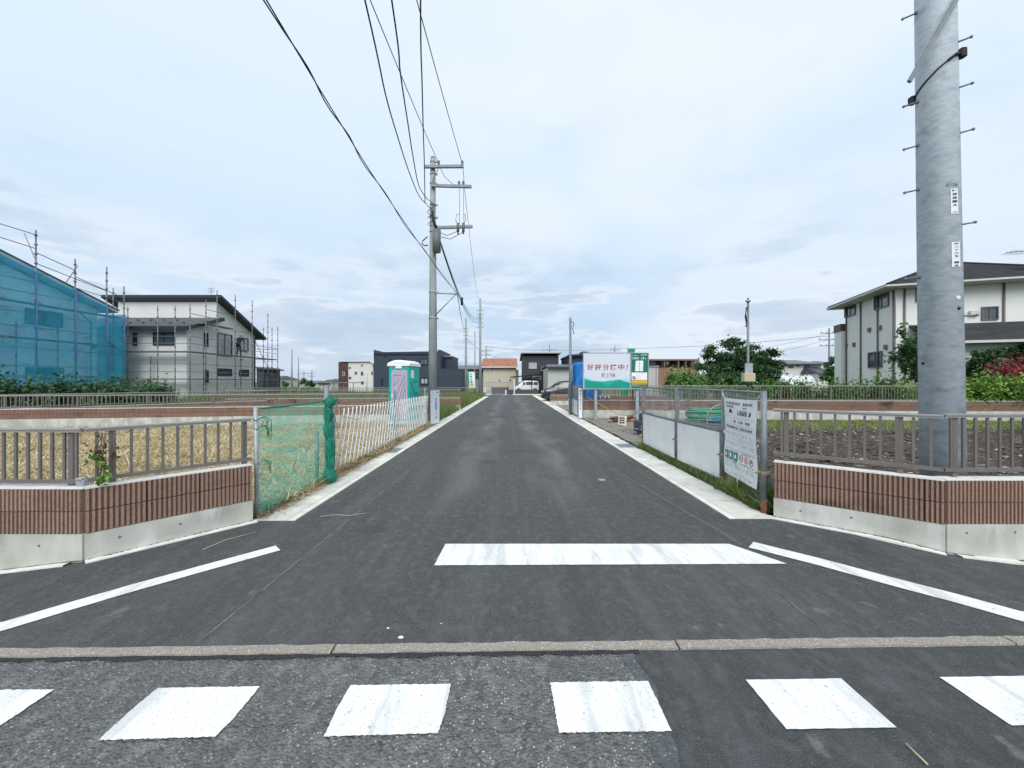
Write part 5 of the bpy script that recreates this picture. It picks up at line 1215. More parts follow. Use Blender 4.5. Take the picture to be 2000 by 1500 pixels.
# worker on the scaffold: dark clothes, leaning forward to the right, helmet on
def person(loc, rz, label):
    t_ = thing('person', label, 'person', loc, rz)
    J = {'pelvis': (0, 0, .92, .125), 'chest': (.10, 0, 1.27, .135), 'neck': (.20, 0, 1.43, .055), 'head': (.26, 0, 1.52, .095), 'crown': (.30, 0, 1.63, .085),
         'lsh': (.12, .18, 1.36, .06), 'lel': (.28, .24, 1.12, .048), 'lha': (.46, .14, 1.05, .04), 'rsh': (.12, -.18, 1.36, .06), 'rel': (.30, -.23, 1.13, .048), 'rha': (.48, -.12, 1.08, .04),
         'lhip': (-.01, .09, .88, .09), 'lkn': (.06, .10, .48, .065), 'lan': (-.04, .10, .09, .045), 'lto': (.12, .11, .04, .04), 'rhip': (-.01, -.09, .88, .09), 'rkn': (.10, -.11, .48, .065), 'ran': (.06, -.11, .09, .045), 'rto': (.22, -.12, .04, .04)}
    E = [('pelvis', 'chest'), ('chest', 'neck'), ('neck', 'head'), ('head', 'crown'), ('chest', 'lsh'), ('lsh', 'lel'), ('lel', 'lha'), ('chest', 'rsh'), ('rsh', 'rel'), ('rel', 'rha'), ('pelvis', 'lhip'), ('lhip', 'lkn'), ('lkn', 'lan'), ('lan', 'lto'), ('pelvis', 'rhip'), ('rhip', 'rkn'), ('rkn', 'ran'), ('ran', 'rto')]
    k = list(J); me = bpy.data.meshes.new('body'); me.from_pydata([J[i][:3] for i in k], [(k.index(a), k.index(b)) for a, b in E], [])
    o = bpy.data.objects.new('body', me); COL.objects.link(o)
    sk = o.modifiers.new('skin', 'SKIN'); o.modifiers.new('sub', 'SUBSURF').levels = 1
    for i, nm in enumerate(k): me.skin_vertices[0].data[i].radius = (J[nm][3], J[nm][3]*(1.25 if nm in ('chest', 'pelvis') else 1)); me.skin_vertices[0].data[i].use_root = nm == 'pelvis'
    bpy.context.view_layer.update(); m2 = bpy.data.meshes.new_from_object(o.evaluated_get(bpy.context.evaluated_depsgraph_get())); bpy.data.objects.remove(o)
    SKIN = M('skin', (.42, .25, .17), None, rough=.6); CLO = M('navy_workwear', (.022, .028, .042), (.035, .042, .058), 8., .8)
    m2.materials.clear(); m2.materials.append(CLO); m2.materials.append(SKIN)
    for p_ in m2.polygons:
        c = p_.center; p_.use_smooth = True; p_.material_index = 1 if (c.z > 1.45 and c.x > .16) or c.x > .43 else 0
    link('body', m2, t_)
    m_ = MB(); m_.sphere((.285, 0, 1.60), .125, .115, .105, 10, 6); m_.bbox((.33, -.07, 1.565), (.46, .07, 1.585), .006); m_.build('helmet', M('helmet_grey', (.30, .31, .33), None, rough=.35), t_)
    m_ = MB()
    for s in (-1, 1):
        base = Vector((.47, .13*s, 1.06))
        for f in range(4): m_.tube([base+Vector((0, s*(.012*f-.02), 0)), base+Vector((.05, s*(.012*f-.02), -.005)), base+Vector((.075, s*(.012*f-.02), -.03))], .009, 5)
        m_.tube([base+Vector((-.02, -s*.03, 0)), base+Vector((.03, -s*.045, .01))], .010, 5)
    m_.build('fingers', SKIN, t_)
    m_ = MB(); m_.tube([(.0+.16*math.cos(a), .155*math.sin(a), .98) for a in np.linspace(0, 6.3, 15)], .022, 5); m_.build('tool_belt', BLACK, t_)
person((XSd-.32, 29.9, 3.50), R(90), 'worker in dark clothes and helmet leaning forward on the scaffold deck')

# ------------------------------------------------------------------ far houses in the middle
def px_box(par, x0, x1, ytop, Y, depth, mat, nm='wall', zb=-.3):
    a, b = vp(x0, 0, Y), vp(x1, ytop, Y); m_ = MB(); m_.box(*off(par, (a.x, Y, zb), (b.x, Y+depth, b.z))); return m_.build(nm, mat, par)
WSID = M('white_siding', (.68, .67, .65), (.63, .62, .60), 1., .7); BRSID = M('maroon_siding', (.070, .035, .035), (.085, .045, .043), 1.2, .6)
t = thing('white_house', 'white cube house with maroon front strip beyond the field', 'house', (vp(695, 0, 75).x, 75, 0)); Y = 75
px_box(t, 680, 728, 707, Y, 8, WSID); px_box(t, 661, 679.5, 707.5, Y-.15, 8, BRSID, 'front_strip')
m_ = MB(); a, b = vp(659, 706.5, Y), vp(724, 704.5, Y); m_.prism(off(t, (a.x, Y-.4, a.z), (b.x, Y-.4, a.z), (b.x+1.2, Y-.4, a.z-.8), (b.x+1.2, Y-.4, a.z-.6), (b.x, Y-.4, b.z), (a.x, Y-.4, b.z)), (0, 9, 0)); m_.build('roof', SASH_W, t)
for q in ((681.5, 717, 685, 720), (705.5, 712, 708.5, 715), (693, 726, 697, 731), (705, 726, 709.5, 733), (681.5, 736, 686, 740), (705.5, 745, 710, 750.5), (725.5, 726, 728, 732)): front_win(t, *q, Y, split=0, fr=.06)
front_win(t, 669, 726, 673.5, 734, Y-.15, split=0, fr=.05, frame=SASH_W)
m_ = MB(); p = vp(716, 755, Y-.2); m_.cyl(*off(t, (p.x, Y-.15, 0), (p.x, Y-.15, 3.6)), .07); m_.build('downpipe', SASH_W, t)
def carport(label, x0, x1, ytop, Y, depth, mat, posts, tilt=0.):
    a, b = vp(x0, ytop, Y), vp(x1, ytop, Y); t_ = thing('carport', label, 'carport', ((a.x+b.x)/2, Y, 0)); m_ = MB()
    m_.prism(off(t_, (a.x, Y, a.z), (b.x, Y, b.z+tilt), (b.x, Y, b.z+tilt+.12), (a.x, Y, a.z+.12)), (0, depth, 0)); m_.build('roof', mat, t_)
    for q in posts:
        x = a.x+(b.x-a.x)*q; m_ = MB(); m_.box(*off(t_, (x-.05, Y+.3, -.3), (x+.05, Y+.4, a.z+tilt*q))); m_.build('post', mat, t_)
    return t_
CPG = M('carport_grey', (.20, .19, .185), None, rough=.5)
carport('grey flat carport left of the maroon strip house', 627, 693, 748, 66, 4.5, CPG, (.05, .35, .65, .93))
NAVY = M('navy_siding', (.036, .052, .078), (.030, .044, .068), .8, .6, .15, 3., stretch=(.2, .2, 6)); NAVY_D = M('navy_trim', (.010, .018, .035), None, rough=.4)
t = thing('dark_blue_house', 'large dark blue box house behind the portable toilet', 'house', (vp(810, 0, 55).x, 55, 0)); Y = 55
px_box(t, 730, 855, 691.5, Y, 9, NAVY); 
m_ = MB(); a, b, c, d = vp(730, 683, Y), vp(748, 687.5, Y), vp(856, 686, Y), vp(861, 683, Y); z0 = vp(0, 691.4, Y).z
m_.prism(off(t, (a.x, Y-.02, z0), (c.x, Y-.02, z0), (c.x, Y-.02, c.z), (b.x, Y-.02, b.z), (a.x, Y-.02, a.z)), (0, 9, 0)); m_.build('parapet', NAVY, t)
m_ = MB(); m_.box(*off(t, (a.x+.02, Y-.12, z0-.12), (vp(836, 0, Y).x, Y+.05, z0+.06))); m_.build('eave_band', NAVY_D, t)
px_box(t, 855.2, 860, 683, Y+.0, 9, NAVY, 'side_wing'); px_box(t, 857, 884, 696, Y+3, 6, NAVY, 'rear_wing'); px_box(t, 856.5, 902, 720.5, Y-.8, 5, NAVY, 'low_wing')
m_ = MB(); p, q = vp(858.5, 697.5, Y+2.9), vp(884.5, 697.5, Y+2.9); m_.box(*off(t, (p.x, Y+2.7, p.z), (q.x, Y+9.3, p.z+.18))); m_.build('wing_roof', GALV_D, t)
for q in ((744, 739, 748, 752, 0, GLASS), (760.5, 701, 764.5, 706, 0, GLASS), (779, 701, 794, 708, 1, GLASS), (820, 700, 836, 713, 1, GLASS), (821, 738, 836.5, 750.5, 1, GLASS_L)): front_win(t, *q[:4], Y, split=q[4], glass=q[5], frame=NAVY_D, fr=.12)
front_win(t, 862, 703, 869, 716, Y+3, split=0, frame=NAVY_D, fr=.2)
m_ = MB(); p = vp(753, 696, Y); m_.box(*off(t, (p.x-.1, Y-.12, p.z-.1), (p.x+.1, Y, p.z+.1))); m_.build('vent', NAVY_D, t)
t = thing('grey_house', 'low grey and white house behind the flag banner', 'house', (vp(915, 0, 70).x, 70, 0))
px_box(t, 892, 944, 722, 70, 7, M('grey_siding', (.24, .25, .27), (.21, .22, .24), 1., .7)); m_ = MB(); p, q = vp(884, 721, 69), vp(946, 714, 69); m_.prism(off(t, (p.x, 69.3, p.z), (q.x, 69.3, p.z), (q.x, 73, q.z), (p.x, 73, q.z)), (0, .1, .25)); m_.prism(off(t, (p.x, 78, p.z), (q.x, 78, p.z), (q.x, 73, q.z), (p.x, 73, q.z)), (0, .1, .25)); m_.build('roof', M('grey_tile_roof', (.17, .175, .185), (.13, .135, .145), 2., .6), t)
m_ = MB(); a, b = vp(897, 756, 69), vp(901, 734, 69); m_.box(*off(t, (a.x, 69, -.3), (b.x, 69.6, b.z))); m_.build('gate_pier', WSID, t); front_win(t, 925, 728, 940, 740, 70, split=1)
# beige house with orange tile roof closing the road
BEI = M('beige_stucco', (.60, .54, .44), (.56, .50, .41), .9, .85); Y = 68
TILE = M('orange_tile', (.42, .17, .10), (.30, .12, .075), 3.2, .7, .4, 9., stretch=(2.2, 1, 1), c3=(.50, .30, .22), s3=4., lo3=.52, hi3=.62)
t = thing('beige_house', 'beige two-storey house with orange tile roof closing the road end', 'house', (vp(978, 0, Y).x, Y, 0))
px_box(t, 944, 1008, 717, Y, 8, BEI); px_box(t, 1008.2, 1013, 722, Y+1, 6, BEI, 'side_wing')
z0, z1 = vp(0, 717, Y).z, vp(0, 701.5, Y+4).z; xa, xb = vp(940, 0, Y).x, vp(1010.5, 0, Y).x
nr = 9
for k in range(nr):
    for s in (0, 1):
        y0 = (Y-.6+(4.6)*k/nr) if s == 0 else (Y+8.6-(4.6)*k/nr); y1 = (Y-.6+4.6*(k+1)/nr+.12) if s == 0 else (Y+8.6-4.6*(k+1)/nr-.12); za = z0+(z1-z0)*k/nr+.06; zb = z0+(z1-z0)*(k+1)/nr+.02
        m_ = MB(); m_.prism(off(t, (xa, y0, za), (xb, y0, za), (xb, y1, zb), (xa, y1, zb)), (0, 0, .11)); m_.build('tile_course', TILE, t)
m_ = MB(); m_.prism(off(t, (xa+.3, Y-.1, z0-.02), (xa+.3, Y+8.1, z0-.02), (xa+.3, Y+4, z1-.05)), (xb-xa-.6, 0, 0)); m_.build('gable_wall', BEI, t)
m_ = MB(); m_.box(*off(t, (xa, Y-.65, z0-.12), (xb, Y-.55, z0+.08))); m_.build('rain_gutter', SASH_W, t)
for q in ((950, 719, 955.5, 725, GLASS_L), (958, 719, 963, 725, GLASS), (987, 719, 991, 725, GLASS_L), (991.6, 719, 997, 725, GLASS), (962, 740, 964.2, 746, GLASS), (973, 740, 977.5, 746, GLASS), (994, 739, 999, 746, GLASS)): front_win(t, *q[:4], Y, split=0, glass=q[4], fr=.07, frame=SASH_W)
t = thing('garden_wall', 'low grey garden wall at the foot of the beige house', 'wall', (vp(970, 0, 60).x, 60, 0)); m_ = MB(); a, b = vp(950, 0, 60), vp(994, 756, 60); m_.box(*off(t, (a.x, 60, -.3), (b.x, 60.3, .75))); m_.build('coping', M('dark_block', (.16, .165, .17), (.12, .125, .13), 3., .85), t)
m_ = MB(); [m_.box(*off(t, (a.x+(b.x-a.x)*k/12-.02, 60.1, .75), (a.x+(b.x-a.x)*k/12+.02, 60.14, 1.5))) for k in range(13)]; m_.bar(*off(t, (a.x, 60.12, 1.5), (b.x, 60.12, 1.5)), .05, .05); m_.build('fence', GALV_D, t)
# dark house right of the road end
CHAR = M('charcoal_siding', (.052, .052, .064), (.044, .044, .055), 1., .6, .12, 3., stretch=(.2, .2, 6)); Y = 60
t = thing('charcoal_house', 'charcoal two-storey house with flat pale-edged roof at the road end', 'house', (vp(1055, 0, Y).x, Y, 0))
px_box(t, 1021.5, 1091, 694.5, Y, 8, CHAR); m_ = MB(); a, b = vp(1017, 692, Y), vp(1096, 692, Y); m_.prism(off(t, (a.x, Y-.7, a.z+.05), (b.x, Y-.7, b.z+.12), (b.x-.7, Y+8.4, b.z-.6), (a.x, Y+8.4, a.z-.6)), (0, 0, .14)); m_.build('roof', DROOF, t)
m_ = MB(); m_.box(*off(t, (a.x, Y-.78, a.z+.1), (b.x, Y-.71, a.z+.26))); m_.build('fascia', M('pale_fascia', (.45, .45, .46), None), t)
front_win(t, 1033, 708.5, 1048, 720, Y, split=1, frame=SASH_W, glass=GLASS_L); front_win(t, 1040, 735, 1057, 740.5, Y, split=0, frame=SASH_W)
m_ = MB(); a, b = vp(1055, 725, Y-1.2), vp(1072, 714, Y-1.2); m_.prism(off(t, (a.x, Y-1.5, a.z), (b.x, Y-1.5, a.z), (b.x, Y+.2, b.z), (a.x+.3, Y+.2, b.z)), (0, 0, .1)); m_.build('porch_roof', M('slate_roof', (.10, .12, .15), None, rough=.5), t)
m_ = MB(); m_.box(*off(t, (vp(1060, 0, Y).x, Y-1., -.3), (vp(1063, 0, Y).x, Y-.8, a.z))); m_.build('porch_post', CHAR, t)
Y = 48
t = thing('grey_house', 'pale grey single-storey house with blue-grey roof behind the minivan', 'house', (vp(1092, 0, Y).x, Y, 0))
px_box(t, 1070, 1135, 718.5, Y, 7, M('pale_grey_siding', (.47, .48, .46), (.43, .44, .42), .8, .75, .1, 4., stretch=(.2, .2, 7)))
m_ = MB(); a, b = vp(1066, 718.5, Y), vp(1138, 711, Y); m_.prism(off(t, (a.x, Y-.5, a.z), (b.x, Y-.5, a.z), (b.x, Y+4, b.z), (a.x+.5, Y+4, b.z)), (0, 0, .14)); m_.prism(off(t, (a.x, Y+7.5, a.z), (b.x, Y+7.5, a.z), (b.x, Y+4, b.z), (a.x+.5, Y+4, b.z)), (0, 0, .14)); m_.build('roof', M('bluegrey_roof', (.075, .095, .13), (.06, .08, .11), 2., .45), t)
m_ = MB(); m_.box(*off(t, (a.x, Y-.58, a.z-.05), (b.x, Y-.5, a.z+.12))); m_.build('rain_gutter', DTRIM, t)
Y = 54
t = thing('dark_house', 'dark house with flat navy roof edge left of the billboard', 'house', (vp(1125, 0, Y).x, Y, 0))
px_box(t, 1109, 1150, 695, Y, 7, M('midnight_siding', (.030, .042, .062), None, rough=.6)); m_ = MB(); a, b = vp(1106, 695.5, Y), vp(1153, 692.5, Y); m_.prism(off(t, (a.x, Y-.5, a.z-.1), (a.x+.3, Y-.5, b.z), (b.x, Y-.5, b.z), (b.x, Y-.5, a.z)), (0, 8, 0)); m_.build('roof', NAVY_D, t)
t = thing('storage_shed', 'pale grey storage shed beside the right edge of the billboard', 'shed', (vp(1277, 0, 27).x, 27, 0)); px_box(t, 1262, 1285.5, 716, 27, 2.2, M('shed_grey', (.47, .475, .46), (.43, .435, .42), 1., .6)); m_ = MB(); a, b = vp(1261, 716, 27), vp(1286.5, 714.5, 27); m_.box(*off(t, (a.x, 26.9, a.z), (b.x, 29.3, b.z))); m_.build('roof', GALV, t)
m_ = MB(); a, b = vp(1281, 716, 27), vp(1282, 0, 27); m_.box(*off(t, (a.x, 26.97, -.2), (a.x+.03, 27, a.z-.05))); m_.build('door_seam', GALV_D, t)
# brick apartment row and far houses on the right skyline
t = thing('brick_building', 'low reddish brick apartment row on the right skyline', 'building', (vp(1315, 0, 85).x, 85, 0)); BRK = M('red_brick_far', (.30, .16, .125), (.25, .13, .10), 2., .8)
px_box(t, 1266, 1366, 718, 85, 8, BRK); px_box(t, 1266, 1366, 702.5, 87, 6, BRK, 'upper_wall')
m_ = MB(); a, b = vp(1262, 704, 84.4), vp(1366, 702, 84.4); m_.box(*off(t, (a.x, 84.3, a.z), (b.x, 93, b.z+.1))); m_.build('roof_slab', M('brown_slab', (.22, .17, .15), None, rough=.8), t)
for x0, x1 in ((1268, 1297), (1299, 1323), (1329, 1338), (1342, 1349)): front_win(t, x0, 705, x1, 714, 87, split=2 if x1-x0 > 12 else 0, fr=.1)
m_ = MB(); [m_.box(*off(t, (vp(x, 0, 84.5).x, 84.5, vp(0, 717, 84.5).z), (vp(x+1.5, 0, 84.5).x, 87, vp(0, 703, 84.5).z))) for x in (1297.5, 1325, 1339, 1351)]; m_.build('partition', MATS['brown_slab'], t)
def small_house(label, x0, x1, yeave, yridge, Y, wallm, roofm, depth=8, name='house', cat='house', wins=()):
    t_ = thing(name, label, cat, (vp((x0+x1)/2, 0, Y).x, Y, 0)); px_box(t_, x0, x1, yeave, Y, depth, wallm)
    a, b = vp(x0, yeave, Y), vp(x1, yridge, Y); o_ = .05*(b.x-a.x); m_ = MB(); xm0, xm1 = a.x+(b.x-a.x)*.18, b.x-(b.x-a.x)*.18
    P = off(t_, (a.x-o_, Y-.7, a.z), (b.x+o_, Y-.7, a.z), (b.x+o_, Y+depth+.7, a.z), (a.x-o_, Y+depth+.7, a.z), (xm0, Y+depth/2, b.z), (xm1, Y+depth/2, b.z))
    m_.add(P, [(0, 1, 5, 4), (1, 2, 5), (2, 3, 4, 5), (3, 0, 4), (0, 3, 2, 1)]); m_.build('roof', roofm, t_)
    m_ = MB(); m_.box(*off(t_, (a.x-o_, Y-.75, a.z-.15), (b.x+o_, Y-.7, a.z+.03))); m_.build('eave', DTRIM, t_)
    for q in wins: front_win(t_, *q, Y, split=1, fr=.08)
    return t_
CREAM = M('cream_far_wall', (.62, .61, .56), (.57, .56, .52), .8, .8); GTR = MATS['grey_tile_roof']; DTR = M('dark_tile_far', (.07, .075, .085), (.05, .055, .065), 2., .55)
small_house('long low cream house with grey roof right of the round tree', 1520, 1604, 711, 700.5, 70, CREAM, GTR, 9, wins=((1540, 714, 1549, 719), (1556, 713, 1560, 716), (1571, 713, 1581, 717)))
m_ = MB(); a, b = vp(1524, 731, 64), vp(1597, 721, 64); tg = thing('plastic_greenhouse', 'low white plastic covered greenhouse below the cream house', 'greenhouse', ((a.x+b.x)/2, 64, 0)); V = []
for i in range(13):
    for j in range(9): q = math.pi*j/8; V.append((a.x+(b.x-a.x)*i/12-tg.location.x, 2-2*math.cos(q), -.2+2.9*math.sin(q)*(1+.05*math.sin(i*2.3))))
m_.add(V, [(i*9+j, (i+1)*9+j, (i+1)*9+j+1, i*9+j+1) for i in range(12) for j in range(8)]+[tuple(range(9)), tuple(108+j for j in range(8, -1, -1))], smooth=True); m_.build('cover', M('white_film', (.70, .73, .75), (.5, .54, .56), 1.5, .35, .4, 3.), tg)
small_house('small pale house with dark hipped roof just beyond the scaffold', 517, 546, 741, 733.5, 95, CREAM, DTR, wins=((522, 745, 526, 750), ))
small_house('white bungalow with dark roof left of the carport', 622, 645, 748, 741, 92, WSID, DTR); small_house('white house with pale hip roof partly behind the carport', 636, 664, 746, 739, 98, WSID, GTR)
small_house('far brown-roofed house between the thin skyline poles', 562, 590, 748, 741.5, 110, CREAM, M('brown_roof', (.16, .12, .09), None)); small_house('tiny far house with dark roof on the left skyline', 540, 560, 747, 742, 120, WSID, DTR)
small_house('tiny far pale house left of the white bungalow', 595, 618, 748, 743, 115, WSID, GTR); small_house('far house roof peeking left of the cream two-storey house', 1598, 1640, 730, 715, 66, CREAM, DTR)
small_house('tiny far roof right of the low cream house', 1604, 1622, 709, 704, 120, CREAM, GTR)

# ------------------------------------------------------------------ cream two-storey house at right
RW = M('cream_panel_wall', (.78, .79, .77), (.73, .74, .72), .7, .8); RT = M('slate_tile', (.055, .058, .064), (.035, .037, .042), 2.5, .85, .2, 12., spec=.2)
N0 = Vector((21.0, 21.5, 0)); ang = R(-18.5)
t = thing('cream_house', 'cream two-storey house with dark tiled hip roof behind the steel pole', 'house', N0, ang)
# local axes: x along the right face, y along the left face (away from the camera)
LX, LY, EZ = 7.2, 5.6, 6.62
m_ = MB(); m_.box((0, 0, -.3), (LX, LY, EZ)); m_.build('wall', RW, t)
o_ = .75; ap = (LX/2, LY/2); AZ = 8.5
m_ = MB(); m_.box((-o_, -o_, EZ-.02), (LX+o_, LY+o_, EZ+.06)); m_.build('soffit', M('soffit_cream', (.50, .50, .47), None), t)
m_ = MB(); e = o_+.04
for p, q in (((-e, -e), (LX+e, -e)), ((-e, -e), (-e, LY+e)), ((LX+e, -e), (LX+e, LY+e)), ((-e, LY+e), (LX+e, LY+e))): m_.bar((*p, EZ+.06), (*q, EZ+.06), .08, .09)
m_.build('rain_gutter', M('gutter_cream', (.58, .58, .55), None, rough=.5), t)
nc = 15
for k in range(nc):                                     # each tile course a stepped ring of the hip roof
    q0, q1 = k/nc, (k+1.25)/nc; q1 = min(q1, 1); m_ = MB()
    def ring(q, dz): z = EZ+.10+(AZ-EZ-.1)*q+dz; ix, iy = (LX/2+o_)*(1-q), (LY/2+o_)*(1-q); return [(ap[0]-ix, ap[1]-iy, z), (ap[0]+ix, ap[1]-iy, z), (ap[0]+ix, ap[1]+iy, z), (ap[0]-ix, ap[1]+iy, z)]
    A, B, C = ring(q0, .0), ring(q0, .055), ring(q1, .012); m_.add(A+B+C, [(i, (i+1) % 4, 4+(i+1) % 4, 4+i) for i in range(4)]+[(4+i, 4+(i+1) % 4, 8+(i+1) % 4, 8+i) for i in range(4)]); m_.build('tile_course', RT, t)
m_ = MB(); [m_.cyl((ap[0]+sx*(LX/2+o_), ap[1]+sy*(LY/2+o_), EZ+.16), (ap[0], ap[1], AZ+.05), .06, n=6) for sx in (-1, 1) for sy in (-1, 1)]; m_.build('hip_cap', RT, t)
def lwin_px(x0, y0, x1, y1, face, **k):
    def hit(x):
        r = Vector(((x-CX)/F, 1, 0)); c, s = math.cos(ang), math.sin(ang); u = Vector((c, s, 0)) if face == 'R' else Vector((-s, c, 0))
        # N0 + u*s = r*Y
        det = u.x*(-r.y)-(-r.x)*u.y; sx = ((-N0.x)*(-r.y)-(-r.x)*(-N0.y))/det; P = N0+u*sx; return sx, P.y
    sa, Ya = hit(x0); sb, Yb = hit(x1); sm, Ym = (sa+sb)/2, (Ya+Yb)/2; z0, z1 = H-(y1-CY)/F*Ym, H-(y0-CY)/F*Ym
    if face == 'R': return window(t, (sm, 0, (z0+z1)/2), (1, 0, 0), (0, -1, 0), abs(sb-sa), z1-z0, frame=SASH_B, **k), (sa, sb, z0, z1)
    return window(t, (0, sm, (z0+z1)/2), (0, 1, 0), (-1, 0, 0), abs(sb-sa), z1-z0, frame=SASH_B, **k), (sa, sb, z0, z1)
for q in ((1651, 592, 1672, 618), (1709, 571, 1737, 602), (1697, 687, 1724, 718), (1753, 690, 1762, 716)): lwin_px(*q, 'L' if q[0] < 1745 else 'R', split=1 if q[2]-q[0] > 12 else 0)
lwin_px(1916, 599, 1949, 625, 'R', split=1); lwin_px(1788, 561, 1800, 590, 'R', split=0)
for y in (.15, 1.7, 3.6, 5.45): m_ = MB(); m_.cyl((-.05, y, 0), (-.05, y, EZ), .04, n=6); m_.build('downpipe', SASH_B, t)
for x in (.35, 4.35): m_ = MB(); m_.cyl((x, -.05, 0), (x, -.05, EZ), .045, n=6); m_.build('downpipe', SASH_B, t)
for face, x, y in (('L', 1669, 673), ('L', 1654, 675), ('L', 1699, 644), ('L', 1720, 640), ('L', 1731, 678)):
    r = Vector(((x-CX)/F, 1, 0)); u = Vector((-math.sin(ang), math.cos(ang), 0)); det = u.x*(-1)+r.x*u.y; s_ = (N0.x+r.x*(-N0.y))/det*1.0; P = N0+u*s_; z = H-(y-CY)/F*P.y
    m_ = MB(); m_.bbox((-.09, s_-.13, z-.13), (0, s_+.13, z+.13), .01); m_.build('vent', SASH_B, t)
m_ = MB(); m_.bbox((3.0, -.15, 5.0), (3.35, 0, 5.25), .02); m_.build('vent', MATS['gutter_cream'], t)
# balcony corner at the far left end
m_ = MB(); m_.box((-.3, LY-.1, -.2), (0.3, LY+.9, 5.0)); m_.build('balcony_wall', RW, t); m_ = MB(); m_.box((-.34, LY-.1, 5.0), (.3, LY+.94, 5.5)); m_.build('balcony_rail', M('brown_panel', (.10, .065, .055), None, rough=.5), t)
# ground floor lean-to on the right face
m_ = MB(); m_.box((1.3, -1.9, -.3), (LX+3, -.01, 3.5)); m_.build('lean_to_wall', RW, t)
for k in range(8):
    y0, y1 = -2.5+2.5*k/8, -2.5+2.5*(k+1.2)/8; z0, z1 = 3.45+1.05*k/8, 3.45+1.05*(k+1.2)/8
    m_ = MB(); m_.prism([(.55, y0, z0), (LX+3, y0, z0), (LX+3, min(y1, -.01), z1), (.55, min(y1, -.01), z1)], (0, 0, .09)); m_.build('lean_to_tile', RT, t)
m_ = MB(); m_.bar((.55, -2.53, 3.45), (LX+3, -2.53, 3.45), .09, .12); m_.build('lean_to_gutter', MATS['gutter_cream'], t)
m_ = MB(); m_.tube([(5.9, -.06, 6.2), (5.9, -.1, 5.4), (5.75, -.1, 5.3), (5.75, -.1, 4.9)], .035, 6); m_.build('cable_conduit', SASH_D, t)
m_ = MB(); c = (5.6, .3); m_.cyl((c[0], c[1], EZ+.3), (c[0], c[1], EZ+2.0), .03); m_.cyl((c[0]-1.2, c[1]-.4, EZ+1.5), (c[0]+.4, c[1], EZ+1.6), .018); [m_.cyl((c[0]-1.1+.18*k, c[1]-.75+.05*k, EZ+1.5), (c[0]-1.1+.18*k, c[1]+.05+.05*k, EZ+1.5), .01) for k in range(8)]; m_.build('antenna', GALV_D, t)
m_ = MB(); m_.sphere((c[0]-.15, c[1]-.3, EZ+1.05), .3, .12, .3, 12, 8); m_.build('satellite_dish', GALV, t)
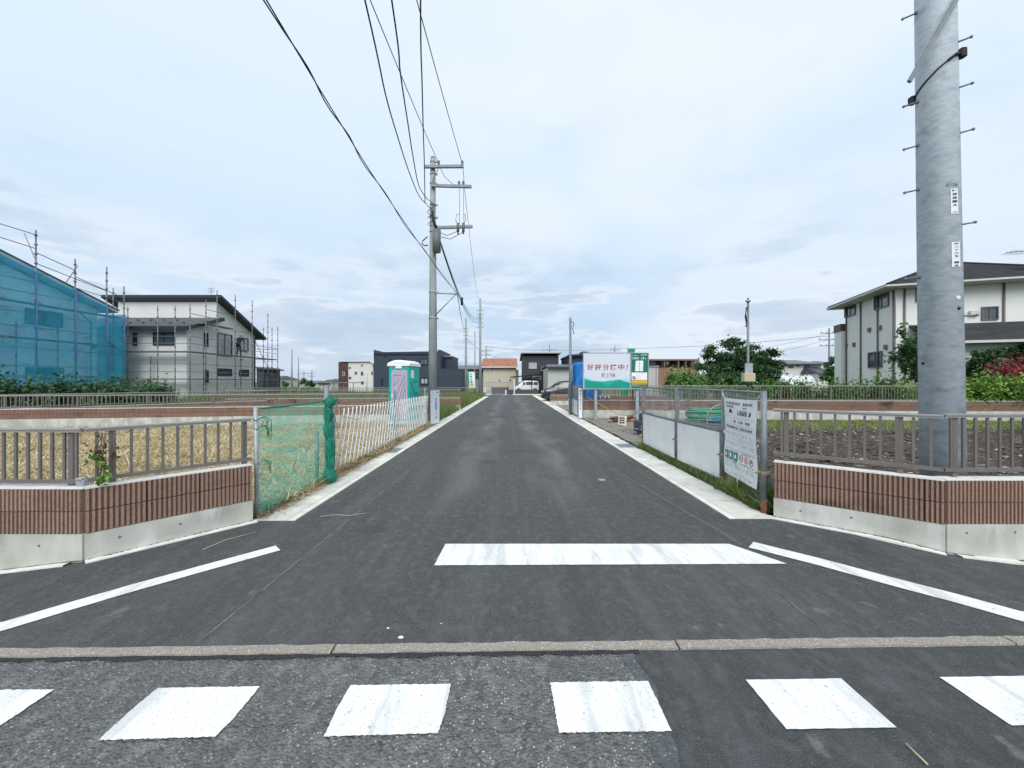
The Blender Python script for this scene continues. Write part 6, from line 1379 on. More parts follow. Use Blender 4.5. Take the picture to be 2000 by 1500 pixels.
# ------------------------------------------------------------------ vehicles
def car(name, label, loc, rz, prof, half_w, paint, wheels, lights=True):
    """prof: stations (x, z_bottom, z_belt, z_roof, roof half width factor); x forward is -x"""
    t_ = thing(name, label, 'car', loc, rz); m_ = MB(); V = []; k = 14
    for x, zb, zl, zr, rw, bwid in prof:
        hw = half_w*bwid; cab = zr-zl
        sec = [(hw*.90, zb), (hw*.98, zb+.12), (hw, zb+(zl-zb)*.55), (hw*.985, zl), (hw*(rw+.04 if cab > .05 else .97), zl+cab*.85+(.0)), (hw*(rw-.06 if cab > .05 else .9), zr-.015), (hw*.3, zr)]
        V += [(x, -y, z) for y, z in sec]+[(x, y, z) for y, z in reversed(sec)]
    n = len(prof)
    m_.add(V, [(i*k+j, i*k+j+1, (i+1)*k+j+1, (i+1)*k+j) for i in range(n-1) for j in range(k-1)]+[tuple(range(k)), tuple((n-1)*k+j for j in range(k-1, -1, -1))], smooth=True)
    body = m_.build('body', paint, t_)
    e = body.modifiers.new('edge', 'EDGE_SPLIT'); e.split_angle = R(38)
    gm = MB()
    for i in range(n-1):
        a, b = prof[i], prof[i+1]
        if a[3]-a[2] > .28 or b[3]-b[2] > .28:
            for s in (-1, 1):
                def pt(st, q, inset):
                    x, zb, zl, zr, rw, bwid = st; hw = half_w*bwid; y0 = hw*.985; y1 = hw*(rw+.04); z = zl+(zr-zl)*.85*q
                    return Vector((x+inset, s*(y0+(y1-y0)*q+.006), z))
                if a[3]-a[2] < .28: gm.add([pt(a, .5, .2), pt(b, .12, -.04), pt(b, .9, -.04)], [(0, 1, 2)])
                elif b[3]-b[2] < .28: pass
                else: gm.add([pt(a, .10, .04), pt(b, .10, -.04), pt(b, .92, -.04), pt(a, .92, .04)], [(0, 1, 2, 3)])
    gm.build('side_window', GLASS, body)
    wi = next(i for i in range(n-1) if prof[i+1][3]-prof[i+1][2] > .28); a, b = prof[wi], prof[wi+1]
    gm = MB(); xa, za = a[0]+.05, a[3]+.03; xb, zb_ = b[0]-.03, b[3]-.03; gm.add([(xa-.02, -half_w*.82, za), (xa-.02, half_w*.82, za), (xb-.03, half_w*.70, zb_), (xb-.03, -half_w*.70, zb_)], [(0, 1, 2, 3)]); gm.build('windscreen', GLASS, body)
    for wx, r in wheels:
        for s in (-1, 1):
            m_ = MB(); m_.cyl((wx, s*(half_w-.18), r), (wx, s*(half_w+.012), r), r, n=24); w_ = m_.build('wheel', BLACK, t_)
            m_ = MB(); m_.cyl((wx, s*(half_w+.012), r), (wx, s*(half_w+.02), r), r*.66, n=20)
            for q in range(5): a_ = 2*math.pi*q/5; m_.bar((wx, s*(half_w+.022), r), (wx+r*.6*math.cos(a_), s*(half_w+.022), r+r*.6*math.sin(a_)), .05, .02, up=(0, 1, 0))
            m_.build('rim', GALV, w_)
            m_ = MB(); P = [(wx+(r+.05)*math.cos(a_), s*(half_w+.002), r+(r+.05)*math.sin(a_)) for a_ in np.linspace(-.2, math.pi+.2, 17)]; m_.tube(P, .025, 5); m_.build('wheel_arch', BLACK, t_)
    x0, zb0, zl0 = prof[1][0], prof[1][1], prof[1][2]
    for s in (-1, 1):
        m_ = MB(); m_.sphere((x0+.04, s*half_w*.68, zl0-.07), .12, .16, .07, 10, 6); m_.build('headlight', M('headlight', (.75, .78, .8), None, rough=.15), t_)
        m_ = MB(); m_.sphere((prof[wi][0]+.55, s*(half_w+.08), prof[wi+1][2]+.08), .08, .09, .07, 8, 5); m_.build('mirror', paint, t_)
    m_ = MB(); m_.bbox((prof[0][0]-.02, -half_w*.6, zb0+.08), (prof[0][0]+.1, half_w*.6, zb0+.26), .02); m_.build('grille', BLACK, t_)
    return t_
BLKP = M('black_car_paint', (.010, .013, .020), None, rough=.12, spec=.8); WHP = M('white_car_paint', (.74, .75, .77), None, rough=.2, spec=.6)
mini = [(-2.30, .30, .66, .70, .8, .80), (-2.24, .22, .84, .86, .8, .90), (-1.95, .20, .97, 1.0, .8, .97), (-1.65, .20, 1.00, 1.06, .8, 1.), (-.85, .20, 1.02, 1.64, .74, 1.), (.3, .20, 1.04, 1.72, .76, 1.), (1.4, .20, 1.05, 1.72, .76, 1.), (2.15, .22, 1.05, 1.62, .74, .98), (2.35, .30, 1.02, 1.1, .8, .93)]
car('black_minivan', 'black minivan parked beyond the block wall right of the road', (2.55+2.30, 32.5, -.02), R(3), mini, .85, BLKP, ((-1.58, .32), (1.35, .32)))
kei = [(-1.68, .30, .66, .70, .8, .86), (-1.62, .24, .84, .86, .8, .94), (-1.25, .22, .95, 1.0, .8, 1.), (-.62, .22, .98, 1.62, .82, 1.), (-.2, .22, 1.0, 1.70, .84, 1.), (.9, .22, 1.0, 1.70, .84, 1.), (1.58, .24, 1.0, 1.64, .82, .99), (1.68, .32, .98, 1.2, .85, .95)]
car('white_van', 'small white wagon parked behind the low dark wall at the road end', (vp(1028, 0, 56).x, 56, .05), R(5), kei, .72, WHP, ((-1.15, .28), (1.15, .28)))
t = carport('dark carport with arched roof over the small white wagon', 996, 1057, 737.5, 55, 4.5, M('black_aluminium', (.018, .02, .025), None, rough=.4), (.16, .7), .45)
t = thing('low_wall', 'low dark block wall in front of the white wagon', 'wall', (vp(1020, 0, 50).x, 50, 0)); a, b = vp(990, 0, 50), vp(1051, 0, 50)
DBL = M('dark_wall_block', (.085, .088, .092), (.065, .068, .072), 3., .85)
m_ = MB(); m_.box(*off(t, (a.x, 50, -.3), (b.x, 50.2, .30))); m_.build('lower_course', DBL, t); m_ = MB(); m_.box(*off(t, (a.x+.2, 50.03, .30), (b.x, 50.2, .58))); m_.build('upper_course', DBL, t)
m_ = MB(); p = vp(1004.5, 764, 49.8); m_.box(*off(t, (p.x-.08, 49.85, -.1), (p.x+.08, 49.99, 1.9))); m_.build('pole_post', SASH_W, t)
t = thing('road_barrier', 'small white barrier fence at the left end of the road', 'barrier', (vp(953, 0, 47).x, 46.5, 0)); a, b = vp(945, 0, 46.5), vp(959, 0, 46.5); m_ = MB()
for k in range(7): x = a.x+(b.x-a.x)*k/6; m_.box(*off(t, (x-.025, 46.5, -.05), (x+.025, 46.55, .85)))
m_.build('bars', WHITE, t); m_ = MB(); m_.bar(*off(t, (a.x, 46.52, .85), (b.x, 46.52, .85)), .05, .06); m_.bar(*off(t, (a.x, 46.52, .08), (b.x, 46.52, .08)), .05, .06); m_.build('rails', WHITE, t)
# traffic cone like pylon at road end
p = vp(988, 771, 47.3); t = thing('traffic_cone', 'tiny white cone at the end of the road', 'cone', (p.x, 47.3, 0)); m_ = MB(); m_.cyl((0, 0, .04), (0, 0, .6), .14, .03, n=12); m_.build('cone', WHITE, t); m_ = MB(); m_.box((-.2, -.2, 0), (.2, .2, .04)); m_.build('base', SLAB, t)
# flag banner
p = vp(920, 758, 40); t = thing('flag_banner', 'white and green vertical flag banner near the left poles', 'flag', (p.x, 40, 0)); m_ = MB(); m_.cyl((-.28, 0, -.1), (-.36, 0, 2.75), .018); m_.build('pole', GALV, t)
m_ = MB(); V = []
zt, zb = vp(0, 726, 40).z, vp(0, 758, 40).z
for i in range(5):
    for j in range(13): u, v = i/4, j/12; V.append((-.34+.70*u-.06*v*(1-u)+.10*(1-v)*u, .05*math.sin(v*6+u*3), zb+(zt-zb)*v))
m_.add(V, [(i*13+j, (i+1)*13+j, (i+1)*13+j+1, i*13+j+1) for i in range(4) for j in range(12)], smooth=True); m_.build('cloth', M('flag_white', (.74, .78, .78), None, rough=.8), t)
m_ = MB(); [m_.add([V[j], V[13+j], V[13+j+1], V[j+1]], [(0, 1, 2, 3)]) for j in range(12)]; m_.v = [(x-.01, y-.008, z) for x, y, z in m_.v]; m_.build('green_border', M('flag_green', (.02, .30, .15), None, rough=.8), t)
m_ = MB(); [text_mb(m_, c_, (-.10+.02*k, -.062, zt-.32-.27*k), (1, 0, 0), (0, 0, 1), .20, .20, .02) for k, c_ in enumerate('好評分譲中')]; m_.build('lettering', M('flag_ink', (.02, .16, .12), None), t)
m_ = MB(); m_.box((-.28, -.03, zb), (.36, -.02, zb+.16)); m_.build('yellow_band', MATS['yellow_print'], t)
p = vp(1229, 690, 19); t = thing('flag_banner', 'green flag mostly hidden behind the billboard', 'flag', (p.x, 19, 0)); m_ = MB(); m_.cyl((-.12, 0, 0), (-.08, 0, 3.25), .018); m_.build('pole', GALV, t); m_ = MB(); a, b = vp(1222.5, 693, 19), vp(1229.5, 681, 19)
V = [(a.x-p.x+.06*j+.17*i*(1-.0*j), .05*math.sin(j*1.3+i), .9+(b.z-.9)*j/6) for i in range(3) for j in range(7)]; V = [(x-.25+.0*z, y, z) for x, y, z in V]; m_.add(V, [(i*7+j, (i+1)*7+j, (i+1)*7+j+1, i*7+j+1) for i in range(2) for j in range(6)], smooth=True); m_.build('cloth', MATS['flag_green'], t)

# ------------------------------------------------------------------ blue tarpaulin stack, clutter in the muddy lot
TARP = M('blue_tarpaulin', (.012, .145, .46), (.02, .19, .55), 3., .45, .8, 4., stretch=(1, 1, .5), bdist=.06)
t = thing('tarp_covered_stack', 'tall stack wrapped in blue tarpaulin behind the billboard', 'tarpaulin', (vp(1145, 0, 18.4).x, 18.4, 0))
m_ = MB(); nx, nz_ = 20, 22; x0, x1 = vp(1125, 0, 18.4).x-t.location.x, vp(1172, 0, 18.4).x-t.location.x; zt = vp(0, 709, 18.4).z; P2 = []
perim = [(x0, 1.3), (x0, 0), (x1, 0), (x1, 1.3)]
path = []
for a, b in zip(perim, perim[1:]):
    for i in range(12): path.append((a[0]+(b[0]-a[0])*i/12, a[1]+(b[1]-a[1])*i/12))
path.append(perim[-1]); V = []
for i, (x, y) in enumerate(path):
    for j in range(nz_+1): v = j/nz_; w_ = .03*math.sin(i*1.7+v*6)+.02*math.sin(i*.9-v*13)+.012*math.sin(i*5.1); V.append((x+w_*(1 if abs(x-x1) < .01 or abs(x-x0) < .01 else .2), y+w_, .1+(zt-.1)*v+(.04*math.sin(i*.7) if j == nz_ else 0)))
c0 = len(V); V.append(((x0+x1)/2, .65, zt+.08))
m_.add(V, [(i*(nz_+1)+j, (i+1)*(nz_+1)+j, (i+1)*(nz_+1)+j+1, i*(nz_+1)+j+1) for i in range(len(path)-1) for j in range(nz_)]+[(i*(nz_+1)+nz_, (i+1)*(nz_+1)+nz_, c0) for i in range(len(path)-1)], smooth=True); m_.build('tarpaulin', TARP, t)
m_ = MB(); m_.tube([(x0+.42, -.05, .1), (x0+.42, -.05, zt)], .02, 5); m_.build('rope', CAB, t)
m_ = MB(); m_.box((x0-.02, .05, .0), (x1+.9, 1.2, .10)); m_.build('pallet', M('pallet_wood', (.10, .075, .055), (.15, .12, .09), 5., .85), t)
t = thing('sign_board', 'narrow white sign with teal marks beside the blue tarpaulin', 'sign', (vp(1117, 0, 18.7).x, 18.9, 0)); a, b = vp(1114.5, 745, 18.7), vp(1119, 712, 18.7); m_ = MB(); m_.bbox((a.x-t.location.x, -.01, a.z), (b.x-t.location.x, .01, b.z), .003); m_.build('panel', SIGN, t)
m_ = MB(); [m_.box((a.x-t.location.x+.02, -.014, b.z-.12-.12*k), (b.x-t.location.x-.03, -.011, b.z-.06-.12*k)) for k in range(6)]; m_.build('print', TEAL_INK, t); m_ = MB(); m_.cyl((0.0, .03, 0), (0, .03, b.z), .02); m_.build('post', GALV_D, t)
t = thing('folding_bench', 'low bench with blue and white striped top behind the billboard posts', 'bench', (vp(1180, 0, 17.9).x, 17.9, 0)); a, b = vp(1166, 777, 17.9), vp(1189, 774, 17.9)
for k in range(6): m_ = MB(); w_ = (b.x-a.x)/6; m_.box((a.x-t.location.x+w_*k, -.2, a.z), (a.x-t.location.x+w_*(k+1)-.005, .2, a.z+.07)); m_.build('seat_stripe', WHITE if k % 2 else M('stripe_blue', (.06, .10, .42), None), t)
for x in (a.x+.06, b.x-.06):
    for y in (-.15, .15): m_ = MB(); m_.box((x-t.location.x-.02, y-.02, 0), (x-t.location.x+.02, y+.02, a.z)); m_.build('leg', SASH_D, t)
# rope barrier with little sign
ROPE = M('yellow_rope', (.50, .36, .12), (.35, .25, .10), 30., .85)
t = thing('rope_barrier', 'yellow rope strung low across the gravel lot entrance', 'rope', (3.0, 16.2, 0)); pA, pB, pC = Vector((3.02, 15.9, 1.0)), vp(1200, 822, 13.2), vp(1262, 800, 9.9)
pB.z = .42; m_ = MB(); m_.tube([Vector(p)-t.location for p in ((3.02, 15.9, .96), (3.3, 15.2, .78), (3.55, 14.4, .55), (3.75, 13.5, .42), (3.72, 12.3, .50), (3.45, 10.9, .68), (3.16, 9.4, .90))], .012, 5); m_.build('upper_rope', ROPE, t)
m_ = MB(); m_.tube([Vector(p)-t.location for p in ((3.02, 15.9, .60), (3.15, 14.6, .30), (3.3, 13.2, .08), (3.5, 12.6, .06))], .012, 5); m_.build('lower_rope', ROPE, t)
p = Vector((3.73, 13.4, .41)); t = thing('hanging_sign', 'small cream hand-lettered sign hanging from the yellow rope', 'sign', p); m_ = MB(); m_.prism([(-.09, 0, -.30), (.17, -.03, -.36), (.20, -.03, -.01), (-.08, 0, 0)], (0, -.008, 0)); m_.build('panel', M('cream_card', (.66, .66, .56), None, rough=.7), t)
m_ = MB(); [m_.box((-.05+.09*(k % 2), -.045, -.10-.08*(k//2)), (.02+.10*(k % 2), -.042, -.055-.08*(k//2))) for k in range(6)]; m_.build('lettering', M('brown_text', (.10, .07, .04), None), t)
# log and plank pile
LOG = M('bark_wood', (.16, .085, .055), (.24, .13, .09), 8., .9, .5, 30.); PLK = M('sawn_plank', (.42, .30, .20), (.32, .22, .14), 4., .8, stretch=(.4, 4, 4))
t = thing('timber_pile', 'pile of old logs and planks on the gravel below the billboard', 'timber', (4.6, 15.0, 0)); 
for k in range(9):
    x = random.uniform(-1.0, -.1); y = random.uniform(-.2, .25); z = .06+.05*(k//3); a = random.uniform(-.5, .5); l = random.uniform(.35, .8); m_ = MB(); r = random.uniform(.03, .06)
    m_.tube([(x-l/2*math.cos(a), y-l/2*math.sin(a), z+.02), (x, y, z+.03), (x+l/2*math.cos(a), y+l/2*math.sin(a), z+random.uniform(0, .12))], [r, r*1.1, r*.8], 8); m_.build('log', LOG, t)
for k in range(5):
    m_ = MB(); z = .03+.045*(k % 3); x0 = -.35+.25*k*.5; m_.bar((x0, -.35+.12*k, z), (x0+1.9, -.45+.13*k, z+.01), .11, .04); m_.build('plank', PLK if k % 2 == 0 else LOG, t)
# mesh basket with green hose
t = thing('wire_basket', 'grey folding wire mesh crate behind the site fence', 'crate', (4.02, 7.95, .03)); CW, CD, CH = .58, .42, .74
for (ax, ay), (bx_, by_) in (((-CW, -CD), (CW, -CD)), ((CW, -CD), (CW, CD)), ((CW, CD), (-CW, CD)), ((-CW, CD), (-CW, -CD))):
    m_ = MB(); a, b = Vector((ax, ay, 0)), Vector((bx_, by_, 0)); n = int((b-a).length/.055)
    for i in range(n+1): c = a.lerp(b, i/n); m_.cyl((c.x, c.y, .05), (c.x, c.y, CH), .0045, n=4, caps=False)
    for z in np.arange(.05, CH+.01, .088): m_.cyl((a.x, a.y, z), (b.x, b.y, z), .005, n=4, caps=False)
    m_.build('side_panel', WIRE, t)
m_ = MB(); m_.box((-CW, -CD, .03), (CW, CD, .06)); [m_.box((x-.03, y-.03, -.05), (x+.03, y+.03, .05)) for x in (-CW+.05, CW-.05) for y in (-CD+.05, CD-.05)]; m_.build('base', GALV_D, t)
m_ = MB(); m_.bbox((-CW+.06, -CD+.05, .06), (CW-.06, CD-.05, CH-.1), .03); m_.build('grey_contents', M('grey_tub', (.17, .19, .20), (.13, .145, .155), 4., .6), t)
t = thing('hose_coil', 'coil of translucent green hose lying on the wire crate', 'hose', (4.0, 7.9, .77)); HOSE = M('green_hose', (.03, .30, .15), (.10, .45, .28), 6., .3)
for k in range(9):
    m_ = MB(); r = .42-.02*(k % 3); m_.tube([(r*1.15*math.cos(a)+.02*math.sin(k), r*.8*math.sin(a), .03+.026*k+.015*math.sin(a*2+k)) for a in np.linspace(0, 6.28, 30)], .017, 6); m_.build('loop', HOSE, t)
m_ = MB(); m_.tube([(.05+.30*math.cos(a), -.34-.03*math.sin(a), .08+.27*math.sin(a)) for a in np.linspace(0, 6.28, 30)], .012, 6); m_.build('upright_loop', M('pale_green_hose', (.35, .48, .38), None, rough=.4), t)
m_ = MB(); m_.sphere((.05, -.1, .05), .34, .28, .09, 12, 6); m_.build('blue_sheet', TARP, t)
t = thing('machine_frame', 'dark hand machine with pale folding frame behind the site fence', 'machine', (3.95, 11.4, .03)); m_ = MB(); m_.bbox((-.35, -.2, .1), (.3, .2, .42), .03); m_.bbox((-.2, -.18, .42), (.1, .18, .62), .03); m_.build('housing', M('machine_dark', (.03, .035, .04), (.06, .07, .075), 5., .5), t)
m_ = MB(); m_.tube([(-.2, -.22, .68), (.0, -.22, .74), (.25, -.24, .38), (.36, -.24, .02)], .014, 6); m_.tube([(-.45, -.22, .2), (-.15, -.24, .15), (-.05, -.24, .22), (.45, -.24, .2)], .014, 6); m_.build('handle_frame', GALV, t)
for s in (-.25, .22): m_ = MB(); m_.cyl((s, -.24, .12), (s, -.18, .12), .12, n=14); m_.build('wheel', BLACK, t)
t = thing('plank', 'long pale plank lying on the mud behind the site fence', 'plank', (4.4, 10.6, .05)); m_ = MB(); m_.bar((-.9, .1, .05), (1.3, -.1, .07), .14, .05); m_.build('board', PLK, t)

# ------------------------------------------------------------------ vegetation
LEAF = lambda nm, a, b, c: M(nm, a, b, .9, .6, transl=.28, c3=c, s3=.45, lo3=.45, hi3=.62, spec=.25, isl=tuple(v*1.7 for v in b), isl2=tuple(v*.5 for v in a))
L_DARK = LEAF('leaf_dark', (.030, .080, .034), (.060, .130, .048), (.038, .095, .038)); L_MID = LEAF('leaf_mid', (.075, .165, .045), (.12, .24, .06), (.085, .175, .05)); L_LIME = LEAF('leaf_lime', (.12, .235, .04), (.19, .31, .065), (.085, .18, .04)); L_RED = LEAF('leaf_red', (.22, .035, .05), (.30, .06, .07), (.12, .05, .04)); L_BAM = LEAF('leaf_bamboo', (.045, .105, .055), (.085, .165, .075), (.035, .08, .045))
TRUNK = M('bark', (.075, .060, .048), (.11, .09, .07), 9., .95, .6, 30.)
def blob_pick(centers):
    C = np.array([c[:3] for c in centers]); Rr = np.array([c[3:6] for c in centers]); vol = np.prod(Rr, 1)**.8; pr_ = vol/vol.sum()
    def pick(n):
        k = RNG.choice(len(C), n, p=pr_); d = RNG.normal(size=(n, 3)); d /= np.linalg.norm(d, axis=1)[:, None]; g = np.clip(np.abs(RNG.normal(0, .62, n)), 0, 1.7); return C[k]+d*Rr[k]*g[:, None]
    return pick
def plant(name, label, cat, loc, centers, n, size, mat, trunk=None, part='crown', group=None, stems=0, asp=.5):
    t_ = thing(name, label, cat, loc, 0, group)
    leaf_obj(part, leaves(n, blob_pick(centers), size, asp), mat, t_)
    if trunk:
        h_, r_ = trunk; m_ = MB(); m_.tube([(0, 0, -.3), (.03*h_, 0, h_*.35), (-.02*h_, .02, h_*.7), (0, 0, h_)], [r_*1.25, r_, r_*.75, r_*.35], 8)
        for c in centers[:9]: m_.tube([(0, 0, h_*random.uniform(.3, .6)), ((c[0])*.5, c[1]*.5, h_*.5+(c[2]-h_*.5)*.55), c[:3]], [r_*.5, r_*.3, r_*.1], 6)
        m_.build('trunk', TRUNK, t_)
    if stems:
        m_ = MB()
        for k in range(stems): c = random.choice(centers); m_.tube([(c[0]*.6, c[1]*.6, -.2), (c[0]*.9, c[1], c[2]*.6), (c[0], c[1], c[2]+c[5]*.5)], [.03, .02, .008], 5)
        m_.build('stems', TRUNK, t_)
    return t_
def crown(rx, ry, z0, z1, n, jit=.75, rmin=.22, rmax=.36):
    out = []; zc, rz = (z0+z1)/2, (z1-z0)/2
    for k in range(n):
        d = RNG.normal(size=3); d /= np.linalg.norm(d); q = random.uniform(.2, .95); r = random.uniform(rmin, rmax)
        out.append((d[0]*rx*q, d[1]*ry*q, zc+d[2]*rz*q, rx*r, ry*r, rz*r*.85))
    return out
Y = 40; plant('round_tree', 'big dark round tree on the right skyline behind the power pole', 'tree', (vp(1442, 0, Y).x, Y, -.2), [c for c in crown(4.1, 3.6, .5, 6.2, 260, rmin=.10, rmax=.17)]+[(-3.4, 0, 1.9, 1., 1., .8), (3.3, 0, 1.7, 1.1, 1., .7), (4.4, .4, 1.2, 1.2, 1, .7)], 52000, .13, L_DARK, (3.6, .28))
def bush(label, x0, x1, yt, Y, mat, n, size, cat='bush', name='bush', z0=-.2, depth=1.2, k=12, group=None, yb=None):
    a, b = vp(x0, yt, Y), vp(x1, yt, Y); rx = (b.x-a.x)/2; zt = a.z; cs = []
    for i in range(k): q = random.uniform(-1, 1); hh = zt*random.uniform(.78, 1.02)*(1-.15*q*q); cs.append((q*rx*.92, random.uniform(-depth, depth)*.6, max(hh*.62, .2), max(rx/k*2.2, .28), depth*.5, hh*.42))
    return plant(name, label, cat, (a.x+rx, Y, z0), cs, n, size, mat, part='foliage', stems=5, group=group)
bush('dense green vine thicket left of the round tree', 1285, 1372, 717, 30, L_MID, 9000, .12); bush('dark green vine thicket below the round tree', 1360, 1462, 722, 31, L_DARK, 8000, .12, depth=1.0)
bush('bright low weeds behind the railing left of the meter box', 1290, 1450, 738, 21, L_MID, 7000, .07, 'weeds', 'weed_patch', depth=.8, k=16); bush('low weeds behind the railing right of the meter box', 1455, 1560, 733, 24, L_MID, 6000, .08, 'weeds', 'weed_patch', depth=.8, k=14)
bush('leafy weeds behind the railing left of the cream house', 1550, 1650, 733, 22, L_MID, 6000, .08, 'weeds', 'weed_patch', depth=.8, k=14); bush('tall weeds at the foot of the cream house corner', 1640, 1700, 727, 19.5, L_MID, 3000, .07, 'weeds', 'weed_patch', depth=.6, k=9)
bush('green shrub with reddish tips under the cream house window', 1700, 1765, 720, 19, L_MID, 3500, .07, depth=.6, k=9); bush('lime hedge plant left of the steel pole', 1745, 1800, 732, 17.6, L_LIME, 3000, .07, depth=.6, k=7)
bush('red barberry shrub right of the steel pole', 1922, 2050, 730, 16.9, L_RED, 6000, .06, depth=.5, k=14, z0=.62); bush('lime green hedge along the wall right of the steel pole', 1868, 2060, 752, 16.1, L_LIME, 12000, .07, 'hedge', 'hedge', depth=.7, k=22, z0=.42)
Y = 18.2; plant('garden_tree', 'dark broadleaf garden tree left of the steel pole', 'tree', (vp(1792, 0, Y).x, Y, -.2), crown(.95, .8, 1.6, 4.5, 55, rmin=.14, rmax=.26), 5000, .085, L_DARK, (2.6, .07))
plant('garden_tree', 'dense dark rounded garden tree just right of the steel pole', 'tree', (vp(1925, 0, Y).x, Y, -.2), crown(1.25, 1., 1.2, 3.6, 65, rmin=.14, rmax=.24), 7000, .075, L_DARK, (2.2, .07)); plant('garden_tree', 'dark garden tree at the right picture edge', 'tree', (vp(2010, 0, Y).x, Y, -.2), crown(1.1, 1., 1.4, 4.0, 55, rmin=.14, rmax=.24), 5500, .08, L_DARK, (2.4, .07))
plant('far_tree', 'dark green tree left of the cream house by the far pole', 'tree', (vp(1625, 0, 56).x, 56, -.2), crown(1.9, 1.6, .6, 5.2, 50, rmin=.14, rmax=.24), 5000, .16, L_DARK, (2.8, .12))
Y = 75; zt = vp(0, 679, Y).z; plant('pine_tree', 'clipped garden pine above the dark roof left of the billboard', 'tree', (vp(1141, 0, Y).x, Y, -.2), [(x*2.0, 0, zt-.5-1.6*abs(x)**1.3+random.uniform(-.25, .1), .75, .6, .20) for x in np.linspace(-1, 1, 11)]+[(x*1.2, 0, zt-1.5+random.uniform(-.3, .3), .6, .5, .18) for x in np.linspace(-1, 1, 6)], 6000, .12, L_DARK, (7.2, .18), asp=.2)
labs = ('leftmost leafy shrub before the blue sheeting', 'second leafy shrub from the left before the blue sheeting', 'middle bamboo-like shrub before the blue sheeting', 'bamboo-like shrub right of the middle before the blue sheeting', 'bamboo-like shrub at the blue sheeting corner', 'low bamboo-like shrub before the white house scaffold', 'end shrub of the row before the white house scaffold')
for (x0, x1, yt, Y), lab in zip(((-60, 40, 722, 15.5), (10, 80, 738, 16), (75, 140, 730, 17), (125, 205, 732, 17.5), (185, 262, 728, 18.5), (235, 300, 740, 19), (280, 345, 742, 20)), labs): bush(lab, x0, x1, yt, Y, L_BAM, 5200, .085, 'shrub', 'shrub', depth=.8, k=12, group='shrubs before the scaffolded houses')
for x, yt, Y, lab in ((527, 741, 85, 'tiny far tree right of the small pale house'), (556, 742, 90, 'tiny far tree left of the skyline poles'), (597, 741, 90, 'tiny far tree right of the skyline poles'), (607, 744, 88, 'tiny far bush near the distant crossarm pole')):
    z = vp(0, yt, Y).z; plant('far_tree', lab, 'tree', (vp(x, 0, Y).x, Y, -.2), crown(1.1, 1., .3, z+.3, 8), 900, .2, L_DARK, (z*.7, .08))
bush('far weeds at the field edge beyond the scaffold', 505, 620, 752, 60, L_MID, 4000, .16, 'weeds', 'weed_patch', depth=1.5, k=14)
# straw: mown dry grass lying over the left lot
def in_lot(n, near):
    X = RNG.uniform(-18, -2.75, n*3); q = RNG.uniform(0, 1, n*3)
    Yv = 3.55+(15-3.55)*q**near; ok = (Yv < wline(X)-.1) & (Yv > np.where(X > -3.75, 3.42+(X+3.69)*1.2+.50, 3.42+.42)) & (np.abs(X/Yv) < 1.6); return np.stack([X[ok], Yv[ok], np.full(ok.sum(), .01)], 1)[:n]
STRAW = M('straw', (.60, .49, .29), (.68, .57, .36), 5., .85, c3=(.33, .25, .10), s3=.9, lo3=.5, hi3=.7, transl=.15, isl=(.80, .70, .47), isl2=(.25, .17, .08)); STRAW2 = M('straw_brown', (.30, .19, .09), (.25, .15, .075), 6., .9, transl=.15, isl=(.52, .38, .21), isl2=(.12, .07, .035))
P = in_lot(64000, 1.6); bare = np.sin(P[:, 0]*1.1+2*np.sin(P[:, 1]*.7))*np.sin(P[:, 1]*1.3+P[:, 0]*.5); P = P[(bare < .55) | (RNG.uniform(0, 1, len(P)) < .3)]; P[:, 2] += RNG.uniform(0, .05, len(P))+.05*np.maximum(0, np.sin(P[:, 0]*2.3+1.3*np.sin(P[:, 1]*1.7))*np.sin(P[:, 1]*2.9+P[:, 0])); leaf_obj('straw', blades(P, .26, 1.34, .012, bend=.4), STRAW, kind='stuff')['label'] = 'mown dry straw lying over the left lot'
P = in_lot(5000, 1.5); leaf_obj('straw_stubble', blades(P, .20, .5, .008), M('stubble_green', (.16, .19, .05), (.30, .27, .10), 3., .9, transl=.25), kind='stuff')['label'] = 'sparse green stubble in the straw of the left lot'
n = 9000; P = np.stack([RNG.normal(-2.92, .09, n), RNG.uniform(4.45, 14.5, n), RNG.uniform(.0, .04, n)], 1); leaf_obj('straw_litter', blades(P, .17, 1.35, .006), STRAW2, kind='stuff')['label'] = 'brown straw litter along the foot of the white lattice fence'
n = 260; P = np.stack([-2.86+np.abs(RNG.normal(0, .28, n)), RNG.uniform(4.4, 11, n), np.full(n, .016)], 1); leaf_obj('straw_litter', blades(P, .10, 1.5, .003), STRAW2, kind='stuff')['label'] = 'scattered straw bits on the gutter and road edge'
# grass
GR = M('grass_blade', (.10, .17, .042), (.18, .25, .07), 1.2, .8, transl=.35, isl=(.30, .36, .13), isl2=(.05, .09, .03)); GRB = M('bright_grass', (.20, .33, .05), (.30, .40, .09), 2., .75, transl=.4, isl=(.42, .48, .16), isl2=(.10, .16, .04)); GRD = M('dry_grass', (.26, .28, .10), (.18, .22, .07), 1., .85, transl=.3)
def patch(name, label, n, x0, x1, y0, y1, h, wid, mat, lean=.35, z=0., near=1.):
    P = np.stack([RNG.uniform(x0, x1, n), y0+(y1-y0)*RNG.uniform(0, 1, n)**near, np.full(n, z)], 1); o = leaf_obj(name, blades(P, h, lean, wid), mat, kind='stuff'); o['label'] = label
patch('grass', 'tall green verge grass left of the road beyond the pole', 26000, -6.5, -2.82, 15.4, 44, .50, .016, GR, near=1.5); patch('grass', 'yellowish verge grass between the far railings', 9000, -7, -2.82, 15.3, 34, .36, .014, GRD, near=1.4)
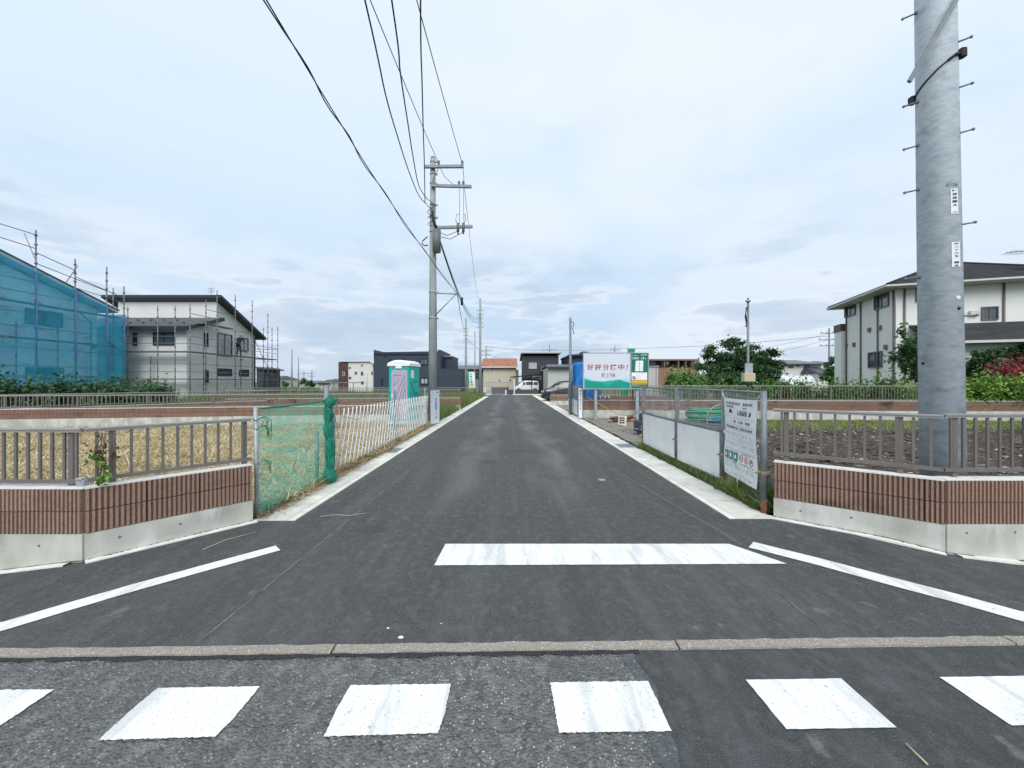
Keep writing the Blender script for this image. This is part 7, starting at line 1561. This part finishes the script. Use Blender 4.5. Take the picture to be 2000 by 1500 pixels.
patch('grass', 'grass field beyond the left railings', 15000, -24, -5, 29.6, 46, .6, .03, GR, z=-.1, near=1.3); patch('grass', 'tall grass between the two far left railings', 24000, -20, -3.0, 21.9, 28.3, .62, .02, GR, z=.12); patch('grass', 'grass strip behind the straw lot wall', 8000, -16, -3.0, 15.8, 19.6, .3, .018, GR, z=-.02)
patch('grass', 'weedy grass strip behind the muddy lot railing', 11000, 4, 26, 16.8, 24.5, .30, .02, GR, z=.1); patch('grass', 'bright grass growing before the back wall of the muddy lot', 7000, 6.2, 24, 12.2, 15.4, .16, .014, GRB, lean=.7, near=.7)
patch('grass', 'bright grass at the roadside by the black minivan', 3000, 3.0, 4.2, 26.6, 40, .12, .012, GRB); patch('weeds', 'weeds growing along the foot of the site fence', 2600, 2.98, 3.22, 4.75, 9.4, .17, .007, GR, lean=.6); patch('weeds', 'bright grass tuft below the notice banner', 1100, 2.98, 3.3, 4.66, 5.6, .24, .008, GRB, lean=.65)
patch('weeds', 'weeds behind the near right wall', 1500, 3.3, 4.4, 4.6, 6.2, .22, .008, GRB, lean=.7); patch('weeds', 'tall weeds behind the fence end at the near right wall', 900, 3.05, 3.5, 4.6, 5.4, .42, .009, GR, lean=.4); patch('weeds', 'small tufts along the left verge gutter', 1500, -2.98, -2.84, 4.5, 14.5, .10, .005, GRD, lean=.7); patch('weeds', 'sparse weeds on the gravel verge', 900, 3.0, 6, 9.5, 16, .10, .007, GR, lean=.7)
# rubble clods on the muddy lot
def clods(name, label, n, x0, x1, y0, y1, s0, s1, mat, near=1.):
    base = np.array([(1, 0, 0), (-.9, .2, 0), (0, 1, .1), (.1, -1, 0), (0, .1, .75), (0, 0, -.6)]); fc = np.array([(0, 2, 4), (2, 1, 4), (1, 3, 4), (3, 0, 4), (2, 0, 5), (1, 2, 5), (3, 1, 5), (0, 3, 5)])
    V = []; 
    P = np.stack([RNG.uniform(x0, x1, n), y0+(y1-y0)*RNG.uniform(0, 1, n)**near, np.full(n, .01)], 1); s = s0+(s1-s0)*RNG.uniform(0, 1, n)**3
    for i in range(n):
        a = random.uniform(0, 6.28); c, q = math.cos(a), math.sin(a); b = base*s[i]*RNG.uniform(.6, 1.3, (6, 3)); b = np.stack([b[:, 0]*c-b[:, 1]*q, b[:, 0]*q+b[:, 1]*c, b[:, 2]*.7], 1)+P[i]; V.append(b[fc].reshape(-1, 3))
    leaf_obj(name, np.concatenate(V), mat, kind='stuff', per=3)['label'] = label
clods('rubble', 'dark soil clods over the muddy lot', 5200, 3.3, 17, 4.7, 13, .02, .13, M('soil_clod', (.10, .078, .062), (.06, .048, .04), 5., .95, .5, 40.), 1.2); clods('rubble', 'pale stones scattered in the muddy lot', 900, 3.2, 16, 5, 13.5, .012, .07, M('pale_stone', (.42, .41, .39), (.30, .29, .28), 6., .9), 1.1)
clods('gravel', 'loose gravel at the lot entrance', 2600, 3.0, 6.3, 9.4, 16.2, .008, .035, M('gravel_stone', (.30, .285, .26), (.19, .18, .165), 30., .95))
# climbing vine on the left railing
t = thing('climbing_vine', 'thin vine with dry and green leaves climbing the left corner railing', 'vine', (-3.62, 3.46, .64)); m_ = MB(); 
for k in range(6): x = random.uniform(-.06, .12); m_.tube([(x*.3, 0, 0), (x, .02, .15), (x*1.3+random.uniform(-.03, .03), .02, .30), (x*1.2+random.uniform(-.06, .06), .02, .46)], .0035, 4)
m_.build('stem', TRUNK, t)
cs = [(.03, .0, .05, .05, .05, .06), (.06, .0, .16, .05, .04, .07), (.0, 0, .24, .07, .04, .05)]; leaf_obj('green_leaf', leaves(70, blob_pick(cs), .026, .7), L_LIME, t, kind='stuff'); cs = [(.0, .0, .30, .14, .04, .14), (.14, 0, .26, .05, .03, .14)]; leaf_obj('dry_leaf', leaves(70, blob_pick(cs), .016, .6), M('dry_leaf', (.07, .045, .03), None), t, kind='stuff')
t = thing('rail_bracket', 'pale metal corner bracket at the left railing corner', 'bracket', (-3.745, 3.45, .64)); m_ = MB(); m_.bbox((-.04, -.03, 0), (.03, .03, .06), .008); m_.bbox((-.035, -.035, .06), (.02, .02, .075), .005); m_.build('body', GALV, t)
# small litter on the road
for pts, lab in (([(626, 1010), (655, 1006), (680, 1008), (715, 1003)], 'thin dry twig lying on the road by the left gutter'), ([(1770, 1455), (1790, 1475), (1812, 1496)], 'pale straw stalk on the dark patch at lower right'), ([(395, 1075), (440, 1056), (500, 1040)], 'dry stalk on the asphalt at the left wall end')):
    m_ = MB(); m_.tube([gp(x, y)+Vector((0, 0, zdrop(gp(x, y).x)+.006)) for x, y in pts], .0032, 5); o = m_.build('dry_stalk', STRAW); tag(o, lab, 'stalk')
for (x, y, s), lab in zip(((783, 1246, .012), (758, 1228, .006), (862, 1219, .004), (1659, 1075, .008)), ('white chip of stone on the asphalt above the kerb strip', 'smaller white chip left of the larger one on the asphalt', 'tiny pale fleck on the asphalt above the kerb strip', 'tiny red paint fleck near the right wall')):
    p = gp(x, y); m_ = MB(); m_.sphere((p.x, p.y, .004), s*1.6, s, s*.5, 7, 4); tag(m_.build('chip', SAFE_R if 'red' in lab else WHITE), lab, 'chip')
# printed marks too small to pick apart stay one part each
for o in bpy.data.objects:
    if o.name.startswith('print') and 'kind' not in o: o['kind'] = 'stuff'
